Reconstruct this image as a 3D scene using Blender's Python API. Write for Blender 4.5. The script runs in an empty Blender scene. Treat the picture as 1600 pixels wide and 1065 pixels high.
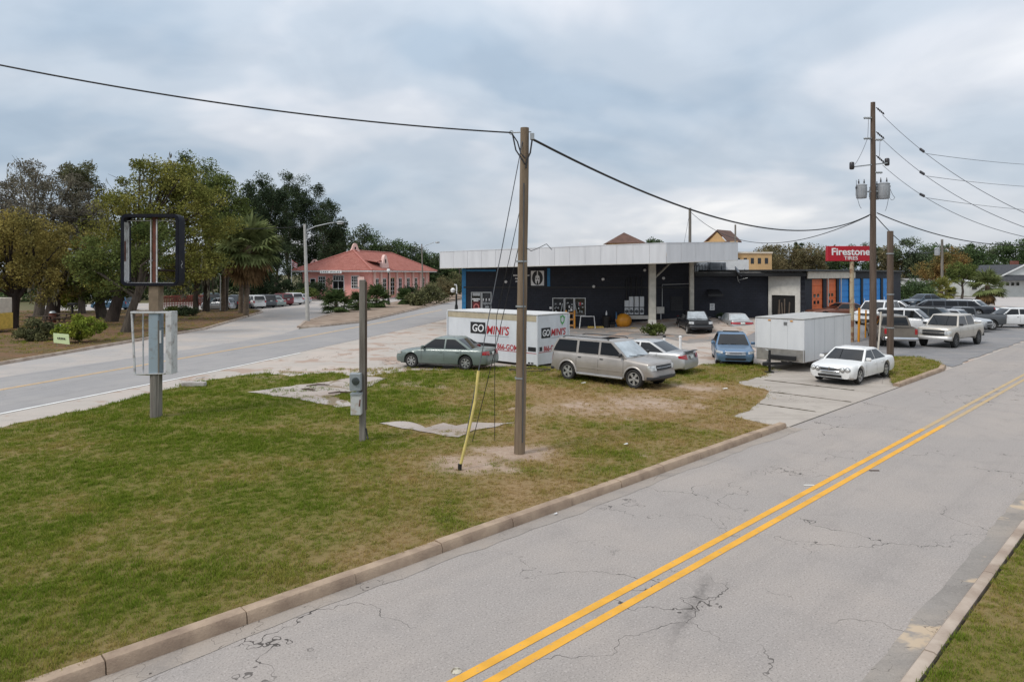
import bpy, bmesh, math, random
import numpy as np
from mathutils import Vector, Matrix

# ------------------------------------------------------------------ camera, sky, sun, exposure
sc = bpy.context.scene
FPX, HORIZ, CAMH = 1067.0, 428.0, 4.5        # focal length in photo pixels, horizon row, camera height
cam_data = bpy.data.cameras.new('camera')
cam = bpy.data.objects.new('camera', cam_data)
sc.collection.objects.link(cam)
cam.location = (0, 0, CAMH)
cam.rotation_euler = (math.radians(90), 0, 0)
cam_data.sensor_width = 36.0
cam_data.lens = 36.0 * FPX / 1600.0
cam_data.shift_y = -(532.5 - HORIZ) / 1600.0
cam_data.clip_start = 0.1
cam_data.clip_end = 5000
sc.camera = cam

sc.render.engine = 'CYCLES'
sc.view_settings.view_transform = 'Standard'
sc.view_settings.look = 'None'
sc.view_settings.gamma = 1.0
sc.view_settings.use_curve_mapping = False
sc.view_settings.exposure = 0.30
sc.cycles.use_denoising = True
sc.cycles.max_bounces = 5
sc.cycles.diffuse_bounces = 3
sc.cycles.glossy_bounces = 2
sc.cycles.transmission_bounces = 3
sc.cycles.transparent_max_bounces = 4
sc.cycles.caustics_reflective = False
sc.cycles.caustics_refractive = False
sc.cycles.sample_clamp_indirect = 4.0

SUN_EL, SUN_AZ = 50.0, 235.0                 # soft light from behind and left of the camera
world = bpy.data.worlds.new('World')
sc.world = world
world.use_nodes = True
def build_world():
    nt = world.node_tree; N = nt.nodes; L = nt.links
    for n in list(N): N.remove(n)
    out = N.new('ShaderNodeOutputWorld'); bg = N.new('ShaderNodeBackground')
    sky = N.new('ShaderNodeTexSky'); sky.sky_type = 'NISHITA'; sky.sun_disc = False
    sky.sun_elevation = math.radians(SUN_EL); sky.sun_rotation = math.radians(SUN_AZ)
    sky.air_density = 1.0; sky.dust_density = 2.0; sky.ozone_density = 1.0
    tc = N.new('ShaderNodeTexCoord')
    sep = N.new('ShaderNodeSeparateXYZ'); L.new(tc.outputs['Generated'], sep.inputs[0])
    # project the view direction on a flat cloud deck
    zc = N.new('ShaderNodeMath'); zc.operation = 'MAXIMUM'; L.new(sep.outputs['Z'], zc.inputs[0]); zc.inputs[1].default_value = 0.0
    za = N.new('ShaderNodeMath'); za.operation = 'ADD'; L.new(zc.outputs[0], za.inputs[0]); za.inputs[1].default_value = 0.30
    comb = N.new('ShaderNodeCombineXYZ')
    for i, ax in enumerate('XY'):
        d = N.new('ShaderNodeMath'); d.operation = 'DIVIDE'
        L.new(sep.outputs[ax], d.inputs[0]); L.new(za.outputs[0], d.inputs[1]); L.new(d.outputs[0], comb.inputs[i])
    def noise(scale, detail, rough, off, stretch=(1, 1, 1)):
        m = N.new('ShaderNodeMapping'); m.inputs['Location'].default_value = off; m.inputs['Scale'].default_value = stretch
        L.new(comb.outputs[0], m.inputs[0])
        n = N.new('ShaderNodeTexNoise'); n.inputs['Scale'].default_value = scale; n.inputs['Detail'].default_value = detail
        n.inputs['Roughness'].default_value = rough; n.inputs['Distortion'].default_value = 0.35
        L.new(m.outputs[0], n.inputs['Vector']); return n.outputs['Fac']
    def ramp(fac, stops):
        r = N.new('ShaderNodeValToRGB'); e = r.color_ramp.elements
        r.color_ramp.interpolation = 'EASE'
        while len(e) < len(stops): e.new(0.5)
        for k, (p, c) in enumerate(stops): e[k].position = p; e[k].color = (*c, 1)
        L.new(fac, r.inputs[0]); return r.outputs[0]
    big = noise(1.0, 4, 0.52, (3.1, 7.7, 0), (1.0, 1.25, 1))
    fine = noise(3.0, 5, 0.55, (11.3, 2.2, 4))
    # overcast deck: grey-blue to white
    deck = ramp(big, [(0.36, (0.455, 0.555, 0.67)), (0.47, (0.58, 0.655, 0.745)), (0.57, (0.75, 0.785, 0.845)), (0.68, (1.0, 1.0, 1.01))])
    shade = ramp(fine, [(0.36, (0.93, 0.94, 0.95)), (0.64, (1.04, 1.035, 1.03))])
    mul = N.new('ShaderNodeMix'); mul.data_type = 'RGBA'; mul.blend_type = 'MULTIPLY'; mul.inputs[0].default_value = 1.0
    L.new(deck, mul.inputs[6]); L.new(shade, mul.inputs[7])
    # clear sky behind the deck at low strength, deck on top
    sk = N.new('ShaderNodeMix'); sk.data_type = 'RGBA'; sk.blend_type = 'MULTIPLY'; sk.inputs[0].default_value = 1.0
    L.new(sky.outputs[0], sk.inputs[6]); sk.inputs[7].default_value = (0.10, 0.10, 0.10, 1)
    mix = N.new('ShaderNodeMix'); mix.data_type = 'RGBA'; mix.inputs[0].default_value = 0.90
    L.new(sk.outputs[2], mix.inputs[6]); L.new(mul.outputs[2], mix.inputs[7])
    # overcast deck: luminance climbs smoothly towards the zenith, as under any even cloud cover
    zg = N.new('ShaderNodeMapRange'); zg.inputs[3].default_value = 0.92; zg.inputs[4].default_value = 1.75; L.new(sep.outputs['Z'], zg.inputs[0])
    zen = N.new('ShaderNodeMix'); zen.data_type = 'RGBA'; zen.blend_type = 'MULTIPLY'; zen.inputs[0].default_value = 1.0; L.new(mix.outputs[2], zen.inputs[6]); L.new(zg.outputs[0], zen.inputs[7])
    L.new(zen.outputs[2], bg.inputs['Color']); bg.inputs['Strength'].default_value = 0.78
    L.new(bg.outputs[0], out.inputs[0])
build_world()

sun_data = bpy.data.lights.new('sun', 'SUN')
sun_data.energy = 1.5; sun_data.angle = math.radians(14); sun_data.color = (1.0, 0.96, 0.90)
sun = bpy.data.objects.new('sun', sun_data); sc.collection.objects.link(sun)
_az, _el = math.radians(SUN_AZ), math.radians(SUN_EL)
_sd = Vector((math.sin(_az) * math.cos(_el), math.cos(_az) * math.cos(_el), math.sin(_el)))
sun.rotation_euler = _sd.to_track_quat('Z', 'Y').to_euler()

# ------------------------------------------------------------------ helpers
random.seed(7); RNG = np.random.default_rng(7)
COL = sc.collection
V = Vector

def G(px, py, z=0.0):
    """photo pixel -> point on the horizontal plane at height z"""
    Y = (CAMH - z) * FPX / (py - HORIZ)
    return V(((px - 800.0) / FPX * Y, Y, z))
def P(px, py, Y):
    """photo pixel at known distance -> point"""
    return V(((px - 800.0) / FPX * Y, Y, CAMH - (py - HORIZ) / FPX * Y))
RD = V((0.715, 0.699)); RD.normalize()       # direction of the near road
RN = V((-RD.y, RD.x))
def UV2(u, v, z=0.0):
    p = RD * u + RN * v
    return V((p.x, p.y, z))
def uv_of(x, y): return (RD.x * x + RD.y * y, RN.x * x + RN.y * y)
def sstep(a, b, x):
    t = np.clip((np.asarray(x, float) - a) / (b - a), 0, 1); return t * t * (3 - 2 * t)
def zlot(x, y):
    """lot height: the apron in front of the repair bays rises a little"""
    u, v = RD.x * x + RD.y * y, RN.x * x + RN.y * y
    return 0.85 * sstep(12.5, 19, v) * sstep(44, 52, u) * (1 - sstep(97, 108, u))
def zlawn(x, y):
    u, v = RD.x * x + RD.y * y, RN.x * x + RN.y * y
    return 0.03 + (0.105 - 0.105 * sstep(9.4, 17.0, v)) * (1 - sstep(16.0, 20.0, u))
def GL(px, py):
    p = G(px, py, 0.05)
    for _ in range(4): p = G(px, py, float(zlawn(p.x, p.y)))
    return p
def GZ(px, py):
    p = G(px, py, 0)
    for _ in range(8): p = G(px, py, 0.5 * p.z + 0.5 * float(zlot(p.x, p.y)))
    return p

def _hash(ix, iy, seed):
    h = (ix.astype(np.int64) * 374761393 + iy.astype(np.int64) * 668265263 + seed * 144665) & 0x7fffffff
    h = ((h ^ (h >> 13)) * 1274126177) & 0x7fffffff
    return ((h ^ (h >> 16)) & 0xffff) / 65535.0
def vnoise(x, y, seed=0):
    x = np.asarray(x, float); y = np.asarray(y, float)
    ix, iy = np.floor(x), np.floor(y); fx, fy = x - ix, y - iy
    fx = fx * fx * (3 - 2 * fx); fy = fy * fy * (3 - 2 * fy)
    a = _hash(ix, iy, seed); b = _hash(ix + 1, iy, seed); c = _hash(ix, iy + 1, seed); d = _hash(ix + 1, iy + 1, seed)
    return (a * (1 - fx) + b * fx) * (1 - fy) + (c * (1 - fx) + d * fx) * fy
def fbm(x, y, seed=0, o=4):
    s = 0; a = 0.5; t = 0
    for k in range(o):
        s = s + a * vnoise(x * 2 ** k, y * 2 ** k, seed + k * 17); t += a; a *= 0.5
    return s / t

class MB:
    """collects geometry, build() links it as one mesh object"""
    def __init__(s): s.v = []; s.f = []
    def add(s, verts, faces):
        o = len(s.v); s.v += [tuple(p) for p in verts]; s.f += [tuple(i + o for i in f) for f in faces]; return s
    def box(s, a, b):
        x0, y0, z0 = (min(a[i], b[i]) for i in range(3)); x1, y1, z1 = (max(a[i], b[i]) for i in range(3))
        return s.add([(x0,y0,z0),(x1,y0,z0),(x1,y1,z0),(x0,y1,z0),(x0,y0,z1),(x1,y0,z1),(x1,y1,z1),(x0,y1,z1)],
                     [(0,3,2,1),(4,5,6,7),(0,1,5,4),(1,2,6,5),(2,3,7,6),(3,0,4,7)])
    def cbox(s, c, d): return s.box([c[i]-d[i]/2 for i in range(3)], [c[i]+d[i]/2 for i in range(3)])
    def bar(s, p, q, w, h=None, up=(0,0,1)):
        """box beam from p to q"""
        h = h or w; p = V(p); q = V(q); d = (q-p).normalized(); u = V(up)
        if abs(d.dot(u)) > 0.98: u = V((0,1,0))
        r = d.cross(u).normalized()*w/2; t = r.cross(d).normalized()*h/2
        vs = [p-r-t,p+r-t,p+r+t,p-r+t,q-r-t,q+r-t,q+r+t,q-r+t]
        return s.add(vs, [(0,3,2,1),(4,5,6,7),(0,1,5,4),(1,2,6,5),(2,3,7,6),(3,0,4,7)])
    def tube(s, pts, r, n=8, caps=True):
        pts = [V(p) for p in pts]; rs = r if isinstance(r, (list, tuple)) else [r]*len(pts)
        rings = []; prev = None; o = len(s.v)
        for i, p in enumerate(pts):
            d = (pts[min(i+1,len(pts)-1)] - pts[max(i-1,0)]).normalized()
            if prev is None:
                a = d.cross(V((0,0,1)) if abs(d.z) < 0.9 else V((0,1,0))).normalized()
            else:
                a = (prev - d*prev.dot(d)).normalized()
            prev = a; b = d.cross(a)
            for k in range(n):
                t = 2*math.pi*k/n; s.v.append(tuple(p + (a*math.cos(t)+b*math.sin(t))*rs[i]))
        for i in range(len(pts)-1):
            for k in range(n):
                s.f.append((o+i*n+k, o+i*n+(k+1)%n, o+(i+1)*n+(k+1)%n, o+(i+1)*n+k))
        if caps:
            s.f.append(tuple(o+k for k in reversed(range(n)))); m = o+(len(pts)-1)*n; s.f.append(tuple(m+k for k in range(n)))
        return s
    def lathe(s, prof, c=(0,0,0), axis='z', n=16, closed=False):
        """prof: list of (radius, height)"""
        o = len(s.v); m = len(prof)
        for k in range(n):
            t = 2*math.pi*k/n; ct, st = math.cos(t), math.sin(t)
            for r, h in prof:
                if axis == 'z': p = (c[0]+r*ct, c[1]+r*st, c[2]+h)
                elif axis == 'y': p = (c[0]+r*ct, c[1]+h, c[2]+r*st)
                else: p = (c[0]+h, c[1]+r*ct, c[2]+r*st)
                s.v.append(p)
        for k in range(n):
            a = o+k*m; b = o+((k+1)%n)*m
            for j in range(m-1): s.f.append((a+j, b+j, b+j+1, a+j+1))
            if closed: s.f.append((a+m-1, b+m-1, b, a))
        return s
    def prism(s, pts, z0, z1):
        n = len(pts); o = len(s.v)
        s.v += [(p[0],p[1],z0) for p in pts] + [(p[0],p[1],z1) for p in pts]
        s.f.append(tuple(o+i for i in reversed(range(n)))); s.f.append(tuple(o+n+i for i in range(n)))
        for i in range(n): j=(i+1)%n; s.f.append((o+i,o+j,o+n+j,o+n+i))
        return s
    def slab(s, pts, nrm, t):
        """flat polygon with thickness along nrm"""
        n = len(pts); o = len(s.v); d = V(nrm).normalized()*t
        s.v += [tuple(V(p)) for p in pts] + [tuple(V(p)+d) for p in pts]
        s.f.append(tuple(o+i for i in reversed(range(n)))); s.f.append(tuple(o+n+i for i in range(n)))
        for i in range(n): j=(i+1)%n; s.f.append((o+i,o+j,o+n+j,o+n+i))
        return s
    def grid(s, rows):
        """rows of points -> quads"""
        o = len(s.v); m = len(rows[0])
        for r in rows: s.v += [tuple(p) for p in r]
        for i in range(len(rows)-1):
            for j in range(m-1): s.f.append((o+i*m+j, o+i*m+j+1, o+(i+1)*m+j+1, o+(i+1)*m+j))
        return s
    def mesh(s, name, smooth=None, bevel=0, fix=True):
        me = bpy.data.meshes.new(name); me.from_pydata(s.v, [], s.f)
        if fix or bevel:
            bm = bmesh.new(); bm.from_mesh(me)
            if bevel:
                bmesh.ops.bevel(bm, geom=[e for e in bm.edges if len(e.link_faces)==2 and e.calc_face_angle(0) > 0.5], offset=bevel, segments=1, affect='EDGES', clamp_overlap=True)
            if fix: bmesh.ops.recalc_face_normals(bm, faces=bm.faces)
            bm.to_mesh(me); bm.free()
        if smooth is not None:
            me.polygons.foreach_set('use_smooth', [True]*len(me.polygons)); me.set_sharp_from_angle(angle=math.radians(smooth))
        return me
    def build(s, name, m, parent=None, smooth=None, bevel=0, fix=True, label=None):
        me = s.mesh(name, smooth, bevel, fix)
        return link(name, me, m, parent, label)
def link(name, me, m=None, parent=None, label=None):
    if m is not None and not me.materials: me.materials.append(m)
    o = bpy.data.objects.new(name, me); COL.objects.link(o)
    if parent is not None: o.parent = parent
    if label: o['label'] = label
    return o
def tag(o, label=None, cat=None, group=None, kind=None):
    if label: o['label'] = label
    if cat: o['category'] = cat
    if group: o['group'] = group
    if kind: o['kind'] = kind
    return o
def thing(name, label, cat, loc=(0,0,0), rz=0.0, group=None):
    o = bpy.data.objects.new(name, None); COL.objects.link(o)
    o.location = loc; o.rotation_euler = (0,0,rz); o.empty_display_size = 0.3
    return tag(o, label, cat, group)
def copy_tree(o, parent=None):
    c = o.copy(); COL.objects.link(c); c.parent = parent
    for ch in list(o.children): copy_tree(ch, c)
    return c

# ------------------------------------------------------------------ materials
def node_mat(name):
    m = bpy.data.materials.new(name); m.use_nodes = True
    nt = m.node_tree; b = nt.nodes['Principled BSDF']
    return m, nt, nt.nodes, nt.links, b
def srgb(r, g, b):
    f = lambda c: ((c/255.0)/12.92 if c/255.0 <= 0.04045 else (((c/255.0)+0.055)/1.055)**2.4)
    return (f(r), f(g), f(b))
_mats = {}
def M(name, c, rough=0.6, var=0.12, scale=3.0, metal=0.0, bump=0.0, bscale=None, c2=None, lo=0.35, hi=0.65, coat=0.0, spec=0.5, stretch=(1,1,1), detail=5, island=0.0):
    """painted / raw surface: base colour varied by noise towards c2 (or darker), optional bump"""
    if name in _mats: return _mats[name]
    m, nt, N, L, b = node_mat(name); _mats[name] = m
    tc = N.new('ShaderNodeTexCoord'); mp = N.new('ShaderNodeMapping'); mp.inputs['Scale'].default_value = stretch
    L.new(tc.outputs['Object'], mp.inputs[0])
    n = N.new('ShaderNodeTexNoise'); n.inputs['Scale'].default_value = scale; n.inputs['Detail'].default_value = detail; n.inputs['Roughness'].default_value = 0.6
    L.new(mp.outputs[0], n.inputs['Vector'])
    r = N.new('ShaderNodeValToRGB'); e = r.color_ramp.elements
    cc = c2 if c2 else tuple(x*(1-var) for x in c)
    ca = c if c2 else tuple(min(1, x*(1+var*0.6)) for x in c)
    e[0].position = lo; e[0].color = (*cc, 1); e[1].position = hi; e[1].color = (*ca, 1)
    L.new(n.outputs['Fac'], r.inputs[0])
    col = r.outputs[0]
    if island:
        g = N.new('ShaderNodeNewGeometry'); mr = N.new('ShaderNodeMapRange'); mr.inputs[3].default_value = 1-island; mr.inputs[4].default_value = 1+island
        L.new(g.outputs['Random Per Island'], mr.inputs[0])
        mx = N.new('ShaderNodeMix'); mx.data_type = 'RGBA'; mx.blend_type = 'MULTIPLY'; mx.inputs[0].default_value = 1
        L.new(col, mx.inputs[6]); L.new(mr.outputs[0], mx.inputs[7]); col = mx.outputs[2]
    L.new(col, b.inputs['Base Color'])
    b.inputs['Roughness'].default_value = rough; b.inputs['Metallic'].default_value = metal
    b.inputs['Specular IOR Level'].default_value = spec
    if coat: b.inputs['Coat Weight'].default_value = coat; b.inputs['Coat Roughness'].default_value = 0.06
    if bump:
        n2 = N.new('ShaderNodeTexNoise'); n2.inputs['Scale'].default_value = bscale or scale*6; n2.inputs['Detail'].default_value = 4
        L.new(mp.outputs[0], n2.inputs['Vector'])
        bp = N.new('ShaderNodeBump'); bp.inputs['Strength'].default_value = bump; bp.inputs['Distance'].default_value = 0.02
        L.new(n2.outputs['Fac'], bp.inputs['Height']); L.new(bp.outputs[0], b.inputs['Normal'])
    return m
# ------------------------------------------------------------------ ground materials
def mixrgb(N, L, a, b, fac, blend='MIX'):
    mx = N.new('ShaderNodeMix'); mx.data_type = 'RGBA'; mx.blend_type = blend
    for sock, val in ((6, a), (7, b), (0, fac)):
        if isinstance(val, (int, float)): mx.inputs[sock].default_value = val
        elif isinstance(val, tuple): mx.inputs[sock].default_value = (*val, 1)
        else: L.new(val, mx.inputs[sock])
    return mx.outputs[2]
def nz(N, L, vec, scale, detail=5, rough=0.6, dist=0.0):
    n = N.new('ShaderNodeTexNoise'); n.inputs['Scale'].default_value = scale; n.inputs['Detail'].default_value = detail
    n.inputs['Roughness'].default_value = rough; n.inputs['Distortion'].default_value = dist
    L.new(vec, n.inputs['Vector']); return n.outputs['Fac']
def mrange(N, L, fac, a, b, c=0.0, d=1.0):
    m = N.new('ShaderNodeMapRange'); m.inputs[1].default_value = a; m.inputs[2].default_value = b; m.inputs[3].default_value = c; m.inputs[4].default_value = d
    L.new(fac, m.inputs[0]); return m.outputs[0]
def math2(N, L, op, a, b):
    m = N.new('ShaderNodeMath'); m.operation = op
    for i, v in enumerate((a, b)):
        if isinstance(v, (int, float)): m.inputs[i].default_value = v
        else: L.new(v, m.inputs[i])
    return m.outputs[0]
def pavement(name, base, warm, dark, crack=1.0, crack_scale=0.35, speck=0.35, stain=0.5, patch=None, rough=0.9, rot=0.0, smear=None):
    m, nt, N, L, b = node_mat(name)
    tc = N.new('ShaderNodeTexCoord'); mp = N.new('ShaderNodeMapping'); mp.inputs['Rotation'].default_value = (0, 0, rot)
    L.new(tc.outputs['Object'], mp.inputs[0]); vec = mp.outputs[0]
    col = mixrgb(N, L, base, warm, mrange(N, L, nz(N, L, vec, 0.35, 4), 0.42, 0.66))
    col = mixrgb(N, L, col, tuple(x*0.80 for x in base), math2(N, L, 'MULTIPLY', mrange(N, L, nz(N, L, vec, 1.3, 6, 0.65), 0.52, 0.72), stain))
    # long wear streaks along the traffic
    ms = N.new('ShaderNodeMapping'); ms.inputs['Scale'].default_value = (0.06, 1.6, 1); L.new(vec, ms.inputs[0])
    col = mixrgb(N, L, col, tuple(x*0.82 for x in base), math2(N, L, 'MULTIPLY', mrange(N, L, nz(N, L, ms.outputs[0], 1.0, 3), 0.5, 0.75), stain))
    # aggregate specks
    col = mixrgb(N, L, col, tuple(x*0.45 for x in base), math2(N, L, 'MULTIPLY', mrange(N, L, nz(N, L, vec, 42, 2), 0.53, 0.68), speck))
    col = mixrgb(N, L, col, tuple(min(1, x*1.45) for x in base), math2(N, L, 'MULTIPLY', mrange(N, L, nz(N, L, vec, 30, 2), 0.56, 0.70), speck))
    for (ax_, ay_), (bx_, by_), wid_ in (smear or ()):
        # dark drag mark: distance to a line, broken up by noise
        dx_, dy_ = bx_-ax_, by_-ay_; ln_ = math.hypot(dx_, dy_); dx_, dy_ = dx_/ln_, dy_/ln_
        sp = N.new('ShaderNodeSeparateXYZ'); L.new(tc.outputs['Object'], sp.inputs[0])
        rx, ry = math2(N, L, 'SUBTRACT', sp.outputs[0], ax_), math2(N, L, 'SUBTRACT', sp.outputs[1], ay_)
        along = math2(N, L, 'ADD', math2(N, L, 'MULTIPLY', rx, dx_), math2(N, L, 'MULTIPLY', ry, dy_)); perp = math2(N, L, 'ABSOLUTE', math2(N, L, 'SUBTRACT', math2(N, L, 'MULTIPLY', rx, dy_), math2(N, L, 'MULTIPLY', ry, dx_)), 0)
        perp = math2(N, L, 'ADD', perp, mrange(N, L, nz(N, L, vec, 6, 4), .3, .7, -wid_*.5, wid_*.5))
        k_ = math2(N, L, 'MULTIPLY', mrange(N, L, perp, 0.0, wid_, 1, 0), math2(N, L, 'MULTIPLY', mrange(N, L, along, 0, ln_*.5), mrange(N, L, along, ln_*.8, ln_, 1, 0)))
        k_ = math2(N, L, 'MULTIPLY', k_, mrange(N, L, nz(N, L, vec, 14, 4, .7), .35, .6, .25, .8))
        col = mixrgb(N, L, col, tuple(x*0.42 for x in base), k_)
    if patch:
        col = mixrgb(N, L, col, patch, mrange(N, L, nz(N, L, vec, 0.55, 5, 0.6, 0.6), 0.545, 0.58))
    if crack:
        wn = N.new('ShaderNodeTexNoise'); wn.inputs['Scale'].default_value = 0.9; wn.inputs['Detail'].default_value = 4; wn.inputs['Roughness'].default_value = 0.56; L.new(vec, wn.inputs['Vector'])
        sub = N.new('ShaderNodeVectorMath'); sub.operation = 'SUBTRACT'; L.new(wn.outputs['Color'], sub.inputs[0]); sub.inputs[1].default_value = (0.5, 0.5, 0.5)
        scl = N.new('ShaderNodeVectorMath'); scl.operation = 'SCALE'; L.new(sub.outputs[0], scl.inputs[0]); scl.inputs['Scale'].default_value = 2.2
        add = N.new('ShaderNodeVectorMath'); add.operation = 'ADD'; L.new(vec, add.inputs[0]); L.new(scl.outputs[0], add.inputs[1])
        vo = N.new('ShaderNodeTexVoronoi'); vo.feature = 'DISTANCE_TO_EDGE'; vo.inputs['Scale'].default_value = crack_scale; L.new(add.outputs[0], vo.inputs['Vector'])
        wid = mrange(N, L, nz(N, L, vec, 2.3, 3), 0.35, 0.75, 0.001, 0.0055)
        ln = math2(N, L, 'LESS_THAN', vo.outputs['Distance'], wid)
        mask = mrange(N, L, nz(N, L, vec, 0.28, 3), 0.45, 0.56)
        ln = math2(N, L, 'MULTIPLY', ln, math2(N, L, 'MULTIPLY', mask, crack))
        col = mixrgb(N, L, col, dark, ln)
    L.new(col, b.inputs['Base Color']); b.inputs['Roughness'].default_value = rough; b.inputs['Specular IOR Level'].default_value = 0.25
    bp = N.new('ShaderNodeBump'); bp.inputs['Strength'].default_value = 0.35; bp.inputs['Distance'].default_value = 0.01
    L.new(nz(N, L, vec, 45, 3), bp.inputs['Height']); L.new(bp.outputs[0], b.inputs['Normal'])
    return m
ROT = -math.atan2(RD.y, RD.x)
_s0, _s1 = G(1032, 1035), G(1112, 895)
mat_road = pavement('road_asphalt', (0.318, 0.286, 0.262), (0.355, 0.312, 0.278), (0.05, 0.043, 0.038), 0.9, 0.33, rot=ROT, speck=0.6, smear=[((_s0.x, _s0.y), (_s1.x, _s1.y), 0.13)])
mat_hwy = pavement('highway_asphalt', (0.285, 0.272, 0.265), (0.325, 0.305, 0.29), (0.10, 0.10, 0.10), 0.35, 0.25, speck=0.2, rot=-1.28)
mat_lot = pavement('lot_concrete', (0.42, 0.375, 0.33), (0.47, 0.40, 0.345), (0.07, 0.055, 0.045), 0.95, 0.16, speck=0.2, patch=(0.36, 0.27, 0.215))
mat_lot_grey = pavement('lot_asphalt', (0.22, 0.215, 0.215), (0.275, 0.255, 0.24), (0.06, 0.055, 0.05), 0.6, 0.5, speck=0.5, stain=0.8)
mat_apron = pavement('apron_asphalt', (0.215, 0.205, 0.195), (0.30, 0.265, 0.235), (0.05, 0.045, 0.04), 0.7, 0.4, speck=0.3, stain=0.9, patch=(0.36, 0.265, 0.205))
mat_drive = pavement('drive_asphalt', (0.36, 0.335, 0.315), (0.44, 0.38, 0.33), (0.10, 0.08, 0.07), 0.5, 0.3, speck=0.25, stain=0.5)
mat_slab = pavement('driveway_concrete', (0.375, 0.33, 0.285), (0.42, 0.375, 0.325), (0.06, 0.05, 0.04), 0.7, 0.35, speck=0.25, stain=0.9)
mat_oldslab = pavement('old_slab_concrete', (0.42, 0.37, 0.33), (0.34, 0.265, 0.215), (0.08, 0.06, 0.05), 1.0, 0.7, speck=0.4, stain=1.0, patch=(0.22, 0.17, 0.11))
mat_kerb = M('kerb_concrete', (0.40, 0.30, 0.215), 0.9, scale=2.2, c2=(0.23, 0.165, 0.12), lo=0.30, hi=0.62, bump=0.5, bscale=40, spec=0.2, detail=8)
mat_kerb_far = M('kerb_concrete_pale', (0.46, 0.38, 0.31), 0.9, scale=1.5, c2=(0.30, 0.23, 0.18), bump=0.3, bscale=30, spec=0.2)
mat_gutter = pavement('gutter_concrete', (0.30, 0.265, 0.235), (0.345, 0.29, 0.24), (0.05, 0.04, 0.035), 0.9, 0.8, speck=0.3, stain=1.0)
mat_gutter2 = pavement('gutter_patched', (0.27, 0.245, 0.22), (0.33, 0.285, 0.24), (0.05, 0.04, 0.035), 1.0, 1.1, speck=0.3, stain=1.0, patch=(0.47, 0.37, 0.265))
def paint_mat(name, c, under, wear_lo, wear_hi):
    m, nt, N, L, b = node_mat(name)
    tc = N.new('ShaderNodeTexCoord'); vec = tc.outputs['Object']
    w = mrange(N, L, nz(N, L, vec, 9, 6, 0.7), wear_lo, wear_hi)
    c1 = mixrgb(N, L, c, tuple(x*0.8 for x in c), mrange(N, L, nz(N, L, vec, 2.0, 4), 0.4, 0.7))
    L.new(mixrgb(N, L, c1, under, w), b.inputs['Base Color']); b.inputs['Roughness'].default_value = 0.8
    return m
mat_yellow = paint_mat('yellow_paint', (0.72, 0.36, 0.035), (0.30, 0.26, 0.20), 0.58, 0.70)
mat_yellow_old = paint_mat('yellow_paint_faded', (0.52, 0.34, 0.13), (0.33, 0.30, 0.26), 0.38, 0.72)
mat_yellow_hwy = paint_mat('yellow_paint_highway', (0.55, 0.36, 0.17), (0.32, 0.31, 0.30), 0.42, 0.75)
mat_white_line = paint_mat('white_paint_line', (0.74, 0.73, 0.70), (0.34, 0.33, 0.31), 0.55, 0.75)

# ------------------------------------------------------------------ sheets
def sheet(name, pts, m, zf=None, z=0.0, step=None, kind='structure', parent=None, attr=None):
    bm = bmesh.new(); vs = [bm.verts.new((p[0], p[1], 0)) for p in pts]; bm.faces.new(vs)
    bmesh.ops.recalc_face_normals(bm, faces=bm.faces)
    if bm.faces[:][0].normal.z < 0: bmesh.ops.reverse_faces(bm, faces=bm.faces)
    if step:
        xs = [p[0] for p in pts]; ys = [p[1] for p in pts]
        for a, lo, hi in ((0, min(xs), max(xs)), (1, min(ys), max(ys))):
            t = math.floor(lo/step)*step + step
            while t < hi:
                no = (1,0,0) if a == 0 else (0,1,0); co = (t,0,0) if a == 0 else (0,t,0)
                bmesh.ops.bisect_plane(bm, geom=bm.verts[:]+bm.edges[:]+bm.faces[:], plane_co=co, plane_no=no, dist=1e-5); t += step
    else:
        bmesh.ops.triangulate(bm, faces=bm.faces[:])
    me = bpy.data.meshes.new(name); bm.to_mesh(me); bm.free()
    n = len(me.vertices); co = np.empty(n*3); me.vertices.foreach_get('co', co); co = co.reshape(-1, 3)
    co[:, 2] = z + (zf(co[:, 0], co[:, 1]) if zf else 0); me.vertices.foreach_set('co', co.ravel())
    if attr:
        for an, fn in attr.items():
            a = me.attributes.new(an, 'FLOAT', 'POINT'); a.data.foreach_set('value', fn(co[:, 0], co[:, 1]).astype(np.float32))
    me.update()
    o = link(name, me, m, parent)
    if parent is None: tag(o, kind=kind)
    return o
def ptsG(l): return [G(*p) for p in l]

mat_earth = M('far_ground_soil', (0.16, 0.135, 0.075), 0.95, scale=0.12, c2=(0.085, 0.085, 0.04), spec=0.1)
sheet('ground', [(-2500, -300), (2500, -300), (2500, 3200), (-2500, 3200)], mat_earth, z=-0.05)

# lot between the highway and the road
near_edge = [(-300, 706), (0, 646), (320, 582), (473, 549), (611, 519), (680, 503), (740, 486)]
far_edge = [(800, 462), (720, 468), (687, 475), (562, 503.6), (500, 510), (466, 514), (440, 522), (320, 542), (0, 589.6), (-300, 634)]
lot_pts = [(p.x, p.y) for p in ptsG(near_edge)] + [(-2, 100), (10, 120), (70, 120)] + [(UV2(u, 8.64).x, UV2(u, 8.64).y) for u in (118, 60, 20, -12)]
sheet('parking_lot', lot_pts, mat_lot, zf=zlot, z=-0.004, step=1.0)
hw = [(p.x, p.y) for p in ptsG(near_edge[:-1])] + [(p.x, p.y) for p in (G(745, 484), G(860, 458))] + [(p.x, p.y) for p in ptsG(far_edge)]
sheet('highway', hw, mat_hwy, z=0.004)
def strip(name, a, b, w, m, z, parent=None, kind='structure'):
    a = V((a[0], a[1])); b = V((b[0], b[1])); d = (b-a).normalized(); n = V((-d.y, d.x))*w/2
    return sheet(name, [a-n, b-n, b+n, a+n], m, z=z, parent=parent, kind=kind)
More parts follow.
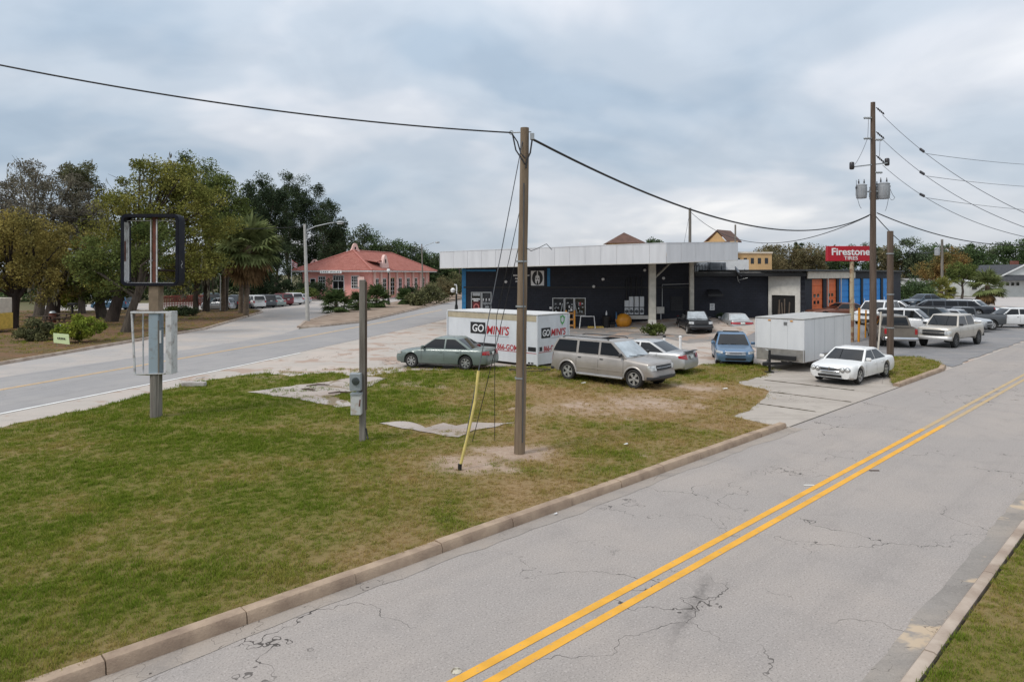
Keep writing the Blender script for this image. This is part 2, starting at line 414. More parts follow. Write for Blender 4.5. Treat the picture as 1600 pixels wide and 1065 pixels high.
def poly_strip(name, pts, w, m, z):
    mb = MB(); L_, R_ = [], []
    for i, p in enumerate(pts):
        d = (V(pts[min(i+1, len(pts)-1)])-V(pts[max(i-1, 0)])); d.z = 0; d.normalize(); n = V((-d.y, d.x, 0))*w/2
        L_.append(V((p[0], p[1], z))+n); R_.append(V((p[0], p[1], z))-n)
    o = mb.grid([R_, L_]).build(name, m); tag(o, kind='structure'); return o
poly_strip('edge_line', [G(-300, 702), G(0, 646.5), G(320, 583), G(470, 551)], 0.17, mat_white_line, 0.010)
for k in (-1, 1):
    off = V((0.28, -1, 0)).normalized()*0.17*k
    poly_strip('highway_centre_line', [G(-300, 667)+off, G(0, 609)+off, G(320, 553.5)+off, G(473, 527)+off, G(600, 503)+off, G(690, 484)+off], 0.15, mat_yellow_hwy, 0.010)

# near road
sheet('road', [(UV2(u, v).x, UV2(u, v).y) for u, v in ((-14, 8.66), (150, 8.66), (150, 2.36), (-14, 2.36))], mat_road, z=0.0)
_gr = random.Random(4)
sheet('gutter', [(UV2(u, v).x, UV2(u, v).y) for u, v in [(-12, 8.66), (19.9, 8.66)]+[(19.9-.4*k, 8.36+_gr.uniform(-.05, .05)-(.06 if (k//7) % 3 == 0 else 0)) for k in range(80)]], mat_gutter, z=0.005)
sheet('gutter', [(UV2(u, v).x, UV2(u, v).y) for u, v in [(60, 2.36), (-8, 2.36)]+[(-8+.4*k, 2.71+_gr.uniform(-.03, .03)) for k in range(171)]], mat_gutter2, z=0.005)
sheet('lane_line', [(UV2(u, v).x, UV2(u, v).y) for u, v in ((-6, 5.77), (22.4, 5.77), (22.4, 5.90), (-6, 5.90))], mat_yellow, z=0.006)
sheet('lane_line', [(UV2(u, v).x, UV2(u, v).y) for u, v in ((-6, 5.49), (23.4, 5.49), (23.4, 5.62), (-6, 5.62))], mat_yellow, z=0.006)
sheet('lane_line', [(UV2(u, v).x, UV2(u, v).y) for u, v in ((22.4, 5.77), (60, 5.77), (60, 5.90), (22.4, 5.90))], mat_yellow_old, z=0.006)
sheet('lane_line', [(UV2(u, v).x, UV2(u, v).y) for u, v in ((23.4, 5.49), (60, 5.49), (60, 5.62), (23.4, 5.62))], mat_yellow_old, z=0.006)
# right-hand lot, aprons, depot drive, park, far side
sheet('parking_lot_asphalt', [(UV2(u, v).x, UV2(u, v).y) for u, v in ((38.3, 8.72), (39.2, 9.6), (36.6, 13.2), (38, 17), (42, 22.5), (50, 23.4), (96, 23.4), *[(96-.8*k, 8.66+.28*random.random()) for k in range(71)])], mat_lot_grey, zf=zlot, z=0.018, step=1.0)
sheet('building_apron', [(p.x, p.y) for p in ptsG([(740, 506), (1190, 506), (1240, 515), (1215, 540), (1180, 536), (1120, 533), (1075, 536), (1040, 528), (990, 532), (940, 526), (890, 529), (760, 524)])], mat_apron, z=0.004)
sheet('depot_drive', [(p.x, p.y) for p in ptsG([(-300, 634), (0, 589.8), (320, 542.2), (440, 522.2), (466, 514), (474, 505), (520, 490), (640, 469), (700, 459), (640, 452), (480, 458), (300, 472), (60, 477), (60, 487), (390, 484), (410, 487), (398, 491), (320, 514), (0, 569.5), (-300, 623)])], mat_drive, z=0.0)
mat_leaflitter = M('leaf_litter', (0.175, 0.10, 0.06), 0.95, scale=0.45, c2=(0.11, 0.085, 0.04), lo=0.40, hi=0.60, bump=0.8, bscale=9, spec=0.1, detail=9)
def zpark(x, y): return 0.10 + 0.12*fbm(np.asarray(x)*0.15, np.asarray(y)*0.15, 5, 3)
park_pts = [(-300, 623), (0, 569.5), (320, 514), (398, 491), (410, 487), (390, 484), (300, 486), (60, 487), (-300, 487)]
sheet('park_ground', [(p.x, p.y) for p in ptsG(park_pts)], mat_leaflitter, zf=zpark, step=2.0)
mat_sand = M('sandy_soil', (0.33, 0.26, 0.20), 0.95, scale=0.8, c2=(0.22, 0.16, 0.12), bump=0.6, bscale=10, spec=0.1, detail=8)
sheet('island_soil', [(p.x, p.y) for p in ptsG([(466, 512), (474, 503), (520, 489), (640, 468), (700, 458), (760, 451), (830, 449), (722, 466), (687, 474), (562, 502.5), (500, 509.5)])], mat_sand, z=0.10)
mat_pale = pavement('far_road_concrete', (0.43, 0.40, 0.38), (0.47, 0.42, 0.38), (0.2, 0.18, 0.16), 0, 0.2, speck=0.1)
sheet('far_road', [(p.x, p.y) for p in ptsG([(1380, 480), (1800, 480), (1800, 464), (1300, 464)])], mat_pale, z=0.01)
mat_verge = M('verge_grass_soil', (0.17, 0.16, 0.07), 0.95, scale=0.7, c2=(0.11, 0.115, 0.04), spec=0.1, bump=0.6, bscale=9, detail=8)
sheet('far_verge', [(p.x, p.y) for p in ptsG([(1505, 492), (1800, 492), (1800, 482), (1480, 482)])], mat_verge, z=0.05)

# ------------------------------------------------------------------ lawn
lawn_px = [(-260, 738), (0, 668), (130, 640), (240, 613), (300, 598), (370, 586), (420, 582), (450, 587), (480, 584), (530, 582), (560, 588), (600, 584), (640, 579), (700, 577), (760, 574), (800, 573), (880, 571), (960, 564), (1060, 562), (1085, 571), (1110, 569), (1180, 567), (1206, 577), (1199, 585), (1153, 596), (1176, 603), (1202, 611), (1190, 625), (1183, 632), (1146, 650), (1175, 657)]
lawn_pts = [(p.x, p.y) for p in (GL(*q) for q in lawn_px)]
# break the outline up so it does not read as straight cuts
def ragged(pts, amp, step):
    out = []
    for i in range(len(pts)-1):
        a, b = V(pts[i]), V(pts[i+1]); L_ = (b-a).length; n = max(1, int(L_/step))
        for k in range(n):
            t = k/n; p = a+(b-a)*t; d = (b-a).normalized(); s = amp*min(1.0, p.length/25)
            out.append((p.x - d.y*random.uniform(-s, s), p.y + d.x*random.uniform(-s, s)))
    out.append(tuple(pts[-1])); return out
lawn_poly = ragged(lawn_pts, 0.22, 0.5) + [(UV2(19.55, 8.86).x, UV2(19.55, 8.86).y), (UV2(-9, 8.86).x, UV2(-9, 8.86).y)]
def blobs(x, y, l):
    s = np.zeros_like(np.asarray(x, float))
    for px, py, r, a in l:
        c = GL(px, py); s = np.maximum(s, a*np.exp(-((x-c.x)**2+(y-c.y)**2)/(r*r)))
    return s
DRY = [(1000, 640, 4.5, .8), (900, 622, 4, .7), (1060, 612, 4, .75), (960, 690, 3, .55), (860, 700, 2.2, .65), (1080, 660, 3, .6), (760, 625, 2.5, .5), (620, 870, 2.0, .6), (840, 780, 2.2, .6), (480, 930, 1.4, .5), (680, 700, 2, .5), (200, 1020, 1.3, .4), (700, 760, 1.6, .55)]
DIRT = [(822, 708, 0.8, .95), (735, 722, 1.0, .9), (760, 705, .7, .7), (600, 883, .3, .6), (930, 636, 2.2, .5), (1010, 628, 2.2, .6), (1090, 606, 1.3, .55), (850, 640, 1.5, .45), (700, 650, .8, .4), (620, 690, .5, .4), (420, 590, 1.2, .4), (650, 600, 1.5, .4)]
def f_dry(x, y):
    x = np.asarray(x, float); y = np.asarray(y, float)
    n = fbm(x*0.45+3, y*0.45, 1, 5); n2 = fbm(x*1.7, y*1.7, 31, 4)
    return np.clip(0.24 + 1.25*(n-0.5) + 0.75*(n2-0.5) + blobs(x, y, DRY)*0.85 + 0.02*(x), 0, 1)
def f_dirt(x, y):
    x = np.asarray(x, float); y = np.asarray(y, float)
    n2 = fbm(x*2.2+9, y*2.2, 77, 4)
    return np.clip(blobs(x, y, DIRT)*(0.4+1.3*n2) + 2.6*np.clip(n2-0.68, 0, 1), 0, 1)
def lawn_material():
    m, nt, N, L, b = node_mat('lawn_soil')
    tc = N.new('ShaderNodeTexCoord'); vec = tc.outputs['Object']
    at = N.new('ShaderNodeAttribute'); at.attribute_name = 'dry'; ad = N.new('ShaderNodeAttribute'); ad.attribute_name = 'dirt'
    g = mixrgb(N, L, (0.12, 0.125, 0.025), (0.18, 0.15, 0.045), mrange(N, L, nz(N, L, vec, 7, 6, 0.7), 0.35, 0.65))
    dr = mixrgb(N, L, (0.24, 0.155, 0.075), (0.32, 0.22, 0.12), mrange(N, L, nz(N, L, vec, 9, 6, 0.7), 0.35, 0.65))
    di = mixrgb(N, L, (0.34, 0.24, 0.175), (0.44, 0.335, 0.255), mrange(N, L, nz(N, L, vec, 5, 6, 0.7), 0.35, 0.65))
    c = mixrgb(N, L, g, dr, at.outputs['Fac']); c = mixrgb(N, L, c, di, mrange(N, L, ad.outputs['Fac'], 0.25, 0.7))
    c = mixrgb(N, L, c, tuple([0.05, 0.04, 0.02]), math2(N, L, 'MULTIPLY', mrange(N, L, nz(N, L, vec, 30, 4, 0.7), 0.55, 0.7), 0.6))
    L.new(c, b.inputs['Base Color']); b.inputs['Roughness'].default_value = 0.95; b.inputs['Specular IOR Level'].default_value = 0.1
    bp = N.new('ShaderNodeBump'); bp.inputs['Strength'].default_value = 0.9; bp.inputs['Distance'].default_value = 0.03
    L.new(nz(N, L, vec, 22, 5, 0.7), bp.inputs['Height']); L.new(bp.outputs[0], b.inputs['Normal'])
    return m
mat_lawn = lawn_material()
sheet('lawn', lawn_poly, mat_lawn, zf=zlawn, step=0.4, attr={'dry': f_dry, 'dirt': f_dirt})
verge_poly = [(UV2(u, v).x, UV2(u, v).y) for u, v in ((-4, 2.16), (45, 2.16), (45, -4), (-4, -4))]
sheet('lawn', verge_poly, mat_lawn, z=0.125, step=0.5, attr={'dry': lambda x, y: f_dry(x, y)*0.8, 'dirt': lambda x, y: f_dirt(x, y)*0.6})
isl_poly = [(p.x, p.y) for p in (G(1392, 592, .08), G(1396, 601, .08), G(1475, 572, .08), G(1468, 566, .08), G(1440, 558, .08), G(1388, 557, .08), G(1383, 572, .08))]
sheet('grass_island', isl_poly, mat_lawn, z=0.09, step=0.5, attr={'dry': lambda x, y: 0.25+0.3*fbm(x, y, 3), 'dirt': lambda x, y: 0*x})

# grass blades: clumps instanced on scattered points, colour carried per clump
def inside(poly, x, y):
    c = np.zeros(len(x), bool); n = len(poly)
    for i in range(n):
        x0, y0 = poly[i]; x1, y1 = poly[(i+1) % n]
        if y0 == y1: continue
        k = ((y0 > y) != (y1 > y)) & (x < (x1-x0)*(y-y0)/(y1-y0)+x0); c ^= k
    return c
SLAB_A = [(388, 613), (440, 606), (480, 600), (525, 595), (560, 588), (602, 591), (588, 600), (560, 612), (535, 613), (520, 620), (560, 634), (530, 637), (470, 625)]
SLAB_B = [(590, 662), (622, 658), (652, 662), (668, 669), (690, 661), (715, 666), (740, 660), (803, 661), (742, 673), (716, 684), (660, 675), (628, 670)]
slab_polys = [[(p.x, p.y) for p in (GL(*q) for q in s)] for s in (SLAB_A, SLAB_B)]
def clump_mesh(name, nb, h, spread, seed, bw):
    r = random.Random(seed); mb = MB()
    for k in range(nb):
        a = r.uniform(0, 6.283); rr = spread*math.sqrt(r.random()); bx, by = rr*math.cos(a), rr*math.sin(a)
        d = r.uniform(0, 6.283); ln = h*r.uniform(.5, 1.1); lean = r.uniform(.2, 1.0)*ln; w = bw*r.uniform(.7, 1.2)
        dx, dy = math.cos(d), math.sin(d); px_, py_ = -dy*w, dx*w
        mb.add([(bx-px_, by-py_, -0.005), (bx+px_, by+py_, -0.005), (bx+dx*lean*.45+px_*.7, by+dy*lean*.45+py_*.7, ln*.62), (bx+dx*lean*.45-px_*.7, by+dy*lean*.45-py_*.7, ln*.62), (bx+dx*lean, by+dy*lean, ln*.9)], [(0, 1, 2, 3), (3, 2, 4)])
    return mb.mesh(name, fix=False)
def blade_material():
    m, nt, N, L, b = node_mat('grass_blade')
    at = N.new('ShaderNodeAttribute'); at.attribute_name = 'tone'; at.attribute_type = 'INSTANCER'
    r = N.new('ShaderNodeValToRGB'); e = r.color_ramp.elements
    stops = [(0.0, (0.115, 0.165, 0.018)), (0.25, (0.19, 0.21, 0.034)), (0.5, (0.265, 0.22, 0.06)), (0.75, (0.33, 0.225, 0.09)), (1.0, (0.43, 0.31, 0.17))]
    while len(e) < len(stops): e.new(0.5)
    for k, (p, c) in enumerate(stops): e[k].position = p; e[k].color = (*c, 1)
    L.new(at.outputs['Fac'], r.inputs[0])
    g = N.new('ShaderNodeNewGeometry'); col = mixrgb(N, L, r.outputs[0], mrange(N, L, g.outputs['Random Per Island'], 0, 1, 0.7, 1.25), 1.0, 'MULTIPLY')
    df = N.new('ShaderNodeBsdfDiffuse'); tr = N.new('ShaderNodeBsdfTranslucent'); mx = N.new('ShaderNodeMixShader'); mx.inputs[0].default_value = 0.3
    L.new(col, df.inputs[0]); L.new(col, tr.inputs[0]); L.new(df.outputs[0], mx.inputs[1]); L.new(tr.outputs[0], mx.inputs[2])
    L.new(mx.outputs[0], N['Material Output'].inputs[0]); N.remove(b)
    return m
mat_blade = blade_material()
def scatter_grass(name, poly, zf, dens, label, seed, dryfn=f_dry, dirtfn=f_dirt, hscale=1.0, holes=()):
    rng = np.random.default_rng(seed)
    xs = [p[0] for p in poly]; ys = [p[1] for p in poly]
    X, Y, S = [], [], []
    for y0, y1, d, s in dens:
        a, b = max(min(ys), y0), min(max(ys), y1)
        if b <= a: continue
        xl, xh = max(min(xs), -0.86*b-1), min(max(xs), 0.86*b+1)
        n = int((xh-xl)*(b-a)*d); x = rng.uniform(xl, xh, n); y = rng.uniform(a, b, n)
        k = inside(poly, x, y) & (np.abs(x) < 0.86*y+0.8)
        for h in holes: k &= ~inside(h, x, y) | (rng.random(n) < 0.55*np.clip(fbm(x*1.1, y*1.1, 91, 3)*3-1.15, 0.05, 1))
        dirt = dirtfn(x, y); k &= rng.random(n) > np.clip(dirt*1.5-0.15, 0, 0.93)
        X.append(x[k]); Y.append(y[k]); S.append(s*rng.uniform(.65, 1.25, k.sum()))
    X = np.concatenate(X); Y = np.concatenate(Y); S = np.concatenate(S); Z = zf(X, Y)+0*X
    dry = dryfn(X, Y); tone = np.clip(dry*0.85 + rng.normal(0, 0.13, len(X)), 0, 1)
    lush = fbm(X*0.9, Y*0.9, 55, 3); S = S*(0.75+0.7*np.clip(lush-0.25, 0, 1))*(1-0.35*dry)*hscale
    me = bpy.data.meshes.new(name); me.vertices.add(len(X)); me.vertices.foreach_set('co', np.stack([X, Y, Z], 1).ravel())
    for an, arr in (('tone', tone), ('size', S), ('spin', rng.uniform(0, 6.283, len(X)))):
        a = me.attributes.new(an, 'FLOAT', 'POINT'); a.data.foreach_set('value', arr.astype(np.float32))
    o = link(name, me); tag(o, label, 'grass', kind='stuff')
    ng = bpy.data.node_groups.new(name+'_scatter', 'GeometryNodeTree')
    ng.interface.new_socket('Geometry', in_out='INPUT', socket_type='NodeSocketGeometry'); ng.interface.new_socket('Geometry', in_out='OUTPUT', socket_type='NodeSocketGeometry')
    N, L = ng.nodes, ng.links; gi = N.new('NodeGroupInput'); go = N.new('NodeGroupOutput')
    inst = N.new('GeometryNodeInstanceOnPoints'); inst.inputs['Pick Instance'].default_value = True
    g2 = N.new('GeometryNodeGeometryToInstance')
    for cl in reversed(CLUMPS):
        oi = N.new('GeometryNodeObjectInfo'); oi.inputs['Object'].default_value = cl; oi.inputs['As Instance'].default_value = False
        L.new(oi.outputs['Geometry'], g2.inputs[0])
    def attr_(nm):
        a = N.new('GeometryNodeInputNamedAttribute'); a.data_type = 'FLOAT'; a.inputs[0].default_value = nm; return a.outputs[0]
    L.new(gi.outputs[0], inst.inputs['Points']); L.new(g2.outputs[0], inst.inputs['Instance'])
    ix = N.new('FunctionNodeRandomValue'); ix.data_type = 'INT'; ix.inputs[4].default_value = 0; ix.inputs[5].default_value = len(CLUMPS)-1
    L.new(ix.outputs[2], inst.inputs['Instance Index'])
    cx = N.new('ShaderNodeCombineXYZ'); L.new(attr_('spin'), cx.inputs[2]); L.new(cx.outputs[0], inst.inputs['Rotation'])
    L.new(attr_('size'), inst.inputs['Scale']); L.new(inst.outputs[0], go.inputs[0])
    md = o.modifiers.new('scatter', 'NODES'); md.node_group = ng
    return len(X)
CLUMPS = []
for k in range(4):
    me = clump_mesh('grass_clump', 16, 0.062, 0.085, k+1, 0.0042); me.materials.append(mat_blade)
    CLUMPS.append(bpy.data.objects.new('grass_clump', me))      # source shapes for the scatter, not placed in the scene
DENS = [(5, 10, 300, .85), (10, 14, 210, .95), (14, 19, 120, 1.15), (19, 26, 60, 1.5), (26, 40, 28, 1.9)]
_n = scatter_grass('grass', lawn_poly, zlawn, DENS, 'short mown grass, green to straw brown, on the big lawn', 3, holes=slab_polys)
_n += scatter_grass('grass', verge_poly, lambda x, y: 0.125, DENS, 'short green grass on the verge across the road', 4, dryfn=lambda x, y: f_dry(x, y)*0.7, dirtfn=lambda x, y: f_dirt(x, y)*0.5)
_n += scatter_grass('grass', isl_poly, lambda x, y: 0.09, DENS, 'grass on the small kerbed island behind the white saloon', 5, dryfn=lambda x, y: 0.2+0.4*fbm(x, y, 3), dirtfn=lambda x, y: 0*x)
print('grass clumps', _n)

# slabs in the lawn
for s, nm in ((slab_polys[0], 'a'), (slab_polys[1], 'b')):
    pr = ragged(s+[s[0]], 0.12, 0.35)[:-1]
    o = sheet('concrete_slab', pr, mat_oldslab, zf=zlawn, z=0.022, step=0.5)

# ------------------------------------------------------------------ kerbs, made of separate stones
def kerb(name, label, pts, w, h, seg, m, side=1, z0=0.0, bevel=0.02, cat='kerb'):
    """pts: road-side foot line; the stone lies on the left (side=1) of it"""
    root = thing(name, label, cat, (pts[0][0], pts[0][1], z0)); o0 = V((pts[0][0], pts[0][1], z0))
    P2 = [V((p[0], p[1])) for p in pts]; stones = []
    # walk the line
    segs = []; 
    for i in range(len(P2)-1):
        L_ = (P2[i+1]-P2[i]).length; n = max(1, round(L_/seg))
        for k in range(n): segs.append((P2[i]+(P2[i+1]-P2[i])*k/n, P2[i]+(P2[i+1]-P2[i])*(k+1)/n))
    for a, b in segs:
        d = (b-a).normalized(); n = V((-d.y, d.x))*side; j = random.uniform(-.012, .012); hz = h+random.uniform(-.008, .008); g = 0.007
        a2 = a+d*g+n*j; b2 = b-d*g+n*j; t = 0.045
        prof = [(0, -0.06), (0.012, hz-0.05), (t, hz), (w-0.03, hz+0.004), (w, hz-0.012), (w, -0.06)]
        rows = []
        for q in (a2, b2): rows.append([V((q.x+n.x*p, q.y+n.y*p, z))-V((o0.x, o0.y, 0)) for p, z in prof])
        mb = MB().grid(rows); m_ = len(prof); mb.f.append(tuple(reversed(range(m_)))); mb.f.append(tuple(m_+i for i in range(m_)))
        mb.build('kerb_stone', m, root, smooth=50)
    return root
kerb('kerb', 'long tan concrete kerb between the lawn and the near road', [UV2(u, 8.65) for u in (-9.5, 2.1, 19.7)], 0.24, 0.15, 1.6, mat_kerb)
kerb('kerb', 'short kerb along the small grass island behind the white saloon', [UV2(u, 8.65) for u in (30.0, 36.6)] + [UV2(38.0, 8.9)], 0.24, 0.14, 1.6, mat_kerb)
kerb('kerb', 'narrow concrete kerb on the far side of the road with patched gutter', [UV2(u, 2.37) for u in (-6, 0, 60)], 0.17, 0.13, 3.0, mat_kerb_far, side=-1)
kerb('kerb', 'low kerb edging the tree-shaded park beside the highway', [G(*p) for p in ((-300, 624), (0, 570.5), (320, 515), (398, 492), (411, 488))], 0.2, 0.16, 3.0, mat_kerb_far)
kerb('kerb', 'rounded kerb round the planted island in front of the pink depot', [G(*p) for p in ((520, 490), (474, 504), (464, 512), (500, 511), (562, 504.5), (687, 476), (722, 468))], 0.25, 0.15, 2.5, mat_kerb_far)

# driveway slabs
drv = sheet('driveway', [(UV2(u, v).x, UV2(u, v).y) for u, v in ((19.75, 8.64), (36.0, 8.64), (35.5, 12), (38, 16), (31, 16.5), (26, 13), (22, 10.6), (20, 10.2))], mat_slab, z=0.0)
def dslab(uvs):
    pts = [UV2(u, v) for u, v in uvs]
    mb = MB().prism([(p.x, p.y) for p in pts], -0.03, 0.02+random.uniform(0, .006)); o = mb.build('concrete_slab', mat_slab, drv, bevel=0.008); return o
rg = lambda a, b, n=5, s=.09: [(a[0]+(b[0]-a[0])*k/n+random.uniform(-s, s)*(0 < k < n), a[1]+(b[1]-a[1])*k/n+random.uniform(-s, s)*(0 < k < n)) for k in range(n+1)]
dslab([(19.8, 8.66), (22.57, 8.66)] + rg((22.57, 11.0), (19.9, 10.5)))
dslab([(22.63, 8.66), (25.17, 8.66)] + rg((25.17, 12.0), (22.63, 11.0)))
dslab([(25.23, 8.66), (27.8, 8.66)] + rg((27.8, 14.0), (26.4, 13.9), 3) + rg((26.3, 13.7), (25.23, 12.1), 3))
dslab([(27.86, 8.66), (30.3, 8.66)] + rg((30.3, 14.6), (27.86, 14.0)))
dslab([(30.36, 9.4), (33.2, 10.2)] + rg((33.2, 15.0), (30.36, 14.6)))

# soil and weeds in the driveway joints
mat_joint = M('joint_soil', (0.085, 0.06, 0.04), .95, scale=5, c2=(0.05, 0.045, 0.02), spec=.1)
jr = random.Random(8)
for u, v0, v1 in ((22.6, 9.0, 10.9), (25.2, 8.8, 11.9), (27.83, 9.6, 13.2)):
    A_, B_ = [], []
    for k in range(22):
        v = v0+(v1-v0)*k/21; w = .035+.05*jr.random()*(jr.random() > .3); A_.append(UV2(u-w+.015*jr.uniform(-1, 1), v, .031)); B_.append(UV2(u+w, v, .031))
    MB().grid([A_, B_]).build('joint', mat_joint, drv)
def band_grass(nm, px, dens, label, seed, dry=.45):
    poly = [(p.x, p.y) for p in ptsG(px)]
    scatter_grass(nm, poly, lambda x, y: 0*x+.0, dens, label, seed, dryfn=lambda x, y: np.clip(dry+(fbm(x, y, 6, 3)-.5), 0, 1), dirtfn=lambda x, y: np.clip(2.4*fbm(x*.9, y*.9, 21, 3)-.62, 0, 1))
band_grass('weeds', [(300, 596), (420, 577), (560, 576), (690, 571), (690, 580), (560, 592), (420, 590), (300, 604)], [(10, 60, 22, 1.7)], 'sparse weeds creeping onto the concrete from the lawn', 41)
band_grass('weeds', [(1140, 654), (1180, 628), (1200, 606), (1148, 592), (1205, 574), (1225, 580), (1170, 600), (1222, 612), (1206, 634), (1170, 650)], [(10, 60, 26, 1.6)], 'weeds straggling over the broken driveway edge', 42)
# ------------------------------------------------------------------ lettering
def txt(body, h, loc, rot, m, parent=None, name='lettering', w=None, shear=0.0, bold=0.0, ext=0.004, align='CENTER', space=1.0):
    """flat lettering with cap height h, centred on loc; w stretches it to a width"""
    cu = bpy.data.curves.new('t', 'FONT'); cu.body = body; cu.size = 1.0; cu.shear = shear; cu.offset = bold; cu.extrude = ext; cu.space_character = space
    ob = bpy.data.objects.new('t', cu); COL.objects.link(ob); bpy.context.view_layer.update()
    me = bpy.data.meshes.new_from_object(ob.evaluated_get(bpy.context.evaluated_depsgraph_get())); bpy.data.objects.remove(ob); bpy.data.curves.remove(cu)
    co = np.empty(len(me.vertices)*3); me.vertices.foreach_get('co', co); co = co.reshape(-1, 3)
    lo, hi = co.min(0), co.max(0); s = h/(hi[1]-lo[1]); sx = (w/(hi[0]-lo[0])) if w else s
    co[:, 0] = (co[:, 0]-(lo[0]+hi[0])/2)*sx; co[:, 1] = (co[:, 1]-(lo[1]+hi[1])/2)*s
    me.vertices.foreach_set('co', co.ravel()); me.name = name; me.materials.clear(); me.update()
    o = link(name, me, m, parent); o.location = loc; o.rotation_euler = rot; return o
FACE = (math.radians(90), 0, 0)              # upright, reading from -Y

mat_black_block = M('black_painted_block', (0.0125, 0.0135, 0.018), 0.7, scale=2.5, c2=(0.022, 0.023, 0.028), bump=0.0, spec=0.3)
def block_wall_mat(name, c, c2, bw=0.4, bh=0.2):
    m, nt, N, L, b = node_mat(name); tc = N.new('ShaderNodeTexCoord'); sep = N.new('ShaderNodeSeparateXYZ'); L.new(tc.outputs['Object'], sep.inputs[0])
    ad = math2(N, L, 'ADD', sep.outputs['X'], math2(N, L, 'MULTIPLY', sep.outputs['Y'], 1.0)); cb = N.new('ShaderNodeCombineXYZ'); L.new(ad, cb.inputs[0]); L.new(sep.outputs['Z'], cb.inputs[1])
    br = N.new('ShaderNodeTexBrick'); br.inputs['Scale'].default_value = 1; br.inputs['Brick Width'].default_value = bw; br.inputs['Row Height'].default_value = bh; br.inputs['Mortar Size'].default_value = .012
    br.inputs['Color1'].default_value = (*c, 1); br.inputs['Color2'].default_value = (*c2, 1); br.inputs['Mortar'].default_value = (*[x*.55 for x in c], 1); L.new(cb.outputs[0], br.inputs['Vector'])
    col = mixrgb(N, L, br.outputs['Color'], tuple(min(1, x*1.9) for x in c), math2(N, L, 'MULTIPLY', mrange(N, L, nz(N, L, tc.outputs['Object'], .9, 6, .7), .5, .75), .5))
    L.new(col, b.inputs['Base Color']); b.inputs['Roughness'].default_value = .62; b.inputs['Specular IOR Level'].default_value = .35
    bp = N.new('ShaderNodeBump'); bp.inputs['Strength'].default_value = .5; bp.inputs['Distance'].default_value = .01; L.new(br.outputs['Fac'], bp.inputs['Height']); bp.invert = True; L.new(bp.outputs[0], b.inputs['Normal'])
    return m
mat_bw = block_wall_mat('black_block_wall', (0.015, 0.0175, 0.026), (0.020, 0.022, 0.031))
mat_fascia = M('fascia_metal', (0.66, 0.665, 0.68), 0.5, scale=.6, c2=(0.58, 0.585, 0.60), metal=.05, stretch=(3, 3, .4))
mat_soffit = M('soffit_boards', (0.24, 0.19, 0.15), .8, var=.25)
mat_blue = M('blue_trim', (0.02, 0.17, 0.36), .5, var=.2)
mat_blue_door = M('blue_door_paint', (0.003, 0.25, 0.68), .45, var=.12, scale=2)
mat_orange_door = M('orange_door_paint', (0.80, 0.17, 0.04), .5, var=.18, scale=2)
mat_white = M('white_paint', (0.74, 0.74, 0.73), .5, var=.08)
mat_offwhite = M('offwhite_paint', (0.58, 0.56, 0.51), .6, var=.12)
mat_cream = M('cream_panel', (0.60, 0.54, 0.45), .7, var=.12)
mat_pane = M('window_pane', (0.010, 0.011, 0.013), .06, var=.3, spec=.8)
mat_alu = M('aluminium_frame', (0.42, 0.43, 0.43), .4, metal=.6, var=.1)
mat_col = M('column_paint', (0.44, 0.42, 0.36), .7, var=.2, scale=2)
mat_roofgrey = M('flat_roof', (0.42, 0.40, 0.37), .9, var=.2)
mat_steel = M('galvanised', (0.36, 0.38, 0.39), .5, metal=.5, var=.2, scale=4)
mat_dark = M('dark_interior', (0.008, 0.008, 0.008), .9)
mat_redprint = M('red_print', (0.42, 0.015, 0.02), .5, var=.1)
mat_text_w = M('white_lettering', (0.76, 0.76, 0.76), .6, var=.03)
mat_blackprint = M('black_print', (0.012, 0.012, 0.013), .5)
mat_yel = M('yellow_painted_concrete', (0.62, 0.42, 0.08), .8, var=.2, scale=4)
mat_timber = M('weathered_timber', (0.30, 0.27, 0.23), .85, var=.25, scale=3, stretch=(1, 1, .3))
mat_orange_pl = M('orange_plastic', (0.65, 0.27, 0.02), .45, var=.12)
mat_steelblue = M('blue_metal', (0.05, 0.13, 0.24), .5)

YW = 58.0
zat = lambda py, Y=YW: CAMH-(py-HORIZ)*Y/FPX
xat = lambda px, Y=YW: (px-800)*Y/FPX
# ------------------------------------------------------------------ black shop building
bl = thing('shop_building', 'black painted shop with white canopy fascia and orange and blue bay doors', 'building', (0, 0, 0))
x0, x1 = xat(724), xat(1081)
MB().box((x0, YW, -.05), (x1, YW+14, 6.0)).build('wall', mat_bw, bl)
MB().box((x0+.02, YW-.10, zat(450)), (x1-.02, YW+.01, zat(447.5))).build('ledge', mat_blackprint, bl, bevel=.01)
MB().box((x0-.12, YW-.09, -.03), (x0+.22, YW+.3, 4.95)).build('corner_trim', mat_blue, bl, bevel=.01)
MB().box((x0+.23, YW-.06, zat(424)), (xat(775), YW-.002, zat(421))).build('trim_board', mat_blue, bl)
MB().box((xat(855), YW-.08, zat(447.4)), (xat(859.5), YW-.002, 5.0)).build('trim_board', mat_blue, bl, bevel=.01)
# low block
x2, x3 = xat(1084, 57.2), xat(1204, 57.2)
MB().box((x1+.002, 57.2, -.05), (x3, 66, 4.30)).build('wall', mat_bw, bl)
C0 = V((23.6, 55.0)); C1 = C0+RD*24.3
# low roof slab with dark edge
mb = MB().prism([(x1+.01, 57.0), (20.9, 56.3), (23.45, 54.4), (23.5, 66.5), (x1+.01, 66.5)], 4.31, 4.62); mb.build('roof', mat_blackprint, bl, bevel=.02)
mb = MB().prism([(x1+.1, 57.15), (20.9, 56.45), (23.3, 54.7), (23.3, 66.3), (x1+.1, 66.3)], 4.62, 4.66); mb.build('roof_membrane', mat_roofgrey, bl)
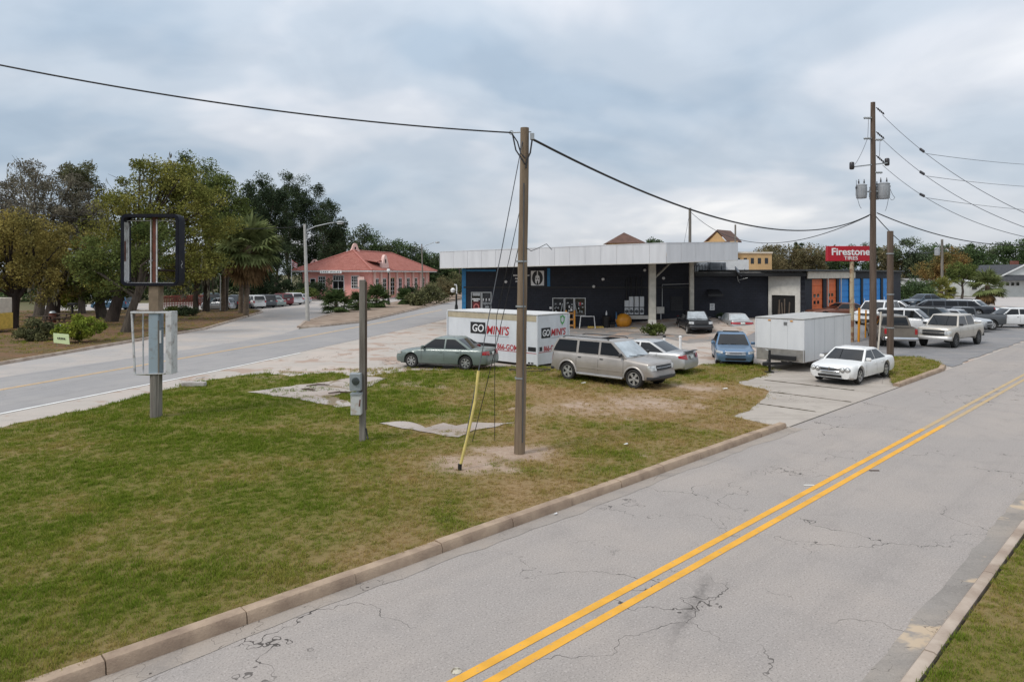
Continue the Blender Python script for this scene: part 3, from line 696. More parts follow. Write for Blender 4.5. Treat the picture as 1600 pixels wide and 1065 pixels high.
# beige entrance on the end wall of the bays
def wallp(t, v): return C0+RD*t+RN*v
def ewall(name, v0, v1, z0, z1, m, t0=-.12, t1=.0): return MB().prism([wallp(t0, v0), wallp(t1, v0), wallp(t1, v1), wallp(t0, v1)], z0, z1).build(name, m, bl)
ewall('entrance_wall', .35, 3.0, 2.75, 4.30, mat_offwhite); ewall('entrance_wall', .35, .75, -.05, 2.748, mat_offwhite); ewall('entrance_wall', 2.72, 3.0, -.05, 2.748, mat_offwhite)
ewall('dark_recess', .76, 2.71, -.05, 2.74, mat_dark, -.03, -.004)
for k in range(5):
    v = .95+1.5*random.random(); q0, q1 = wallp(-.16-.1*random.random(), v), wallp(-.06, v+random.uniform(-.2, .2)); MB().bar((q0.x, q0.y, .3), (q1.x, q1.y, 2.0+.5*random.random()), .09, .03).build('leaning_board', M('scrap_timber', (.13, .10, .075), .8), bl)
# bays
gz = .83
mb = MB(); back = 12
q = [C0, C1, C1+RN*back, C0+RN*back]
DO = [(1.4, 3.7, 'o'), (4.5, 6.7, 'o'), (7.3, 9.7, 'b'), (10.5, 12.7, 'b'), (13.2, 15.3, 'b'), (16.1, 18.2, 'b'), (18.8, 20.9, 'b')]
def wallp(t, v): return C0+RD*t+RN*v
mb = MB(); ts = [0]+[e for d in DO for e in d[:2]]+[24.3]
for i in range(0, len(ts)-1, 2):
    a, b_ = ts[i], ts[i+1]; mb.prism([wallp(a, 0), wallp(b_, 0), wallp(b_, .45), wallp(a, .45)], -.05, 4.10)
mb.prism([wallp(0, 0), wallp(24.3, 0), wallp(24.3, .45), wallp(0, .45)], 4.10, 4.70)
mb.prism([wallp(0, .451), wallp(.3, .451), wallp(.3, back), wallp(0, back)], -.05, 4.70); mb.prism([wallp(24.0, .451), wallp(24.3, .451), wallp(24.3, back), wallp(24.0, back)], -.05, 4.70)
mb.build('bay_wall', mat_bw, bl)
MB().prism([wallp(-1.2, -.55), wallp(24.7, -.30), wallp(24.7, back), wallp(-1.2, back)], 4.71, 4.86).build('bay_roof', mat_blackprint, bl, bevel=.02)
MB().prism([wallp(-.1, -.30), wallp(10.3, -.30), wallp(10.3, -.20), wallp(-.1, -.20)], 4.13, 4.705).build('fascia_board', mat_cream, bl, bevel=.01)
for t in (4.1, 7.0): MB().tube([(*wallp(t, -.25), gz-.1), (*wallp(t, -.25), 4.14)], .05, 10).build('post', mat_offwhite, bl, smooth=60)
for a, b_, c in DO:
    dm = mat_orange_door if c == 'o' else mat_blue_door; n = 6; hh = (4.08-gz+.1)/n
    door = MB().prism([wallp(a+.01, .13), wallp(b_-.01, .13), wallp(b_-.01, .17), wallp(a+.01, .17)], gz-.1, 4.09).build('bay_door', dm, bl)
    for k in range(n):
        z = gz-.1+k*hh
        MB().prism([wallp(a+.03, .08), wallp(b_-.03, .08), wallp(b_-.03, .128), wallp(a+.03, .128)], z+.015, z+hh-.015).build('door_panel', dm, door, bevel=.012)
        if c == 'o' and k in (2, 3):
            for f in (.30, .62): s = a+(b_-a)*f; MB().prism([wallp(s-.22, .07), wallp(s+.22, .07), wallp(s+.22, .079), wallp(s-.22, .079)], z+.16, z+hh-.12).build('window_pane', mat_pane, door)
    if c == 'b':
        s = a+(b_-a)*.25; MB().prism([wallp(s-.09, .06), wallp(s+.09, .06), wallp(s+.09, .079), wallp(s-.09, .079)], 1.6, 2.2).build('notice', mat_white, door)
# canopy
A, B, C_, D, E = V((xat(688, 57), 57)), V((xat(1041, 51), 51)), V((xat(1152, 53.5), 53.5)), V((xat(1152, 53.5)-1.2, 62)), V((xat(688, 57)+.3, 62))
zb = {0: 5.0, 1: 5.34, 2: 5.60}; zt_ = {0: 6.32, 1: 6.80, 2: 6.95}
can = MB(); pts = [A, B, C_, D, E]; zs = [5.06, 5.40, 5.66, 5.60, 5.06]
can.v = [(p.x, p.y, z) for p, z in zip(pts, zs)]+[(p.x, p.y, z+.12) for p, z in zip(pts, zs)]
can.f = [(0, 4, 3), (0, 3, 1), (1, 3, 2), (5, 8, 9), (5, 6, 8), (6, 7, 8)]+[(i, (i+1) % 5, 5+(i+1) % 5, 5+i) for i in range(5)]
soff = can.build('soffit', mat_soffit, bl)
def fascia(P0, P1, z0a, z0b, z1a, z1b, n):
    root_ = bl; d = (P1-P0); nrm = V((d.y, -d.x)).normalized()
    for k in range(n):
        a, b_ = k/n, (k+1)/n; g = .006/d.length
        pa, pb = P0+d*(a+g), P0+d*(b_-g); j = random.uniform(0, .012)
        za0, za1 = z0a+(z0b-z0a)*a, z1a+(z1b-z1a)*a; zb0_, zb1_ = z0a+(z0b-z0a)*b_, z1a+(z1b-z1a)*b_
        MB().slab([(pa.x, pa.y, za0), (pb.x, pb.y, zb0_), (pb.x, pb.y, zb1_), (pa.x, pa.y, za1)], (nrm.x, nrm.y, 0), .05+j).build('fascia_panel', mat_fascia, bl, bevel=.006)
    MB().slab([(P0.x, P0.y, z0a-.05), (P1.x, P1.y, z0b-.05), (P1.x, P1.y, z0b-.002), (P0.x, P0.y, z0a-.002)], (nrm.x, nrm.y, 0), .07).build('fascia_trim', mat_offwhite, bl)
    MB().slab([(P0.x, P0.y, z1a+.002), (P1.x, P1.y, z1b+.002), (P1.x, P1.y, z1b+.05), (P0.x, P0.y, z1a+.05)], (nrm.x, nrm.y, 0), .075).build('fascia_cap', mat_fascia, bl)
fascia(A, B, 5.0, 5.34, 6.32, 6.80, 15); fascia(B, C_, 5.34, 5.60, 6.80, 6.95, 5); fascia(C_, D, 5.60, 5.60, 6.95, 6.95, 7); fascia(E, A, 5.0, 5.0, 6.32, 6.32, 4)
# canopy columns
cb = G(1019, 517.5)
mb = MB().box((cb.x-.26, cb.y-.22, -.03), (cb.x+.26, cb.y+.22, 5.38)); mb.build('canopy_column', mat_col, bl, bevel=.02, label='broad cream canopy column')
MB().box((cb.x-.28, cb.y-.24, -.03), (cb.x+.28, cb.y+.24, .9)).build('column_base', mat_offwhite, bl, bevel=.02)
MB().bar((cb.x+.2, cb.y, 4.2), (cb.x+2.2, cb.y+3, 5.5), .12).build('canopy_brace', mat_col, bl)
c2 = V((xat(1080.5, 55), 55)); MB().box((c2.x-.17, c2.y-.15, -.03), (c2.x+.17, c2.y+.15, 5.52)).build('canopy_column', mat_col, bl, bevel=.02)
# windows and door
def framed(px0, px1, py0, py1, name='window', Y=YW, fr=.07, parent=bl):
    a, b_, z0, z1 = xat(px0, Y), xat(px1, Y), zat(py1, Y), zat(py0, Y)
    mb = MB().box((a, Y-.07, z1-fr), (b_, Y-.004, z1)).box((a, Y-.07, z0), (b_, Y-.004, z0+fr)).box((a, Y-.07, z0+fr), (a+fr, Y-.004, z1-fr)).box((b_-fr, Y-.07, z0+fr), (b_, Y-.004, z1-fr))
    w = mb.build(name, mat_alu, parent); MB().box((a+fr, Y-.03, z0+fr), (b_-fr, Y-.005, z1-fr)).build('pane', mat_pane, w); return w, a, b_, z0, z1
w1, *_ = framed(736, 752.4, 456, 491); w2, *_ = framed(752.6, 768, 456, 491)
w3, *_ = framed(863, 881.8, 465, 493); dr, *_ = framed(882, 897, 465, 508, 'door'); w4, *_ = framed(897.2, 915, 465, 493.5)
def panel(px0, px1, py0, py1, m, parent, name='poster', dy=.034, Y=YW, t=.004):
    return MB().box((xat(px0, Y), Y-dy, zat(py1, Y)), (xat(px1, Y), Y-dy+t, zat(py0, Y))).build(name, m, parent)
panel(738.5, 750.5, 457.5, 462, mat_alu, w1, 'shade')
panel(738, 750, 466, 468.2, mat_text_w, w1, 'print_line'); panel(740, 747.5, 469, 470.6, mat_text_w, w1, 'print_line')
panel(738.3, 750.3, 471.2, 490, M('dark_red_print', (.10, .01, .012), .5), w1, 'poster', .033)
def ring_print(cx, cy, rx, rz_, th, m, parent, Y, dy):
    mb = MB(); n = 28; rows = [[], []]
    for k in range(n+1):
        t = 2*math.pi*k/n
        for j, s in enumerate((1, 1-th)): rows[j].append((cx+rx*s*math.cos(t), Y-dy, cy+rz_*s*math.sin(t)))
    return mb.grid(rows).build('print_ring', m, parent)
ring_print(xat(744.2), zat(479.5), .24, .30, .32, M('pink_print', (.52, .16, .15), .5), w1, YW, .040)
for k in range(3): panel(754.5+k*4.6, 755.9+k*4.6, 466, 470, mat_text_w, w2, 'print_mark')
for k in range(7):
    a = 754.2+k*1.8; panel(a, a+1.2, 471.5+random.random()*1.5, 475+random.random()*1.2, M('grey_print', (.30, .32, .33), .6), w2, 'print_mark')
panel(758, 764, 478, 481, M('grey_print', (.30, .32, .33), .6), w2, 'print_mark')
def splash(px0, px1, py0, py1, n, seed, parent, mats):
    r = random.Random(seed)
    for k in range(n):
        a = r.uniform(px0, px1-2); b_ = r.uniform(py0, py1-3); w = r.uniform(.8, 2.6); h = r.uniform(1, 3.6)
        panel(a, min(a+w, px1), b_, min(b_+h, py1), mats[k % len(mats)], parent, 'print_mark', .032+.002*k)
gp = _mats['grey_print']
splash(866, 879, 473, 490, 9, 1, w3, [mat_text_w, gp, gp]); splash(885, 895, 472, 488, 12, 2, dr, [mat_text_w, mat_text_w, gp]); splash(901, 913, 472, 490, 10, 3, w4, [mat_text_w, gp, gp])
panel(905, 907.5, 472, 477, mat_redprint, w4, 'print_mark', .06)
for px0 in (877, 900):   # diagonal pale strokes on the side panes
    s = 1 if px0 < 890 else -1
    MB().bar((xat(px0+s*2), YW-.045, zat(474)), (xat(px0-s*1.5), YW-.045, zat(490)), .09, .005, up=(0, 1, 0)).build('print_stroke', gp, w3 if s > 0 else w4)
MB().bar((xat(895.6), YW-.12, zat(490)), (xat(895.6), YW-.12, zat(497)), .04).build('handle', mat_chrome if 'mat_chrome' in globals() else mat_alu, dr)
# emblem panel and rows of lettering beside it
emb = panel(829.5, 850, 423, 446, mat_white, bl, 'emblem_panel', .06, t=.05)
def disc(cx, cz, rx, rz_, m, dy, parent, n=36):
    mb = MB(); mb.v = [(cx+rx*math.cos(2*math.pi*k/n), YW-dy, cz+rz_*math.sin(2*math.pi*k/n)) for k in range(n)]; mb.f = [tuple(range(n))]; return mb.build('emblem_print', m, parent)
ex, ez = xat(839.7), zat(434.5); disc(ex, ez+.02, .46, .60, mat_blackprint, .064, emb)
def eshape(pts, m, dy): 
    mb = MB(); mb.v = [(ex+x, YW-dy, ez+z) for x, z in pts]; mb.f = [tuple(range(len(pts)))]; return mb.build('emblem_print', m, emb)
eshape([(-.04, .62), (.04, .62), (.05, .2), (-.05, .2)], mat_white, .068)                      # crest
eshape([(-.20, -.02), (-.17, .16), (-.09, .25), (0, .27), (.09, .25), (.17, .16), (.20, -.02), (.19, -.30), (.13, -.46), (.07, -.50), (.05, -.26), (0, -.18), (-.05, -.26), (-.07, -.50), (-.13, -.46), (-.19, -.30)], mat_white, .070)
for s in (-1, 1): eshape([(s*.03, -.02), (s*.15, .03), (s*.15, -.06), (s*.05, -.10)], mat_blackprint, .074)
for py, a, b_ in ((430.2, 802, 827), (435, 805, 823), (439.5, 805.5, 823)):
    k = a
    while k < b_-.5:
        w = random.uniform(1.2, 2.4); panel(k, min(k+w, b_), py-1.1, py+1.1, mat_text_w, bl, 'sign_letter', .03, t=.025); k += w+.5
# fittings on the wall
def fit(name, px0, px1, py0, py1, m, dy0=.12, Y=YW, parent=bl, bevel=.01):
    return MB().box((xat(px0, Y), Y-dy0, zat(py1, Y)), (xat(px1, Y), Y-.003, zat(py0, Y))).build(name, m, parent, bevel=bevel)
for px, py in ((927.5, 447.5), (1036.5, 434.5), (790.5, 440), (942, 436), (1007, 422)): 
    o = MB().lathe([(.001, -.10), (.09, -.09), (.13, -.04), (.13, 0)], (xat(px), YW-.05, zat(py)), 'y', 14).build('wall_lamp', mat_white, bl, smooth=50)
fit('junction_box', 858.5, 862, 479, 482.5, mat_white)
# meters
for k, (a, t) in enumerate(((975.5, 469), (982.6, 463), (990.8, 463), (999, 463))):
    mbx = fit('meter_box', a, a+6.6, t, 479.2, M('meter_grey', (.62, .65, .67), .5, var=.1), .22); fit('meter_box', a+.2, a+6.4, 480.6, 490.8, _mats['meter_grey'], .2)
    MB().lathe([(.001, -.07), (.13, -.06), (.15, 0)], (xat(a+3.3), YW-.205, zat(486)), 'y', 16).build('meter_dial', M('dial_glass', (.08, .09, .10), .15), mbx, smooth=40)
    MB().tube([(xat(a+3.2), YW-.08, zat(t)), (xat(a+3.2), YW-.08, zat(434.5)), (xat(a+3.2), YW-.2, zat(433.4))], .045, 8).build('conduit', mat_blackprint, bl, smooth=60)
MB().box((xat(973), YW-.35, zat(498)), (xat(1018), YW-.05, zat(492.3))).build('meter_shelf', mat_offwhite, bl, bevel=.01)
fit('switch_box', 1025, 1036.5, 479, 489.5, mat_offwhite, .35)
MB().tube([(xat(1034.5), YW-.06, zat(479)), (xat(1034.5), YW-.06, zat(444.5)), (xat(1078), YW-.06, zat(443.2))], .04, 8).build('conduit', mat_alu, bl, smooth=60)
MB().tube([(xat(1032), YW-.15, -.05), (xat(1032), YW-.15, zat(489.5))], .06, 8).build('conduit', mat_alu, bl, smooth=60)
lv = fit('louvre', 1047.5, 1067, 463, 485, mat_blackprint, .05)
for k in range(8): z = zat(484-2.7*k); MB().slab([(xat(1048.4), YW-.10, z-.06), (xat(1066.2), YW-.10, z-.06), (xat(1066.2), YW-.052, z+.05), (xat(1048.4), YW-.052, z+.05)], (0, -1, 0), .012).build('slat', M('louvre_slat', (.03, .03, .033), .6), lv)
# low wall fittings: awning, notice, dish
Y2 = 57.2
x, z = xat(1113.5, Y2), zat(457, Y2)
aw_ = MB().slab([(x-.62, Y2-.9, z-.18), (x+.62, Y2-.9, z-.18), (x+.5, Y2-.003, z+.22), (x-.5, Y2-.003, z+.22)], (0, 0, 1), .05).build('awning', mat_blackprint, bl)
MB().box((x-.62, Y2-.92, z-.30), (x+.62, Y2-.88, z-.16)).build('valance', mat_blackprint, aw_)
nt_ = fit('notice', 1109, 1116.5, 474, 484.5, mat_white, .03, Y=Y2); 
for k in range(4): panel(1110.2, 1115.2-.6*(k % 2), 475.5+2.2*k, 476.6+2.2*k, gp, nt_, 'print_line', .034, Y=Y2)
p = P(1153, 432, 56.9); dish = MB()
for j in range(6): pass
prof = [(.50*s, .16*s*s) for s in (0.02, .3, .55, .8, 1.0)]
d = MB().lathe(prof+[(p_[0]*1.0, p_[1]-.015) for p_ in reversed(prof)], (0, 0, 0), 'z', 22).build('satellite_dish', M('dish_grey', (.16, .17, .19), .5), bl, smooth=50); d.location = p+V((-.2, -.3, .35)); d.rotation_euler = (math.radians(58), 0, math.radians(62))
MB().tube([p+V((-.15, -.2, .2)), p+V((0, -.1, -.4)), p+V((.25, .28, -.5))], .035, 8).build('dish_arm', mat_alu, bl, smooth=60); MB().tube([p+V((.0, -.1, -.3)), p+V((.65, -.45, -.1))], .02, 6).build('dish_feed', mat_alu, bl)
# rooftop units on the low block
hv = M('hvac_grey', (.17, .185, .20), .6, var=.15); 
def unit(px0, px1, py0, py1, Y, dep, m):
    o = MB().box((xat(px0, Y), Y, zat(py1, Y)), (xat(px1, Y), Y+dep, zat(py0, Y))).build('rooftop_unit', m, bl, bevel=.03)
    for k in range(6):
        z = zat(py1, Y)+(zat(py0, Y)-zat(py1, Y))*(k+1)/7.5; MB().box((xat(px0+1, Y), Y-.012, z-.02), (xat(px1-1, Y), Y-.002, z+.02)).build('grille_slat', mat_blackprint, o)
    return o
unit(1110.5, 1126, 409.5, 424.7, 60, 1.4, hv); unit(1128, 1134.5, 409.5, 424.7, 60.3, 1.2, hv)
wu = MB().box((xat(1084, 61), 61, 4.66), (xat(1170, 61), 62, 5.78)).build('parapet', mat_white, bl)
for k in range(5): px = 1086+k*4.6; MB().tube([P(px, 430-6, 60.6), P(px, 415, 60.6), P(px+1.6, 413, 60.6), P(px+3, 416, 60.6), P(px+3, 424, 60.6)], .09, 8).build('vent_pipe', mat_steel, bl, smooth=60)
MB().tube([P(1140, 425, 60.2), P(1160, 424, 60.2), P(1163, 420, 60.2)], .11, 8).build('roof_pipe', mat_steel, bl, smooth=60)

# things standing by the wall
def bench(loc, rz, label):
    b_ = thing('bench', label, 'bench', loc, rz)
    for k in range(3): MB().cbox((0, -.14+.14*k, .45), (1.7, .125, .045)).build('plank', mat_timber, b_, bevel=.006)
    for s in (-1, 1): MB().cbox((s*.65, -.14, .21), (.09, .09, .42)).cbox((s*.65, .14, .21), (.09, .09, .42)).cbox((s*.65, 0, .15), (.07, .2, .07)).build('leg', mat_timber, b_)
    MB().cbox((0, 0, .24), (1.2, .06, .07)).build('stretcher', mat_timber, b_)
p = G(928, 509.5); bench((p.x, p.y-.6, 0), .05, 'low weathered timber bench beside the shop door')
fr = thing('pipe_frame', 'white pipe frame standing over the end of the timber bench', 'frame', (xat(914, 56.5), 56.5, 0))
MB().tube([(-.45, 0, 0), (-.35, 0, 1.0), (.75, .0, 1.0), (.85, 0, .0)], .045, 8).build('hoop', mat_white, fr, smooth=60); MB().tube([(-.40, .4, 0), (-.30, .4, .98), (-.35, 0, 1.0)], .035, 8).build('hoop', mat_white, fr, smooth=60)
tb = thing('trash_bin', 'black bin with white bottle on its lid by the bench', 'bin', (xat(947.5, 56.9), 56.9, 0))
MB().lathe([(.001, 0), (.30, 0), (.36, .95), (.38, 1.0), (.33, 1.02), (.001, 1.08)], n=18).build('body', mat_blackprint, tb, smooth=40); 
bt = thing('bottle', 'white bottle standing on the black bin', 'bottle', (xat(947.5, 56.9), 56.9, 1.08)); MB().lathe([(.001, 0), (.07, 0), (.07, .22), (.03, .28), (.03, .36), (.001, .37)], n=12).build('body', mat_white, bt, smooth=40); MB().lathe([(.001, .41), (.036, .41), (.036, .365)], n=12).build('cap', mat_blackprint, bt, smooth=40)
ch = thing('chair', 'dark office chair with blue post between the bin and the orange ball', 'chair', (xat(958, 56.7), 56.7, 0))
MB().cbox((-.05, 0, .48), (.55, .5, .09)).build('seat', mat_blackprint, ch, bevel=.03); MB().cbox((.26, 0, 1.0), (.07, .42, .5)).build('backrest', mat_steelblue, ch, bevel=.02); MB().tube([(.24, 0, .05), (.26, 0, 1.35)], .05, 8).build('post', mat_steelblue, ch)
for k in range(5): a = k*1.257; MB().bar((0, 0, .10), (.3*math.cos(a), .3*math.sin(a), .04), .05).build('foot', mat_blackprint, ch)
ob = thing('orange_ball', 'big dimpled orange ball on the ground under the meter shelf', 'ball', (xat(974, 56.8), 56.8, 0))
mb = MB(); R_ = .66
for j in range(13):
    th = math.pi*j/12
    mb.v += [((R_*math.sin(th)*(1+.05*math.cos(6*t)))*math.cos(t), (R_*math.sin(th)*(1+.05*math.cos(6*t)))*math.sin(t), R_*.94-R_*.94*math.cos(th)) for t in np.linspace(0, 2*math.pi, 24, endpoint=False)]
for j in range(12):
    for k in range(24): mb.f.append((j*24+k, j*24+(k+1) % 24, (j+1)*24+(k+1) % 24, (j+1)*24+k))
mb.build('shell', mat_orange_pl, ob, smooth=60); MB().lathe([(.001, 1.34), (.09, 1.34), (.12, 1.20)], n=10).build('valve', mat_blackprint, ob)
ofr = thing('pallet_stand', 'orange-brown timber stand in front of the shop door', 'stand', (xat(891, 56.6), 56.6, 0))
for s in (-.35, .35): MB().cbox((s, 0, .75), (.13, .1, 1.5)).build('post', mat_orange_pl, ofr, bevel=.01)
for z in (.25, .75, 1.25): MB().cbox((0, -.06, z), (.62, .03, .16)).build('slat', M('stand_timber', (.40, .20, .07), .8), ofr)
for px, py, lb in ((935, 512.5, 'yellow concrete wheel stop before the timber bench'), (1003, 514.5, 'yellow concrete wheel stop under the meter shelf'), (1131, 517.5, 'yellow concrete wheel stop between the black pickup and pale saloon')):
    p = G(px, py); o = MB().prism([(-.9, -.09), (.9, -.09), (.9, .09), (-.9, .09)], 0, .14).build('wheel_stop', mat_yel, None, bevel=.03); o.location = (p.x, p.y, .004); o.rotation_euler = (0, 0, -.05); tag(o, lb, 'wheel stop')
for px, py, cap, lb in ((1038, 537, 1, 'short white bollard with black cap near the silver saloon'), (1063, 545.5, 0, 'plain white bollard with rounded top near the silver saloon')):
    p = G(px, py); h_ = 12*p.y/FPX if cap else 20*p.y/FPX
    b_ = thing('bollard', lb, 'bollard', p); MB().lathe([(.08, -.05), (.08, h_-.06), (.10, h_-.05), (.10, h_), (.05, h_+.04), (.001, h_+.05)], n=14).build('post', mat_white, b_, smooth=40)
    if cap: MB().lathe([(.105, h_-.07), (.105, h_+.02), (.001, h_+.07)], n=14).build('cap', mat_blackprint, b_, smooth=40)

# ------------------------------------------------------------------ storage container
mat_cont = M('container_white', (0.66, 0.68, 0.70), .45, scale=1.2, c2=(0.56, 0.58, 0.60), stretch=(1, 1, .5)); mat_tan = M('container_tan_band', (0.42, 0.36, 0.25), .6, var=.15)
cc = G(840, 572, .08); Lc, Wc, Hc = 6.3, 2.45, 2.48
la = math.atan2(.42, -.9); ld = V((-.747, .665)).normalized(); wd = V((.665, .747)).normalized()   # long side runs left and back
ct = thing('storage_container', 'white portable storage container lettered GO MINI\'S behind the sage green saloon', 'container', (cc.x, cc.y, .06), 0)
def cpt(a, b_, z, off=0.0, face='L'):
    p = ld*a+wd*b_
    n = (V((-wd.x, -wd.y)) if face == 'L' else V((-ld.x, -ld.y)))*off
    return V((p.x+n.x, p.y+n.y, z))
def cquad(name, a0, a1, z0, z1, m, face='L', off=.004, t=.004, parent=None):
    if face == 'L': pts = [cpt(a1, 0, z0, off, 'L'), cpt(a0, 0, z0, off, 'L'), cpt(a0, 0, z1, off, 'L'), cpt(a1, 0, z1, off, 'L')]; nn = (-wd.x, -wd.y, 0)
    else: pts = [cpt(0, a0, z0, off, 'S'), cpt(0, a1, z0, off, 'S'), cpt(0, a1, z1, off, 'S'), cpt(0, a0, z1, off, 'S')]; nn = (-ld.x, -ld.y, 0)
    return MB().slab(pts, nn, t).build(name, m, parent or ct)
MB().prism([cpt(0, 0, 0)[:2], cpt(Lc, 0, 0)[:2], cpt(Lc, Wc, 0)[:2], cpt(0, Wc, 0)[:2]], .06, Hc-.04).build('body', mat_cont, ct, bevel=.02)
MB().prism([cpt(-.03, -.03, 0)[:2], cpt(Lc+.03, -.03, 0)[:2], cpt(Lc+.03, Wc+.03, 0)[:2], cpt(-.03, Wc+.03, 0)[:2]], Hc-.035, Hc+.02).build('roof', M('container_roof', (.55, .54, .52), .6, var=.1), ct, bevel=.01)
cquad('band', 0.06, Lc-.04, Hc-.34, Hc-.06, mat_tan)
for a in (0, Lc): MB().tube([cpt(a, 0, .02, .02), cpt(a, 0, Hc-.05, .02)], .045, 8).build('corner_post', mat_cont, ct)
MB().tube([cpt(0, Wc, .02, .02, 'S'), cpt(0, Wc, Hc-.05, .02, 'S')], .045, 8).build('corner_post', mat_cont, ct)
for a in (.3, Lc-.3):
    for b_ in (.2, Wc-.2): MB().box(cpt(a, b_, 0)+V((-.1, -.1, -.06)), cpt(a, b_, 0)+V((.1, .1, .062))).build('foot', mat_blackprint, ct)
RL = (math.radians(90), 0, math.atan2(-ld.y, -ld.x)); RS = (math.radians(90), 0, math.atan2(wd.y, wd.x))
zl = lambda py: CAMH-(py-HORIZ)*cc.y/FPX-.06
# long side print
cquad('logo_box', 3.47, 4.55, 1.36, 1.95, mat_blackprint, off=.006)
txt('GO', .38, cpt(3.98, 0, 1.65, .016), RL, mat_text_w, ct, w=.82, shear=.12, bold=.015)
txt("MINI'S", .44, cpt(2.60, 0, 1.60, .012), RL, mat_redprint, ct, w=1.55, shear=.18, bold=.012)
cquad('print_line', 1.85, 3.35, 1.29, 1.315, _mats['grey_print'], off=.006)
txt('866-GOMINIS', .28, cpt(1.66, 0, .80, .012), RL, mat_redprint, ct, w=1.95, bold=.008)
cquad('black_block', .10, .60, .70, .91, mat_blackprint, off=.006); cquad('black_block', 2.75, 5.7, .70, .91, mat_blackprint, off=.006)
cquad('red_stripe', .08, Lc-.1, .60, .625, mat_redprint, off=.006)
for a in (.33, .53): cquad('fork_pocket', a-.07, a+.07, .10, .17, mat_blackprint, off=.006)
# short side print
cquad('logo_box', .28, .98, 1.33, 1.83, mat_blackprint, 'S', off=.006)
txt('GO', .32, cpt(0, .64, 1.58, .016, 'S'), RS, mat_text_w, ct, w=.54, shear=.12, bold=.015)
txt("MINI'S", .36, cpt(0, 1.62, 1.58, .012, 'S'), RS, mat_redprint, ct, w=1.18, shear=.18, bold=.012)
txt('866-GOMINIS', .25, cpt(0, 1.32, .82, .012, 'S'), RS, mat_redprint, ct, w=1.7, bold=.008)
cquad('print_line', 1.05, 2.1, 1.30, 1.325, _mats['grey_print'], 'S', off=.006); cquad('black_block', .14, .34, .72, .92, mat_blackprint, 'S', off=.006); cquad('red_stripe', .08, Wc-.05, .645, .67, mat_redprint, 'S', off=.006)
mat_green_logo = M('green_print', (.06, .33, .07), .5)
mb = MB(); rows = [[], []]
for k in range(25):
    t = 2*math.pi*k/24
    for j, s in enumerate((1, .66)): rows[j].append(cpt(0, 1.95+.17*s*math.cos(t), 2.17+.22*s*math.sin(t), .012, 'S'))
mb.grid(rows).build('green_logo_ring', mat_green_logo, ct)
for a in (0.4, 2.5, 4.6):
    t = a; mb = MB(); c_ = (1.95+.16*math.cos(t), 2.17+.21*math.sin(t)); mb.v = [tuple(cpt(0, c_[0]+.09*math.cos(t+q_), c_[1]+.09*math.sin(t+q_), .014, 'S')) for q_ in (0, 2.1, 4.2)]; mb.f = [(0, 1, 2)]; mb.build('logo_arrow', mat_green_logo, ct)

# ------------------------------------------------------------------ enclosed trailer
mat_trl = M('trailer_white', (0.70, 0.71, 0.715), .4, scale=1.1, c2=(0.61, 0.62, 0.63), metal=.05, stretch=(1, 1, .35)); mat_diamond = M('diamond_plate', (0.36, 0.34, 0.31), .42, scale=2.0, metal=.55, var=.25, bump=.5, bscale=34)
tc0 = V((13.25, 31.0)); td = RD; tn = V((RD.y*-1, RD.x)); Wt, Lt = 2.28, 5.8       # front right corner; tn points left
tr = thing('enclosed_trailer', 'white enclosed trailer with metal nose guard and hitch on the driveway', 'trailer', (tc0.x, tc0.y, 0.04))
def tpt(a, b_, z): p = td*a+tn*b_; return V((p.x, p.y, z))
def tbox(name, a0, a1, b0, b1, z0, z1, m, bevel=0, parent=None): 
    mb = MB().prism([tpt(a0, b0, 0)[:2], tpt(a1, b0, 0)[:2], tpt(a1, b1, 0)[:2], tpt(a0, b1, 0)[:2]], z0, z1); return mb.build(name, m, parent or tr, bevel=bevel)
tbox('body', 0, Lt, 0, Wt, .42, 2.37, mat_trl, .02); tbox('roof', -.03, Lt+.02, -.025, Wt+.025, 2.372, 2.43, M('trailer_trim', (.40, .39, .37), .6, var=.2), .015)
tbox('nose_guard', -.012, -.002, .03, Wt-.03, .44, .98, mat_diamond); tbox('corner_guard', -.008, .10, -.010, -.002, .44, .98, mat_diamond)
for b_ in (0, Wt): tbox('corner_trim', -.02, .04, b_-.03, b_+.03, .99, 2.36, mat_trl, .01)
for b_ in (.75, 1.55): tbox('seam', -.006, -.001, b_-.006, b_+.006, 1.0, 2.36, M('seam_grey', (.50, .51, .52), .6))
for a in np.arange(1.2, Lt, 1.2): tbox('seam', a-.005, a+.005, -.006, -.001, .44, 2.36, _mats['seam_grey'])
tbox('marker_light', -.03, .0, .5, .62, 2.27, 2.32, mat_orange_pl); tbox('marker_light', -.03, .0, 1.55, 1.67, 2.27, 2.32, mat_orange_pl)
tbox('vent', -.03, .0, .78, .92, 2.10, 2.24, M('vent_grey', (.15, .15, .15), .6))
for s in (.55, Wt-.55): MB().bar(tpt(.1, s, .36), tpt(-1.25, Wt/2, .40), .09, .12).build('tongue', mat_blackprint, tr)
tbox('coupler', -1.55, -1.15, Wt/2-.09, Wt/2+.09, .33, .50, mat_blackprint, .02)
jack = MB().tube([tpt(-1.0, Wt/2, .0), tpt(-1.0, Wt/2, 1.0)], .055, 10).build('jack', mat_blackprint, tr, smooth=60); MB().tube([tpt(-1.0, Wt/2, .95), tpt(-1.0, Wt/2+.2, 1.02)], .02, 8).build('crank_handle', mat_steel, jack)
tbox('crossbar', -.30, -.18, .25, 1.55, .52, .72, mat_blackprint, .02); MB().cbox(tpt(-1.05, Wt/2, -.02)+V((0, 0, .02)), (.34, .34, .06)).build('jack_foot', mat_blackprint, tr)
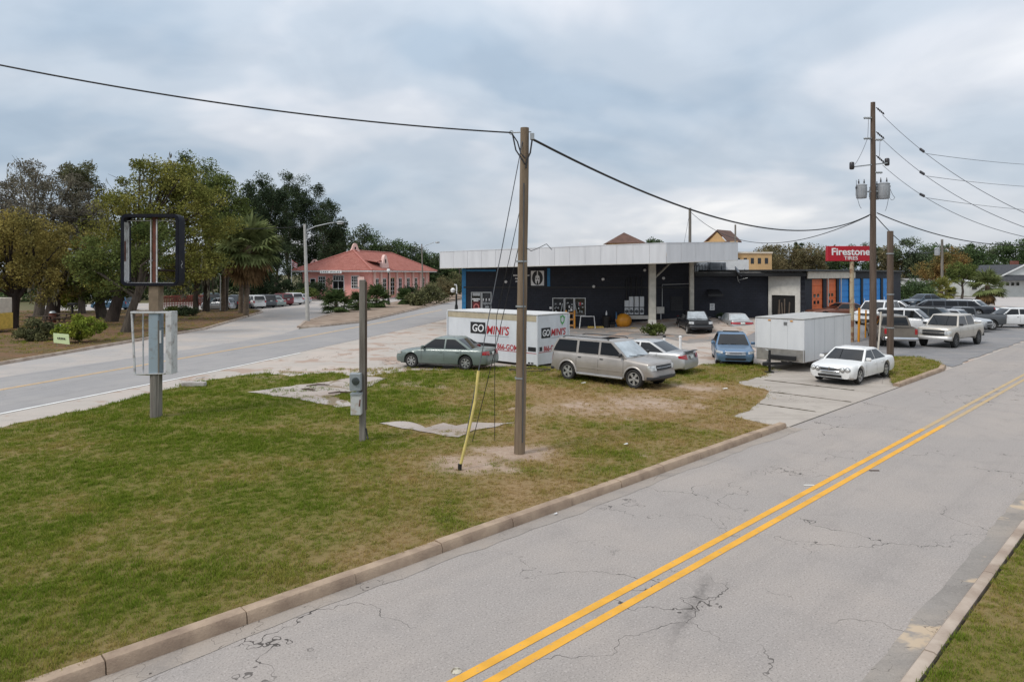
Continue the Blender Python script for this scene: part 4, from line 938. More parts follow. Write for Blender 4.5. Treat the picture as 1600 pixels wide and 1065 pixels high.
for a in (2.6, 3.45):
    for b_ in (.22, Wt-.22):
        mb = MB().lathe([(.12, -.10), (.30, -.10), (.345, -.06), (.345, .06), (.30, .10), (.12, .10)], axis='y', n=20); o = mb.build('wheel', M('trailer_tyre', (.02, .02, .02), .85), tr, smooth=40); p = tpt(a, b_, .34); o.location = p; o.rotation_euler = (0, 0, math.atan2(td.y, td.x))
tbox('mud_guard', 2.15, 3.9, -.10, -.004, .62, .70, mat_diamond)

# ------------------------------------------------------------------ pink depot
mat_pink = M('pink_stucco', (0.78, 0.36, 0.31), .85, var=.12, scale=1.5); mat_pinkpale = M('pale_pink_trim', (0.76, 0.52, 0.46), .8, var=.1)
def tile_mat():
    m, nt, N, L, b = node_mat('clay_tiles'); tc = N.new('ShaderNodeTexCoord')
    c = mixrgb(N, L, (0.25, 0.078, 0.055), (0.34, 0.125, 0.095), mrange(N, L, nz(N, L, tc.outputs['Object'], 1.2, 6, .7), .35, .65)); c = mixrgb(N, L, c, (.14, .05, .04), mrange(N, L, nz(N, L, tc.outputs['Object'], 4, 4, .7), .60, .75))
    L.new(c, b.inputs['Base Color']); b.inputs['Roughness'].default_value = .85; return m
mat_tile = tile_mat()
K = V((-24.6, 120.0)); e_ = V((-.968, .25)).normalized(); l_ = V((.25, .968)).normalized(); We, Le, ZE, ZR = 15.8, 32.0, 4.95, 8.9
dp = thing('depot_building', 'pink stucco railway depot with red tiled hip roof', 'building', (K.x, K.y, 0))
def dpt(a, b_, z): p = e_*a+l_*b_; return V((p.x, p.y, z))
ov = 1.3
MB().prism([dpt(ov, ov, 0)[:2], dpt(We-ov, ov, 0)[:2], dpt(We-ov, Le-ov, 0)[:2], dpt(ov, Le-ov, 0)[:2]], -.05, ZE+.1).build('wall', mat_pink, dp)
MB().prism([dpt(0, 0, 0)[:2], dpt(We, 0, 0)[:2], dpt(We, Le, 0)[:2], dpt(0, Le, 0)[:2]], ZE-.05, ZE+.16).build('eaves', mat_white, dp, bevel=.02)
# corrugated tile slopes
def slope(p0, p1, q0, q1, name, n):
    """ribbed surface from eave p0-p1 to ridge q0-q1"""
    rows = []; nn = ((p1-p0).cross(q0-p0)).normalized(); nn = nn if nn.z > 0 else -nn
    N_ = n*4
    for j in range(2):
        rows.append([])
        for i in range(N_+1):
            t = i/N_; a = p0.lerp(p1, t); 
            b_ = a+(q0-p0)*0; 
            # vertical rib line: goes straight up-slope until it meets the hip
            E = (p1-p0); Ln = E.length; Ed = E.normalized(); up = (q0-p0)-Ed*((q0-p0).dot(Ed)); s0 = (q0-p0).dot(Ed); s1 = (q1-p0).dot(Ed); s = t*Ln
            f = min(1.0, s/max(s0, 1e-6)) if s < s0 else (1.0 if s <= s1 else (Ln-s)/max(Ln-s1, 1e-6))
            w = .06*max(0, math.sin(i/4*2*math.pi+.7))
            rows[-1].append(a+up*f*j+nn*(w+.03))
    return MB().grid(rows).build(name, mat_tile, dp)
c00, c10, c11, c01 = dpt(-.05, -.05, ZE+.15), dpt(We+.05, -.05, ZE+.15), dpt(We+.05, Le+.05, ZE+.15), dpt(-.05, Le+.05, ZE+.15); r0, r1 = dpt(We/2, 8.2, ZR), dpt(We/2, Le-6.5, ZR)
slope(c00, c10, r0, r0, 'tiled_roof', 34); slope(c00, c01, r0, r1, 'tiled_roof', 70); slope(c10, c11, r0, r1, 'tiled_roof', 40); slope(c01, c11, r1, r1, 'tiled_roof', 30)
for a, b_ in ((c00, r0), (c10, r0), (r0, r1), (c01, r1)): MB().tube([a+V((0, 0, .08)), b_+V((0, 0, .10))], .16, 8).build('ridge_tiles', M('ridge_clay', (.40, .15, .12), .85), dp, smooth=60)
# bell gables and chimneys
def bellgable(a, b_, z, w, h, ang):
    o = MB(); prof = [(-w/2, 0), (w/2, 0), (w/2*.86, h*.35), (w/2*.62, h*.52), (w/2*.50, h*.72), (w/2*.30, h*.92), (0, h), (-w/2*.30, h*.92), (-w/2*.50, h*.72), (-w/2*.62, h*.52), (-w/2*.86, h*.35)]
    n = len(prof); o.v = [(x, -.25, z_) for x, z_ in prof]+[(x, .25, z_) for x, z_ in prof]; o.f = [tuple(range(n)), tuple(reversed(range(n, 2*n)))]+[(i, (i+1) % n, n+(i+1) % n, n+i) for i in range(n)]
    g = o.build('bell_gable', mat_pinkpale, dp, bevel=.03); g.location = dpt(a, b_, z); g.rotation_euler = (0, 0, ang)
    m = MB(); m.v = [(w*.09*math.cos(t), -.27, h*.52+w*.14*math.sin(t)) for t in np.linspace(0, 2*math.pi, 14, endpoint=False)]; m.f = [tuple(range(14))]; m.build('opening', mat_dark, g)
la_ = math.atan2(l_.y, l_.x)
bellgable(1.2, 7.6, 5.6, 3.0, 2.5, la_); bellgable(We/2+.3, 9.4, 8.4, 1.9, 2.0, .6); bellgable(We-2.5, 3.5, 6.3, 1.6, .9, .0)
MB().slab([dpt(1.3, 6.4, 6.9), dpt(1.3, 4.5, 6.6), dpt(3.6, 4.5, 7.0), dpt(3.6, 8.8, 7.0), dpt(1.3, 8.8, 6.6)], (0, 0, 1), .15).build('dormer_roof', mat_tile, dp)
def dwin(a, b_, w, z0, z1, face, mull=2, rows_=3, name='window', m=None):
    """window on end (face E, a along end) or long side (face L)"""
    def q(s, z, o): return (dpt(a+s, ov-o, z) if face == 'E' else dpt(ov-o, b_+s, z))
    def bx(nm, s0, s1, za, zb, o0, o1, mm, par): 
        pts = [q(s0, za, o0), q(s1, za, o0), q(s1, zb, o0), q(s0, zb, o0)]; nn = (q(0, 0, 1)-q(0, 0, 0)); return MB().slab(pts, nn, o1-o0).build(nm, mm, par)
    f = bx(name, -w/2-.12, w/2+.12, z0-.12, z1+.12, .002, .06, m or mat_white, dp); bx('pane', -w/2, w/2, z0, z1, .062, .07, mat_pane, f)
    for k in range(1, mull+1): s = -w/2+w*k/(mull+1); bx('glazing_bar', s-.03, s+.03, z0, z1, .072, .10, mat_white, f)
    for k in range(1, rows_+1): z = z0+(z1-z0)*k/(rows_+1); bx('glazing_bar', -w/2, w/2, z-.03, z+.03, .072, .098, mat_white, f)
    return f
ue = lambda px: We-(px-457.5)/(583.5-457.5)*We
dwin(ue(499.5), 0, 1.25, 1.9, 4.0, 'E'); dwin(ue(552.5), 0, 1.35, 2.0, 4.1, 'E', 3, 3); 
d_ = dwin(ue(526), 0, 2.1, .5, 3.2, 'E', 1, 1, 'door', mat_white); dwin(ue(526), 0, 2.0, 3.35, 4.2, 'E', 3, 0)
dwin(ue(485), 0, .9, 1.2, 3.6, 'E', 0, 1)
for b_ in (3.2, 6.0, 9.5, 13, 17.0, 21, 25, 28.5):
    MB().prism([dpt(ov-.35, b_-.3, 0)[:2], dpt(ov-.002, b_-.3, 0)[:2], dpt(ov-.002, b_+.3, 0)[:2], dpt(ov-.35, b_+.3, 0)[:2]], -.05, ZE-.06).build('pilaster', mat_pinkpale, dp, bevel=.03)
for b_ in (4.6, 7.8, 15, 19, 23, 27): dwin(0, b_, 1.3, 1.3, 3.6, 'L', 1, 2)
f = dwin(0, 11.3, 1.7, .5, 3.7, 'L', 1, 3, 'door', M('mustard_paint', (.50, .36, .15), .7))
sg_ = MB().slab([dpt(ue(537), -.10, 4.62), dpt(ue(503), -.10, 4.62), dpt(ue(503), -.10, 5.16), dpt(ue(537), -.10, 5.16)], -V((l_.x, l_.y, 0)), .08).build('name_board', mat_white, dp)
txt('LAKE WALES', .30, dpt(ue(520), -.20, 4.88), (math.radians(90), 0, math.atan2(-e_.y, -e_.x)), mat_blackprint, sg_, w=3.7, space=1.15)
ac = MB().cbox(dpt(ue(557.5)-1.0, .3, 3.1), (1.1, .5, 1.8)).build('wall_banner', mat_pinkpale, dp)
# flag
fl = thing('flag', 'red and white flag hanging at the left corner of the pink depot', 'flag', (K.x, K.y, 0)); pB = dpt(We-1.2, -1.5, 0)
MB().tube([dpt(We-.5, -1.0, 0), dpt(We-.5, -1.0, 7.2)], .06, 8).build('pole', mat_white, fl)
for k in range(7):
    rows = [[dpt(We-.55-x*.9, -1.0+.12*math.sin(x*7+k*.2), 7.05-.16*(k+d_)-.55*x) for x in np.linspace(0, 1.3, 10)] for d_ in (0, 1)]
    MB().grid(rows).build('stripe', mat_redprint if k % 2 == 0 else mat_white, fl)

# ------------------------------------------------------------------ tan building behind the canopy
mat_tanw = M('tan_stucco', (0.50, 0.33, 0.16), .85, var=.12, scale=.6); mat_brownroof = M('brown_tiles', (0.115, 0.06, 0.042), .85, var=.25, scale=2)
tb_ = thing('tan_building', 'tan stucco building with brown pyramid roofs rising behind the white canopy', 'building', (0, 0, 0)); Yt = 105
MB().box((xat(930, Yt), Yt, -.05), (xat(1206, Yt), Yt+14, zat(396, Yt))).build('wall', mat_tanw, tb_)
MB().box((xat(929, Yt), Yt-.15, zat(396, Yt)+.002), (xat(1207, Yt), Yt+14.2, zat(393.5, Yt))).build('parapet', mat_cream, tb_)
def tower(px0, px1, eave, apex, pxa, gable=False):
    a, b_ = xat(px0, Yt), xat(px1, Yt); z = zat(eave, Yt); MB().box((a+.5, Yt-.6, zat(394, Yt)-2.0), (b_-.5, Yt+(b_-a)-1.6, z)).build('tower_wall', mat_tanw, tb_)
    ax, ay, az = xat(pxa, Yt), Yt-.6+(b_-a)/2-.5, zat(apex, Yt); y0, y1 = Yt-1.1, Yt+(b_-a)-1.1
    if not gable: v = [(a, y0, z), (b_, y0, z), (b_, y1, z), (a, y1, z), (ax, ay, az)]; f = [(0, 1, 4), (1, 2, 4), (2, 3, 4), (3, 0, 4), (0, 3, 2, 1)]; o = MB().add(v, f); o.build('tower_roof', mat_brownroof, tb_)
    else:
        gA, gB, gC, gD, gE = P(1103, 379, Yt+3), P(1134, 377, Yt-1), P(1120, 362, Yt+1), P(1142, 363.5, Yt+5), P(1156, 378, Yt+3)
        MB().slab([gA, gB, gC], (.1, 1, 0), .4).build('gable_wall', mat_tanw, tb_); MB().slab([gB+V((.2, -.3, -.15)), gE+V((.3, 0, -.1)), gD+V((0, 0, .1)), gC+V((0, -.3, .12))], (0, .3, 1), .22).build('tower_roof', mat_brownroof, tb_)
        MB().slab([gA+V((-.4, 0, -.15)), gC+V((0, -.3, .12)), gD+V((0, 0, .1)), gA+V((2, 5, 0))], (0, .3, 1), .22).build('tower_roof', mat_brownroof, tb_)
tower(948, 1008, 380, 362, 978); tower(1102, 1156, 377, 362, 1120, True)
for k in range(6): px = 1140+k*11; MB().box((xat(px, Yt), Yt-.03, zat(412, Yt)), (xat(px+5, Yt), Yt-.002, zat(403, Yt))).build('window', mat_pane, tb_)

# ------------------------------------------------------------------ houses at the right
mat_siding = M('white_siding', (0.60, 0.61, 0.59), .7, var=.08, scale=1); mat_shingle = M('dark_shingles', (0.05, 0.052, 0.058), .9, var=.3, scale=3); mat_brick = M('red_brick', (0.20, 0.075, 0.055), .9, var=.3, scale=6)
def house(label, px0, px1, Y, eave, roof, depth, gable=True, wallm=mat_siding, roofm=None, wins=3, ridge_along=True, gx=None, door=True):
    roofm = roofm or mat_shingle; a, b_ = xat(px0, Y), xat(px1, Y); ze, zr = zat(eave, Y), zat(roof, Y); h = thing('house', label, 'house', (0, 0, 0))
    MB().box((a, Y, -.05), (b_, Y+depth, ze)).build('wall', wallm, h)
    if not ridge_along:
        m_ = (a+b_)/2; MB().add([(a, Y, ze), (b_, Y, ze), (m_, Y, zr-.1), (a, Y+depth, ze), (b_, Y+depth, ze), (m_, Y+depth, zr-.1)], [(0, 1, 2), (3, 5, 4)]).build('gable', wallm, h)
        for s, c_ in ((a-.4, 0), (b_+.4, 1)): MB().slab([(s, Y-.4, ze-.2), (s, Y+depth+.4, ze-.2), (m_, Y+depth+.4, zr), (m_, Y-.4, zr)], (0, 0, 1), .14).build('roof', roofm, h)
        for s in (a-.45, b_+.45): MB().bar((s, Y-.45, ze-.14), (m_, Y-.45, zr+.07), .08, .25).build('bargeboard', mat_white, h)
    else:
        my = Y+depth/2; MB().slab([(a-.4, Y-.5, ze-.1), (b_+.4, Y-.5, ze-.1), (b_+.4, my, zr), (a-.4, my, zr)], (0, 0, 1), .14).build('roof', roofm, h); MB().slab([(a-.4, Y+depth+.5, ze-.1), (b_+.4, Y+depth+.5, ze-.1), (b_+.4, my, zr), (a-.4, my, zr)], (0, 0, 1), .14).build('roof', roofm, h)
        MB().add([(a, Y, ze), (a, Y+depth, ze), (a, my, zr), (b_, Y, ze), (b_, Y+depth, ze), (b_, my, zr)], [(0, 1, 2), (3, 5, 4)]).build('gable', wallm, h)
    for k in range(wins):
        c_ = a+(b_-a)*(k+.5)/wins; w = MB().box((c_-.6, Y-.06, ze*.42), (c_+.6, Y-.002, ze*.86)).build('window', mat_white, h); MB().box((c_-.5, Y-.09, ze*.45), (c_+.5, Y-.061, ze*.83)).build('pane', mat_pane, w)
    return h
h1 = house('white gabled house with brick chimney at the edge of the trees', 1558, 1640, 135, 434, 414, 12, ridge_along=False, wins=0)
Yh = 134.9
for k, px in enumerate((1563, 1571, 1579, 1587)): 
    w = MB().box((xat(px, Yh), Yh-.05, zat(447, Yh)), (xat(px+6, Yh), Yh+.09, zat(440.5, Yh))).build('window', mat_white, h1); MB().box((xat(px+.6, Yh), Yh-.08, zat(446.3, Yh)), (xat(px+5.4, Yh), Yh-.051, zat(441.2, Yh))).build('pane', mat_pane, w)
MB().slab([(xat(1558, 133.4), 133.4, zat(438.5, 133.4)), (xat(1645, 133.4), 133.4, zat(438.5, 133.4)), (xat(1640, 135), 134.98, zat(430.5, 135)), (xat(1560, 135), 134.98, zat(430.5, 135))], (0, 0, 1), .12).build('porch_roof', mat_shingle, h1)
MB().box((xat(1584, 139), 139, 4), (xat(1592, 139), 140.1, zat(407.5, 139))).build('chimney', mat_brick, h1)
house('low flat-roofed white cottage with carport left of the gabled house', 1515, 1556, 140, 439.5, 437.0, 9, wins=3, roofm=mat_white)
house('pale bungalow behind the palms with grey roof', 1430, 1512, 150, 443, 436, 9, wins=5, roofm=M('grey_shingle', (.26, .25, .24), .9, var=.2))
house('white shed with grey siding glimpsed between the park oaks', 108, 145, 128, 449, 441, 8, wins=1, wallm=M('pale_blue_siding', (.40, .43, .45), .7), roofm=M('rust_roof', (.25, .13, .10), .8))
# ------------------------------------------------------------------ poles, signs, wires
mat_pole = M('pole_timber', (0.255, 0.195, 0.135), .9, scale=2.0, c2=(0.14, 0.10, 0.07), bump=.6, bscale=14, stretch=(3, 3, .25), detail=8, spec=.2)
mat_pole2 = M('pole_timber_dark', (0.15, 0.11, 0.085), .9, scale=2.0, c2=(0.085, 0.062, 0.048), bump=.6, bscale=14, stretch=(3, 3, .25), detail=8, spec=.2)
mat_greypost = M('post_grey_timber', (0.245, 0.225, 0.195), .9, scale=2.2, c2=(0.13, 0.115, 0.10), bump=.6, bscale=14, stretch=(3, 3, .25), detail=8, spec=.2)
mat_cable = M('cable_black', (0.016, 0.016, 0.018), .6)
mat_wire = M('wire_grey', (0.10, 0.105, 0.115), .5, metal=.4)
mat_rust = M('rusty_steel', (0.16, 0.045, 0.025), .85, scale=5, c2=(0.075, 0.03, 0.02), detail=8)
mat_navy = M('sign_frame_navy', (0.006, 0.007, 0.014), .6, scale=3.5, c2=(0.013, 0.013, 0.018), detail=8, lo=.4, hi=.6, spec=.15)
mat_chip = M('chipped_white', (0.52, 0.52, 0.52), .7, scale=5, c2=(0.28, 0.26, 0.25), lo=.33, hi=.5, detail=8)
mat_paleblue = M('pale_blue_paint', (0.26, 0.32, 0.36), .7, scale=4, c2=(0.21, 0.22, 0.22), lo=.30, hi=.46, detail=8)
mat_brownpost = M('brown_post', (0.21, 0.155, 0.105), .85, var=.25, scale=3)
mat_greymetal = M('grey_box_metal', (0.33, 0.37, 0.39), .5, scale=4, c2=(0.26, 0.28, 0.29), metal=.2)
mat_transformer = M('transformer_grey', (0.35, 0.365, 0.385), .5, var=.12)
mat_insul = M('insulator_brown', (0.035, 0.030, 0.032), .35)
def wpole(mb, base, top, r0, r1, n=14):
    pts = [base.lerp(top, k/8)+V((random.uniform(-.008, .008), random.uniform(-.008, .008), 0)) for k in range(9)]
    return mb.tube(pts, [r0+(r1-r0)*k/8 for k in range(9)], n)
def sag(a, b, s, n=24):
    return [a.lerp(b, k/n)-V((0, 0, 4*s*(k/n)*(1-k/n))) for k in range(n+1)]

# middle pole
pb = GL(812, 708); pt = P(820, 200, pb.y)
mp_ = thing('utility_pole', 'bare brown timber pole with guy wires standing in the lawn', 'utility pole', pb)
wpole(MB(), V((0, 0, -.1)), pt-pb, .135, .105).build('pole', mat_pole, mp_, smooth=60)
top = pt-pb
MB().tube([top+V((-.32, -.02, -.12)), top+V((.16, -.02, -.10))], .016, 6).build('eye_bolt', mat_steel, mp_); MB().lathe([(.035, -.012), (.055, -.012), (.055, .012), (.035, .012)], top+V((-.33, -.02, -.12)), 'y', 12, closed=True).build('eye_ring', mat_steel, mp_)
MB().cbox(top+V((.18, -.05, -.22)), (.10, .10, .16)).build('bracket', mat_steel, mp_, bevel=.01)
for z in (1.85, 3.6, 4.7): MB().lathe([(.125, -.02), (.135, -.02), (.135, .02), (.125, .02)], (0.01*z, 0, z), 'z', 16).build('band', mat_steel, mp_)
MB().tube([V((.13, -.05, 5.05)), V((.28, -.1, 4.95)), V((.45, -.12, 5.02)), V((.65, -.15, 5.12)), V((.78, -.15, 4.98))], .010, 5).build('loose_wire', mat_wire, mp_)
MB().tube([V((.07, -.13, .3)), V((.09, -.12, 3.2)), V((.10, -.115, 6.6))], .014, 6).build('ground_wire', mat_wire, mp_)
# guy wire with yellow guard
ga = GL(718, 734); gtop = pt-V((.06, .1, .35))
gw = thing('guy_wire', 'slanting guy wire with yellow plastic guard pegged in bare soil', 'guy wire', ga)
MB().tube([V((0, 0, 0)), gtop-ga], .011, 6).build('strand', mat_wire, gw)
d_ = (gtop-ga); gl = V((.18, 0, 0)); 
gpts = [V((0, 0, .02)), d_*.10+V((.03, 0, -.02)), d_*.20+V((.045, 0, -.03)), d_*.285]
MB().tube(gpts, .034, 8).build('guard', M('yellow_guard', (.56, .45, .14), .6, var=.18, scale=5), gw, smooth=60)
MB().tube([V((0, 0, -.1)), V((.01, 0, .14))], .045, 8).build('anchor', mat_blackprint, gw)
for (px, py, t0, lb) in ((738, 690, .25, 'thin slack dark guy wire crossing in front of the container'), (773, 689, None, 'thin upright dark rod stuck in the lawn beside the timber pole')):
    a = GL(px, py)
    if t0: o = MB().tube(sag(a, pt-V((.02, .08, 2.3)), .12, 12), .010, 5).build('guy_wire', mat_cable, None); tag(o, lb, 'guy wire')
    else: o = MB().tube([a+V((0, 0, -.05)), a+V((.0, 0, 2.1)), a+V((.05, 0, 3.3)), pt-V((.03, .08, 1.6))], .009, 5).build('guy_wire', mat_cable, None); tag(o, lb, 'guy wire')

# tall utility pole with transformers
ub = GZ(1364, 543); ut = P(1364, 160, ub.y)
up = thing('utility_pole', 'tall utility pole carrying two grey transformers beside the red tyre sign', 'utility pole', ub)
wpole(MB(), V((0, 0, -.1)), ut-ub, .215, .13).build('pole', mat_pole2, up, smooth=60)
uz = lambda py: CAMH-(py-HORIZ)*ub.y/FPX-ub.z
ux = lambda px: (px-1364)*ub.y/FPX
def can_(px, y0, y1, yoff, r):
    c = V((ux(px), yoff, uz(y1))); h = uz(y0)-uz(y1)
    t = MB().lathe([(.001, 0), (r*.9, 0), (r, .04), (r, h-.05), (r*1.05, h-.05), (r*1.05, h), (r*.6, h+.07), (.001, h+.09)], c, 'z', 20).build('transformer', mat_transformer, up, smooth=40)
    for s in (-.5, .5):
        MB().lathe([(.02, 0), (.055, .03), (.03, .06), (.055, .09), (.03, .12), (.055, .15), (.03, .18), (.02, .3)], c+V((s*r*1.1, 0, h+.05)), 'z', 10).build('bushing', mat_insul, t, smooth=40)
    MB().cbox(c+V((-r*.8 if px < 1364 else r*.8, 0, h*.8)), (r*.7, .12, .12)).build('lug', mat_insul, t)
    MB().bar(c+V((0, 0, h*.5)), V((0, 0, c.z+h*.5)), .10, .08).build('bracket', mat_steel, t)
    for k in range(9): 
        a = k/9*2*math.pi; MB().cbox(c+V((r*1.01*math.cos(a), r*1.01*math.sin(a), h*.5)), (.03, .03, h*.6)).build('cooling_fin', mat_transformer, t)
can_(1346, 289, 310, 0, .30); can_(1379.5, 287, 311, -.10, .33); can_(1371, 291, 311, .35, .28)
# cross bar with cut-outs, insulators
MB().bar((ux(1332), 0, uz(261)), (ux(1385), -.1, uz(255)), .07, .07).build('cross_arm', mat_steel, up)
for px, py in ((1331, 261), (1386, 255)): MB().lathe([(.10, -.15), (.14, -.1), (.14, .25), (.10, .3), (.06, .25), (.06, -.1)], (ux(px), 0, uz(py)), 'z', 12, closed=True).build('cut_out', mat_insul, up, smooth=40)
for px, py in ((1355, 185), (1355, 217), (1372, 219), (1372, 270)):
    s = -1 if px < 1364 else 1; c = V((ux(px), -.1, uz(py))); MB().lathe([(.05, -.25), (.08, -.2), (.05, -.12), (.08, -.05), (.05, .03), (.08, .1), (.05, .2)], c, 'x', 10).build('arrester', mat_steel, up, smooth=40); MB().bar(c, V((s*.1, 0, c.z)), .05).build('arrester_arm', mat_steel, up)
for a, b_ in (((1354, 187), (1353, 216)), ((1352, 219), (1333, 258)), ((1372, 222), (1371, 246)), ((1335, 282), (1337, 310)), ((1337, 310), (1343, 326)), ((1386, 290), (1395, 309)), ((1385, 311), (1380, 330)), ((1395, 309), (1388, 311)), ((1358, 210), (1356, 400))):
    MB().tube(sag(V((ux(a[0]), -.22, uz(a[1]))), V((ux(b_[0]), -.22, uz(b_[1]))), .12 if a[0] != 1358 else 0, 8), .013, 5).build('jumper', mat_wire, up)
for py in (168, 206, 243): 
    c0 = V((ux(1369), 0, uz(py))); c1 = V((ux(1379), -.2, uz(py+12))); MB().tube([c0, c1], .03, 6).build('dead_end', mat_insul, up)
    for k in range(4): q = c0.lerp(c1, .25+.2*k); MB().lathe([(.03, -.02), (.075, -.01), (.075, .01), (.03, .02)], q, 'x', 10).build('insulator_disc', mat_insul, up)
# short stub pole
sb = G(1391, 558); st = P(1391, 361, sb.y)
o = thing('stub_pole', 'short dark cut-off pole beside the small grass island', 'pole', sb); wpole(MB(), V((0, 0, -.1)), st-sb, .175, .155).build('pole', mat_pole2, o, smooth=60)
for z in (1.6, 3.4, 5.6): MB().lathe([(.17, -.03), (.185, -.03), (.185, .03), (.17, .03)], (0, 0, z), 'z', 14).build('band', mat_steel, o)
# far poles
for px, yb, yt, r0, lb in ((1078, None, 325, .16, 'grey utility pole rising behind the white canopy'), (1472, 456, 374, .17, 'green-grey utility pole with transformer in front of the far trees'), (1149, None, 351, .12, 'thin pole rising by the tan gable roof')):
    Y = {1078: 80, 1472: 105, 1149: 98}[px]; x = xat(px, Y); z = zat(yt, Y); o = thing('utility_pole', lb, 'utility pole', (x, Y, 0)); wpole(MB(), V((0, 0, -.1)), V((0, 0, z)), r0*1.2, r0).build('pole', mat_greypost, o, smooth=60)
    if px == 1472:
        c = V((-.75, 0, zat(399, Y))); MB().lathe([(.001, 0), (.36, 0), (.38, .05), (.38, 1.1), (.2, 1.25), (.001, 1.27)], c, 'z', 16).build('transformer', mat_transformer, o, smooth=40); MB().bar(c+V((0, 0, .6)), V((0, 0, c.z+.6)), .1).build('bracket', mat_steel, o); MB().bar((-.9, 0, zat(388, Y)), (.9, 0, zat(388, Y)), .1).build('cross_arm', mat_pole, o)
    if px == 1078: MB().tube([V((0, 0, z-.4)), V((-1.35, -1, 5.8))], .02, 5).build('brace_wire', mat_wire, o)

# cables (each span a thing)
def span(label, a, b_, s, r, n=28, m=None):
    o = MB().tube(sag(a, b_, s, n), r, 6).build('overhead_cable', m or mat_cable, None, smooth=60); return tag(o, label, 'cable')
L0 = P(0, 80, 14.5); dl = (L0-(pt+V((-.33, 0, -.1)))); Lx = pt+V((-.33, 0, -.1))+dl*1.35
span('twisted black service cable coming in to the lawn pole from across the highway', pt+V((-.33, -.02, -.12)), Lx, .38, .019, 40)
R0 = pt+V((.18, -.05, -.28)); R1 = ub+V((-.2, -.1, uz(335)))
span('thick black cable slung from the lawn pole to the transformer pole', R0, R1, 1.55, .030, 40)
span('second cable hanging below the thick one near the transformer pole', V((xat(1078, 80), 80, zat(330, 80))), ub+V((-.2, .1, uz(337))), 2.6, .026, 36)
MB_l = MB().tube([pt+V((-.33, -.02, -.12)), pt+V((-.18, -.05, -.35)), pt+V((-.10, -.05, -.62)), pt+V((.0, -.12, -.75))], .018, 6); MB_l.tube([pt+V((-.30, -.02, -.16)), pt+V((-.22, -.05, -.55)), pt+V((.0, -.12, -.9))], .018, 6); MB_l.build('drip_loop', mat_cable, None).parent = None
o = bpy.data.objects['drip_loop']; o.parent = mp_; o.matrix_parent_inverse = Matrix.Translation(pb).inverted()
o = MB().tube([R0, R0+V((-.05, -.05, -.35)), R0+V((-.12, -.08, -.50)), R0+V((-.16, -.08, -.72))], .02, 6).build('drip_loop', mat_cable, None); o.parent = mp_; o.matrix_parent_inverse = Matrix.Translation(pb).inverted()
# primary lines running right
for k, (ya, yj, jx, yend, y2) in enumerate(((180, 240, 1447, 254, 356), (218, 273, 1447, 290, 372), (258, 301, 1443, 326, 378))):
    a = P(1379, ya, ub.y-.2); b_ = P(1680, y2+14 if k < 2 else y2, 20)
    Yj = 36; j = P(jx, yj, Yj)
    span(('upper', 'middle', 'lower')[k]+' bare power line running right from the transformer pole', a, P(1700, (372, 384, 384)[k], 26), (.8, .9, 1.0)[k], .014, 36, mat_wire)
    span(('upper', 'middle', 'lower')[k]+' far-going thin wire joined at the line of insulators', a+(P(1700, (372, 384, 384)[k], 26)-a)*.30-V((0, 0, (.8, .9, 1.0)[k]*.84)), P(1720, (258, 292, 330)[k], 60), .3, .013, 24, mat_wire)
    q0 = a+(P(1700, (372, 384, 384)[k], 26)-a)*.265-V((0, 0, (.8, .9, 1.0)[k]*.78))
    o = thing('line_insulator', ('upper', 'middle', 'lower')[k]+' dark insulator string on the power line', 'insulator', q0)
    dd = (P(1700, (372, 384, 384)[k], 26)-a).normalized()-V((0, 0, .035))
    for i in range(5): MB().lathe([(.02, -.035), (.075, -.02), (.075, .02), (.02, .035)], dd*.09*i, 'x', 10).build('disc', mat_insul, o)
span('thick black cable dropping right from the transformer pole', ub+V((.2, -.1, uz(333))), P(1720, 352, 58), 1.8, .032, 36)
span('thinner cable from the transformer pole to the far pole', ub+V((.2, .1, uz(337))), V((xat(1472, 105), 105, zat(378, 105))), 2.0, .03, 30)

# empty sign frame on a post
sb = GL(244, 651); S = sb.y/FPX
sg = thing('empty_sign', 'derelict sign on a patched post, empty black frame with rusty centre bar', 'sign', sb)
sx = lambda px: (px-244)*S
sz = lambda py: CAMH-(py-HORIZ)*S-sb.z
def rrect(x0, x1, z0, z1, r, n=5):
    pts = []
    for cx, cz, a0 in ((x1-r, z1-r, 0), (x0+r, z1-r, 90), (x0+r, z0+r, 180), (x1-r, z0+r, 270)):
        for k in range(n+1): a = math.radians(a0+90*k/n); pts.append((cx+r*math.cos(a), cz+r*math.sin(a)))
    return pts
DP = .40
def frame(x0, x1, z0, z1, r, th, y0, y1, m, name, parent):
    o = rrect(x0, x1, z0, z1, r); i = rrect(x0+th, x1-th, z0+th, z1-th, max(.02, r-th)); n = len(o); mb = MB()
    mb.v = [(x, y0, z) for x, z in o]+[(x, y0, z) for x, z in i]+[(x, y1, z) for x, z in o]+[(x, y1, z) for x, z in i]
    for k in range(n):
        j = (k+1) % n; mb.f += [(k, j, n+j, n+k), (2*n+k, 3*n+k, 3*n+j, 2*n+j), (k, 2*n+k, 2*n+j, j), (n+k, n+j, 3*n+j, 3*n+k)]
    return mb.build(name, m, parent, smooth=40)
x0, x1, z0, z1 = sx(194), sx(284), sz(446.5), sz(335)
fr_ = frame(x0, x1, z0, z1, .18, .045, -DP/2, DP/2, mat_navy, 'frame', sg)
frame(x0+.012, x1-.012, z0+.012, z1-.012, .17, .085, -DP/2-.012, -DP/2+.03, mat_navy, 'face_rim', sg); frame(x0+.012, x1-.012, z0+.012, z1-.012, .17, .085, DP/2-.03, DP/2+.012, mat_navy, 'face_rim', sg)
for x in (x0+.062, x1-.062): MB().box((x-.012, -DP/2+.03, z0+.12), (x+.012, DP/2-.04, z1-.25)).build('inner_liner', mat_chip, sg)
MB().box((x0+.02, -.12, (z0+z1)/2-.35), (x0+.085, -.05, (z0+z1)/2+.28)).build('ballast', mat_rust, sg)
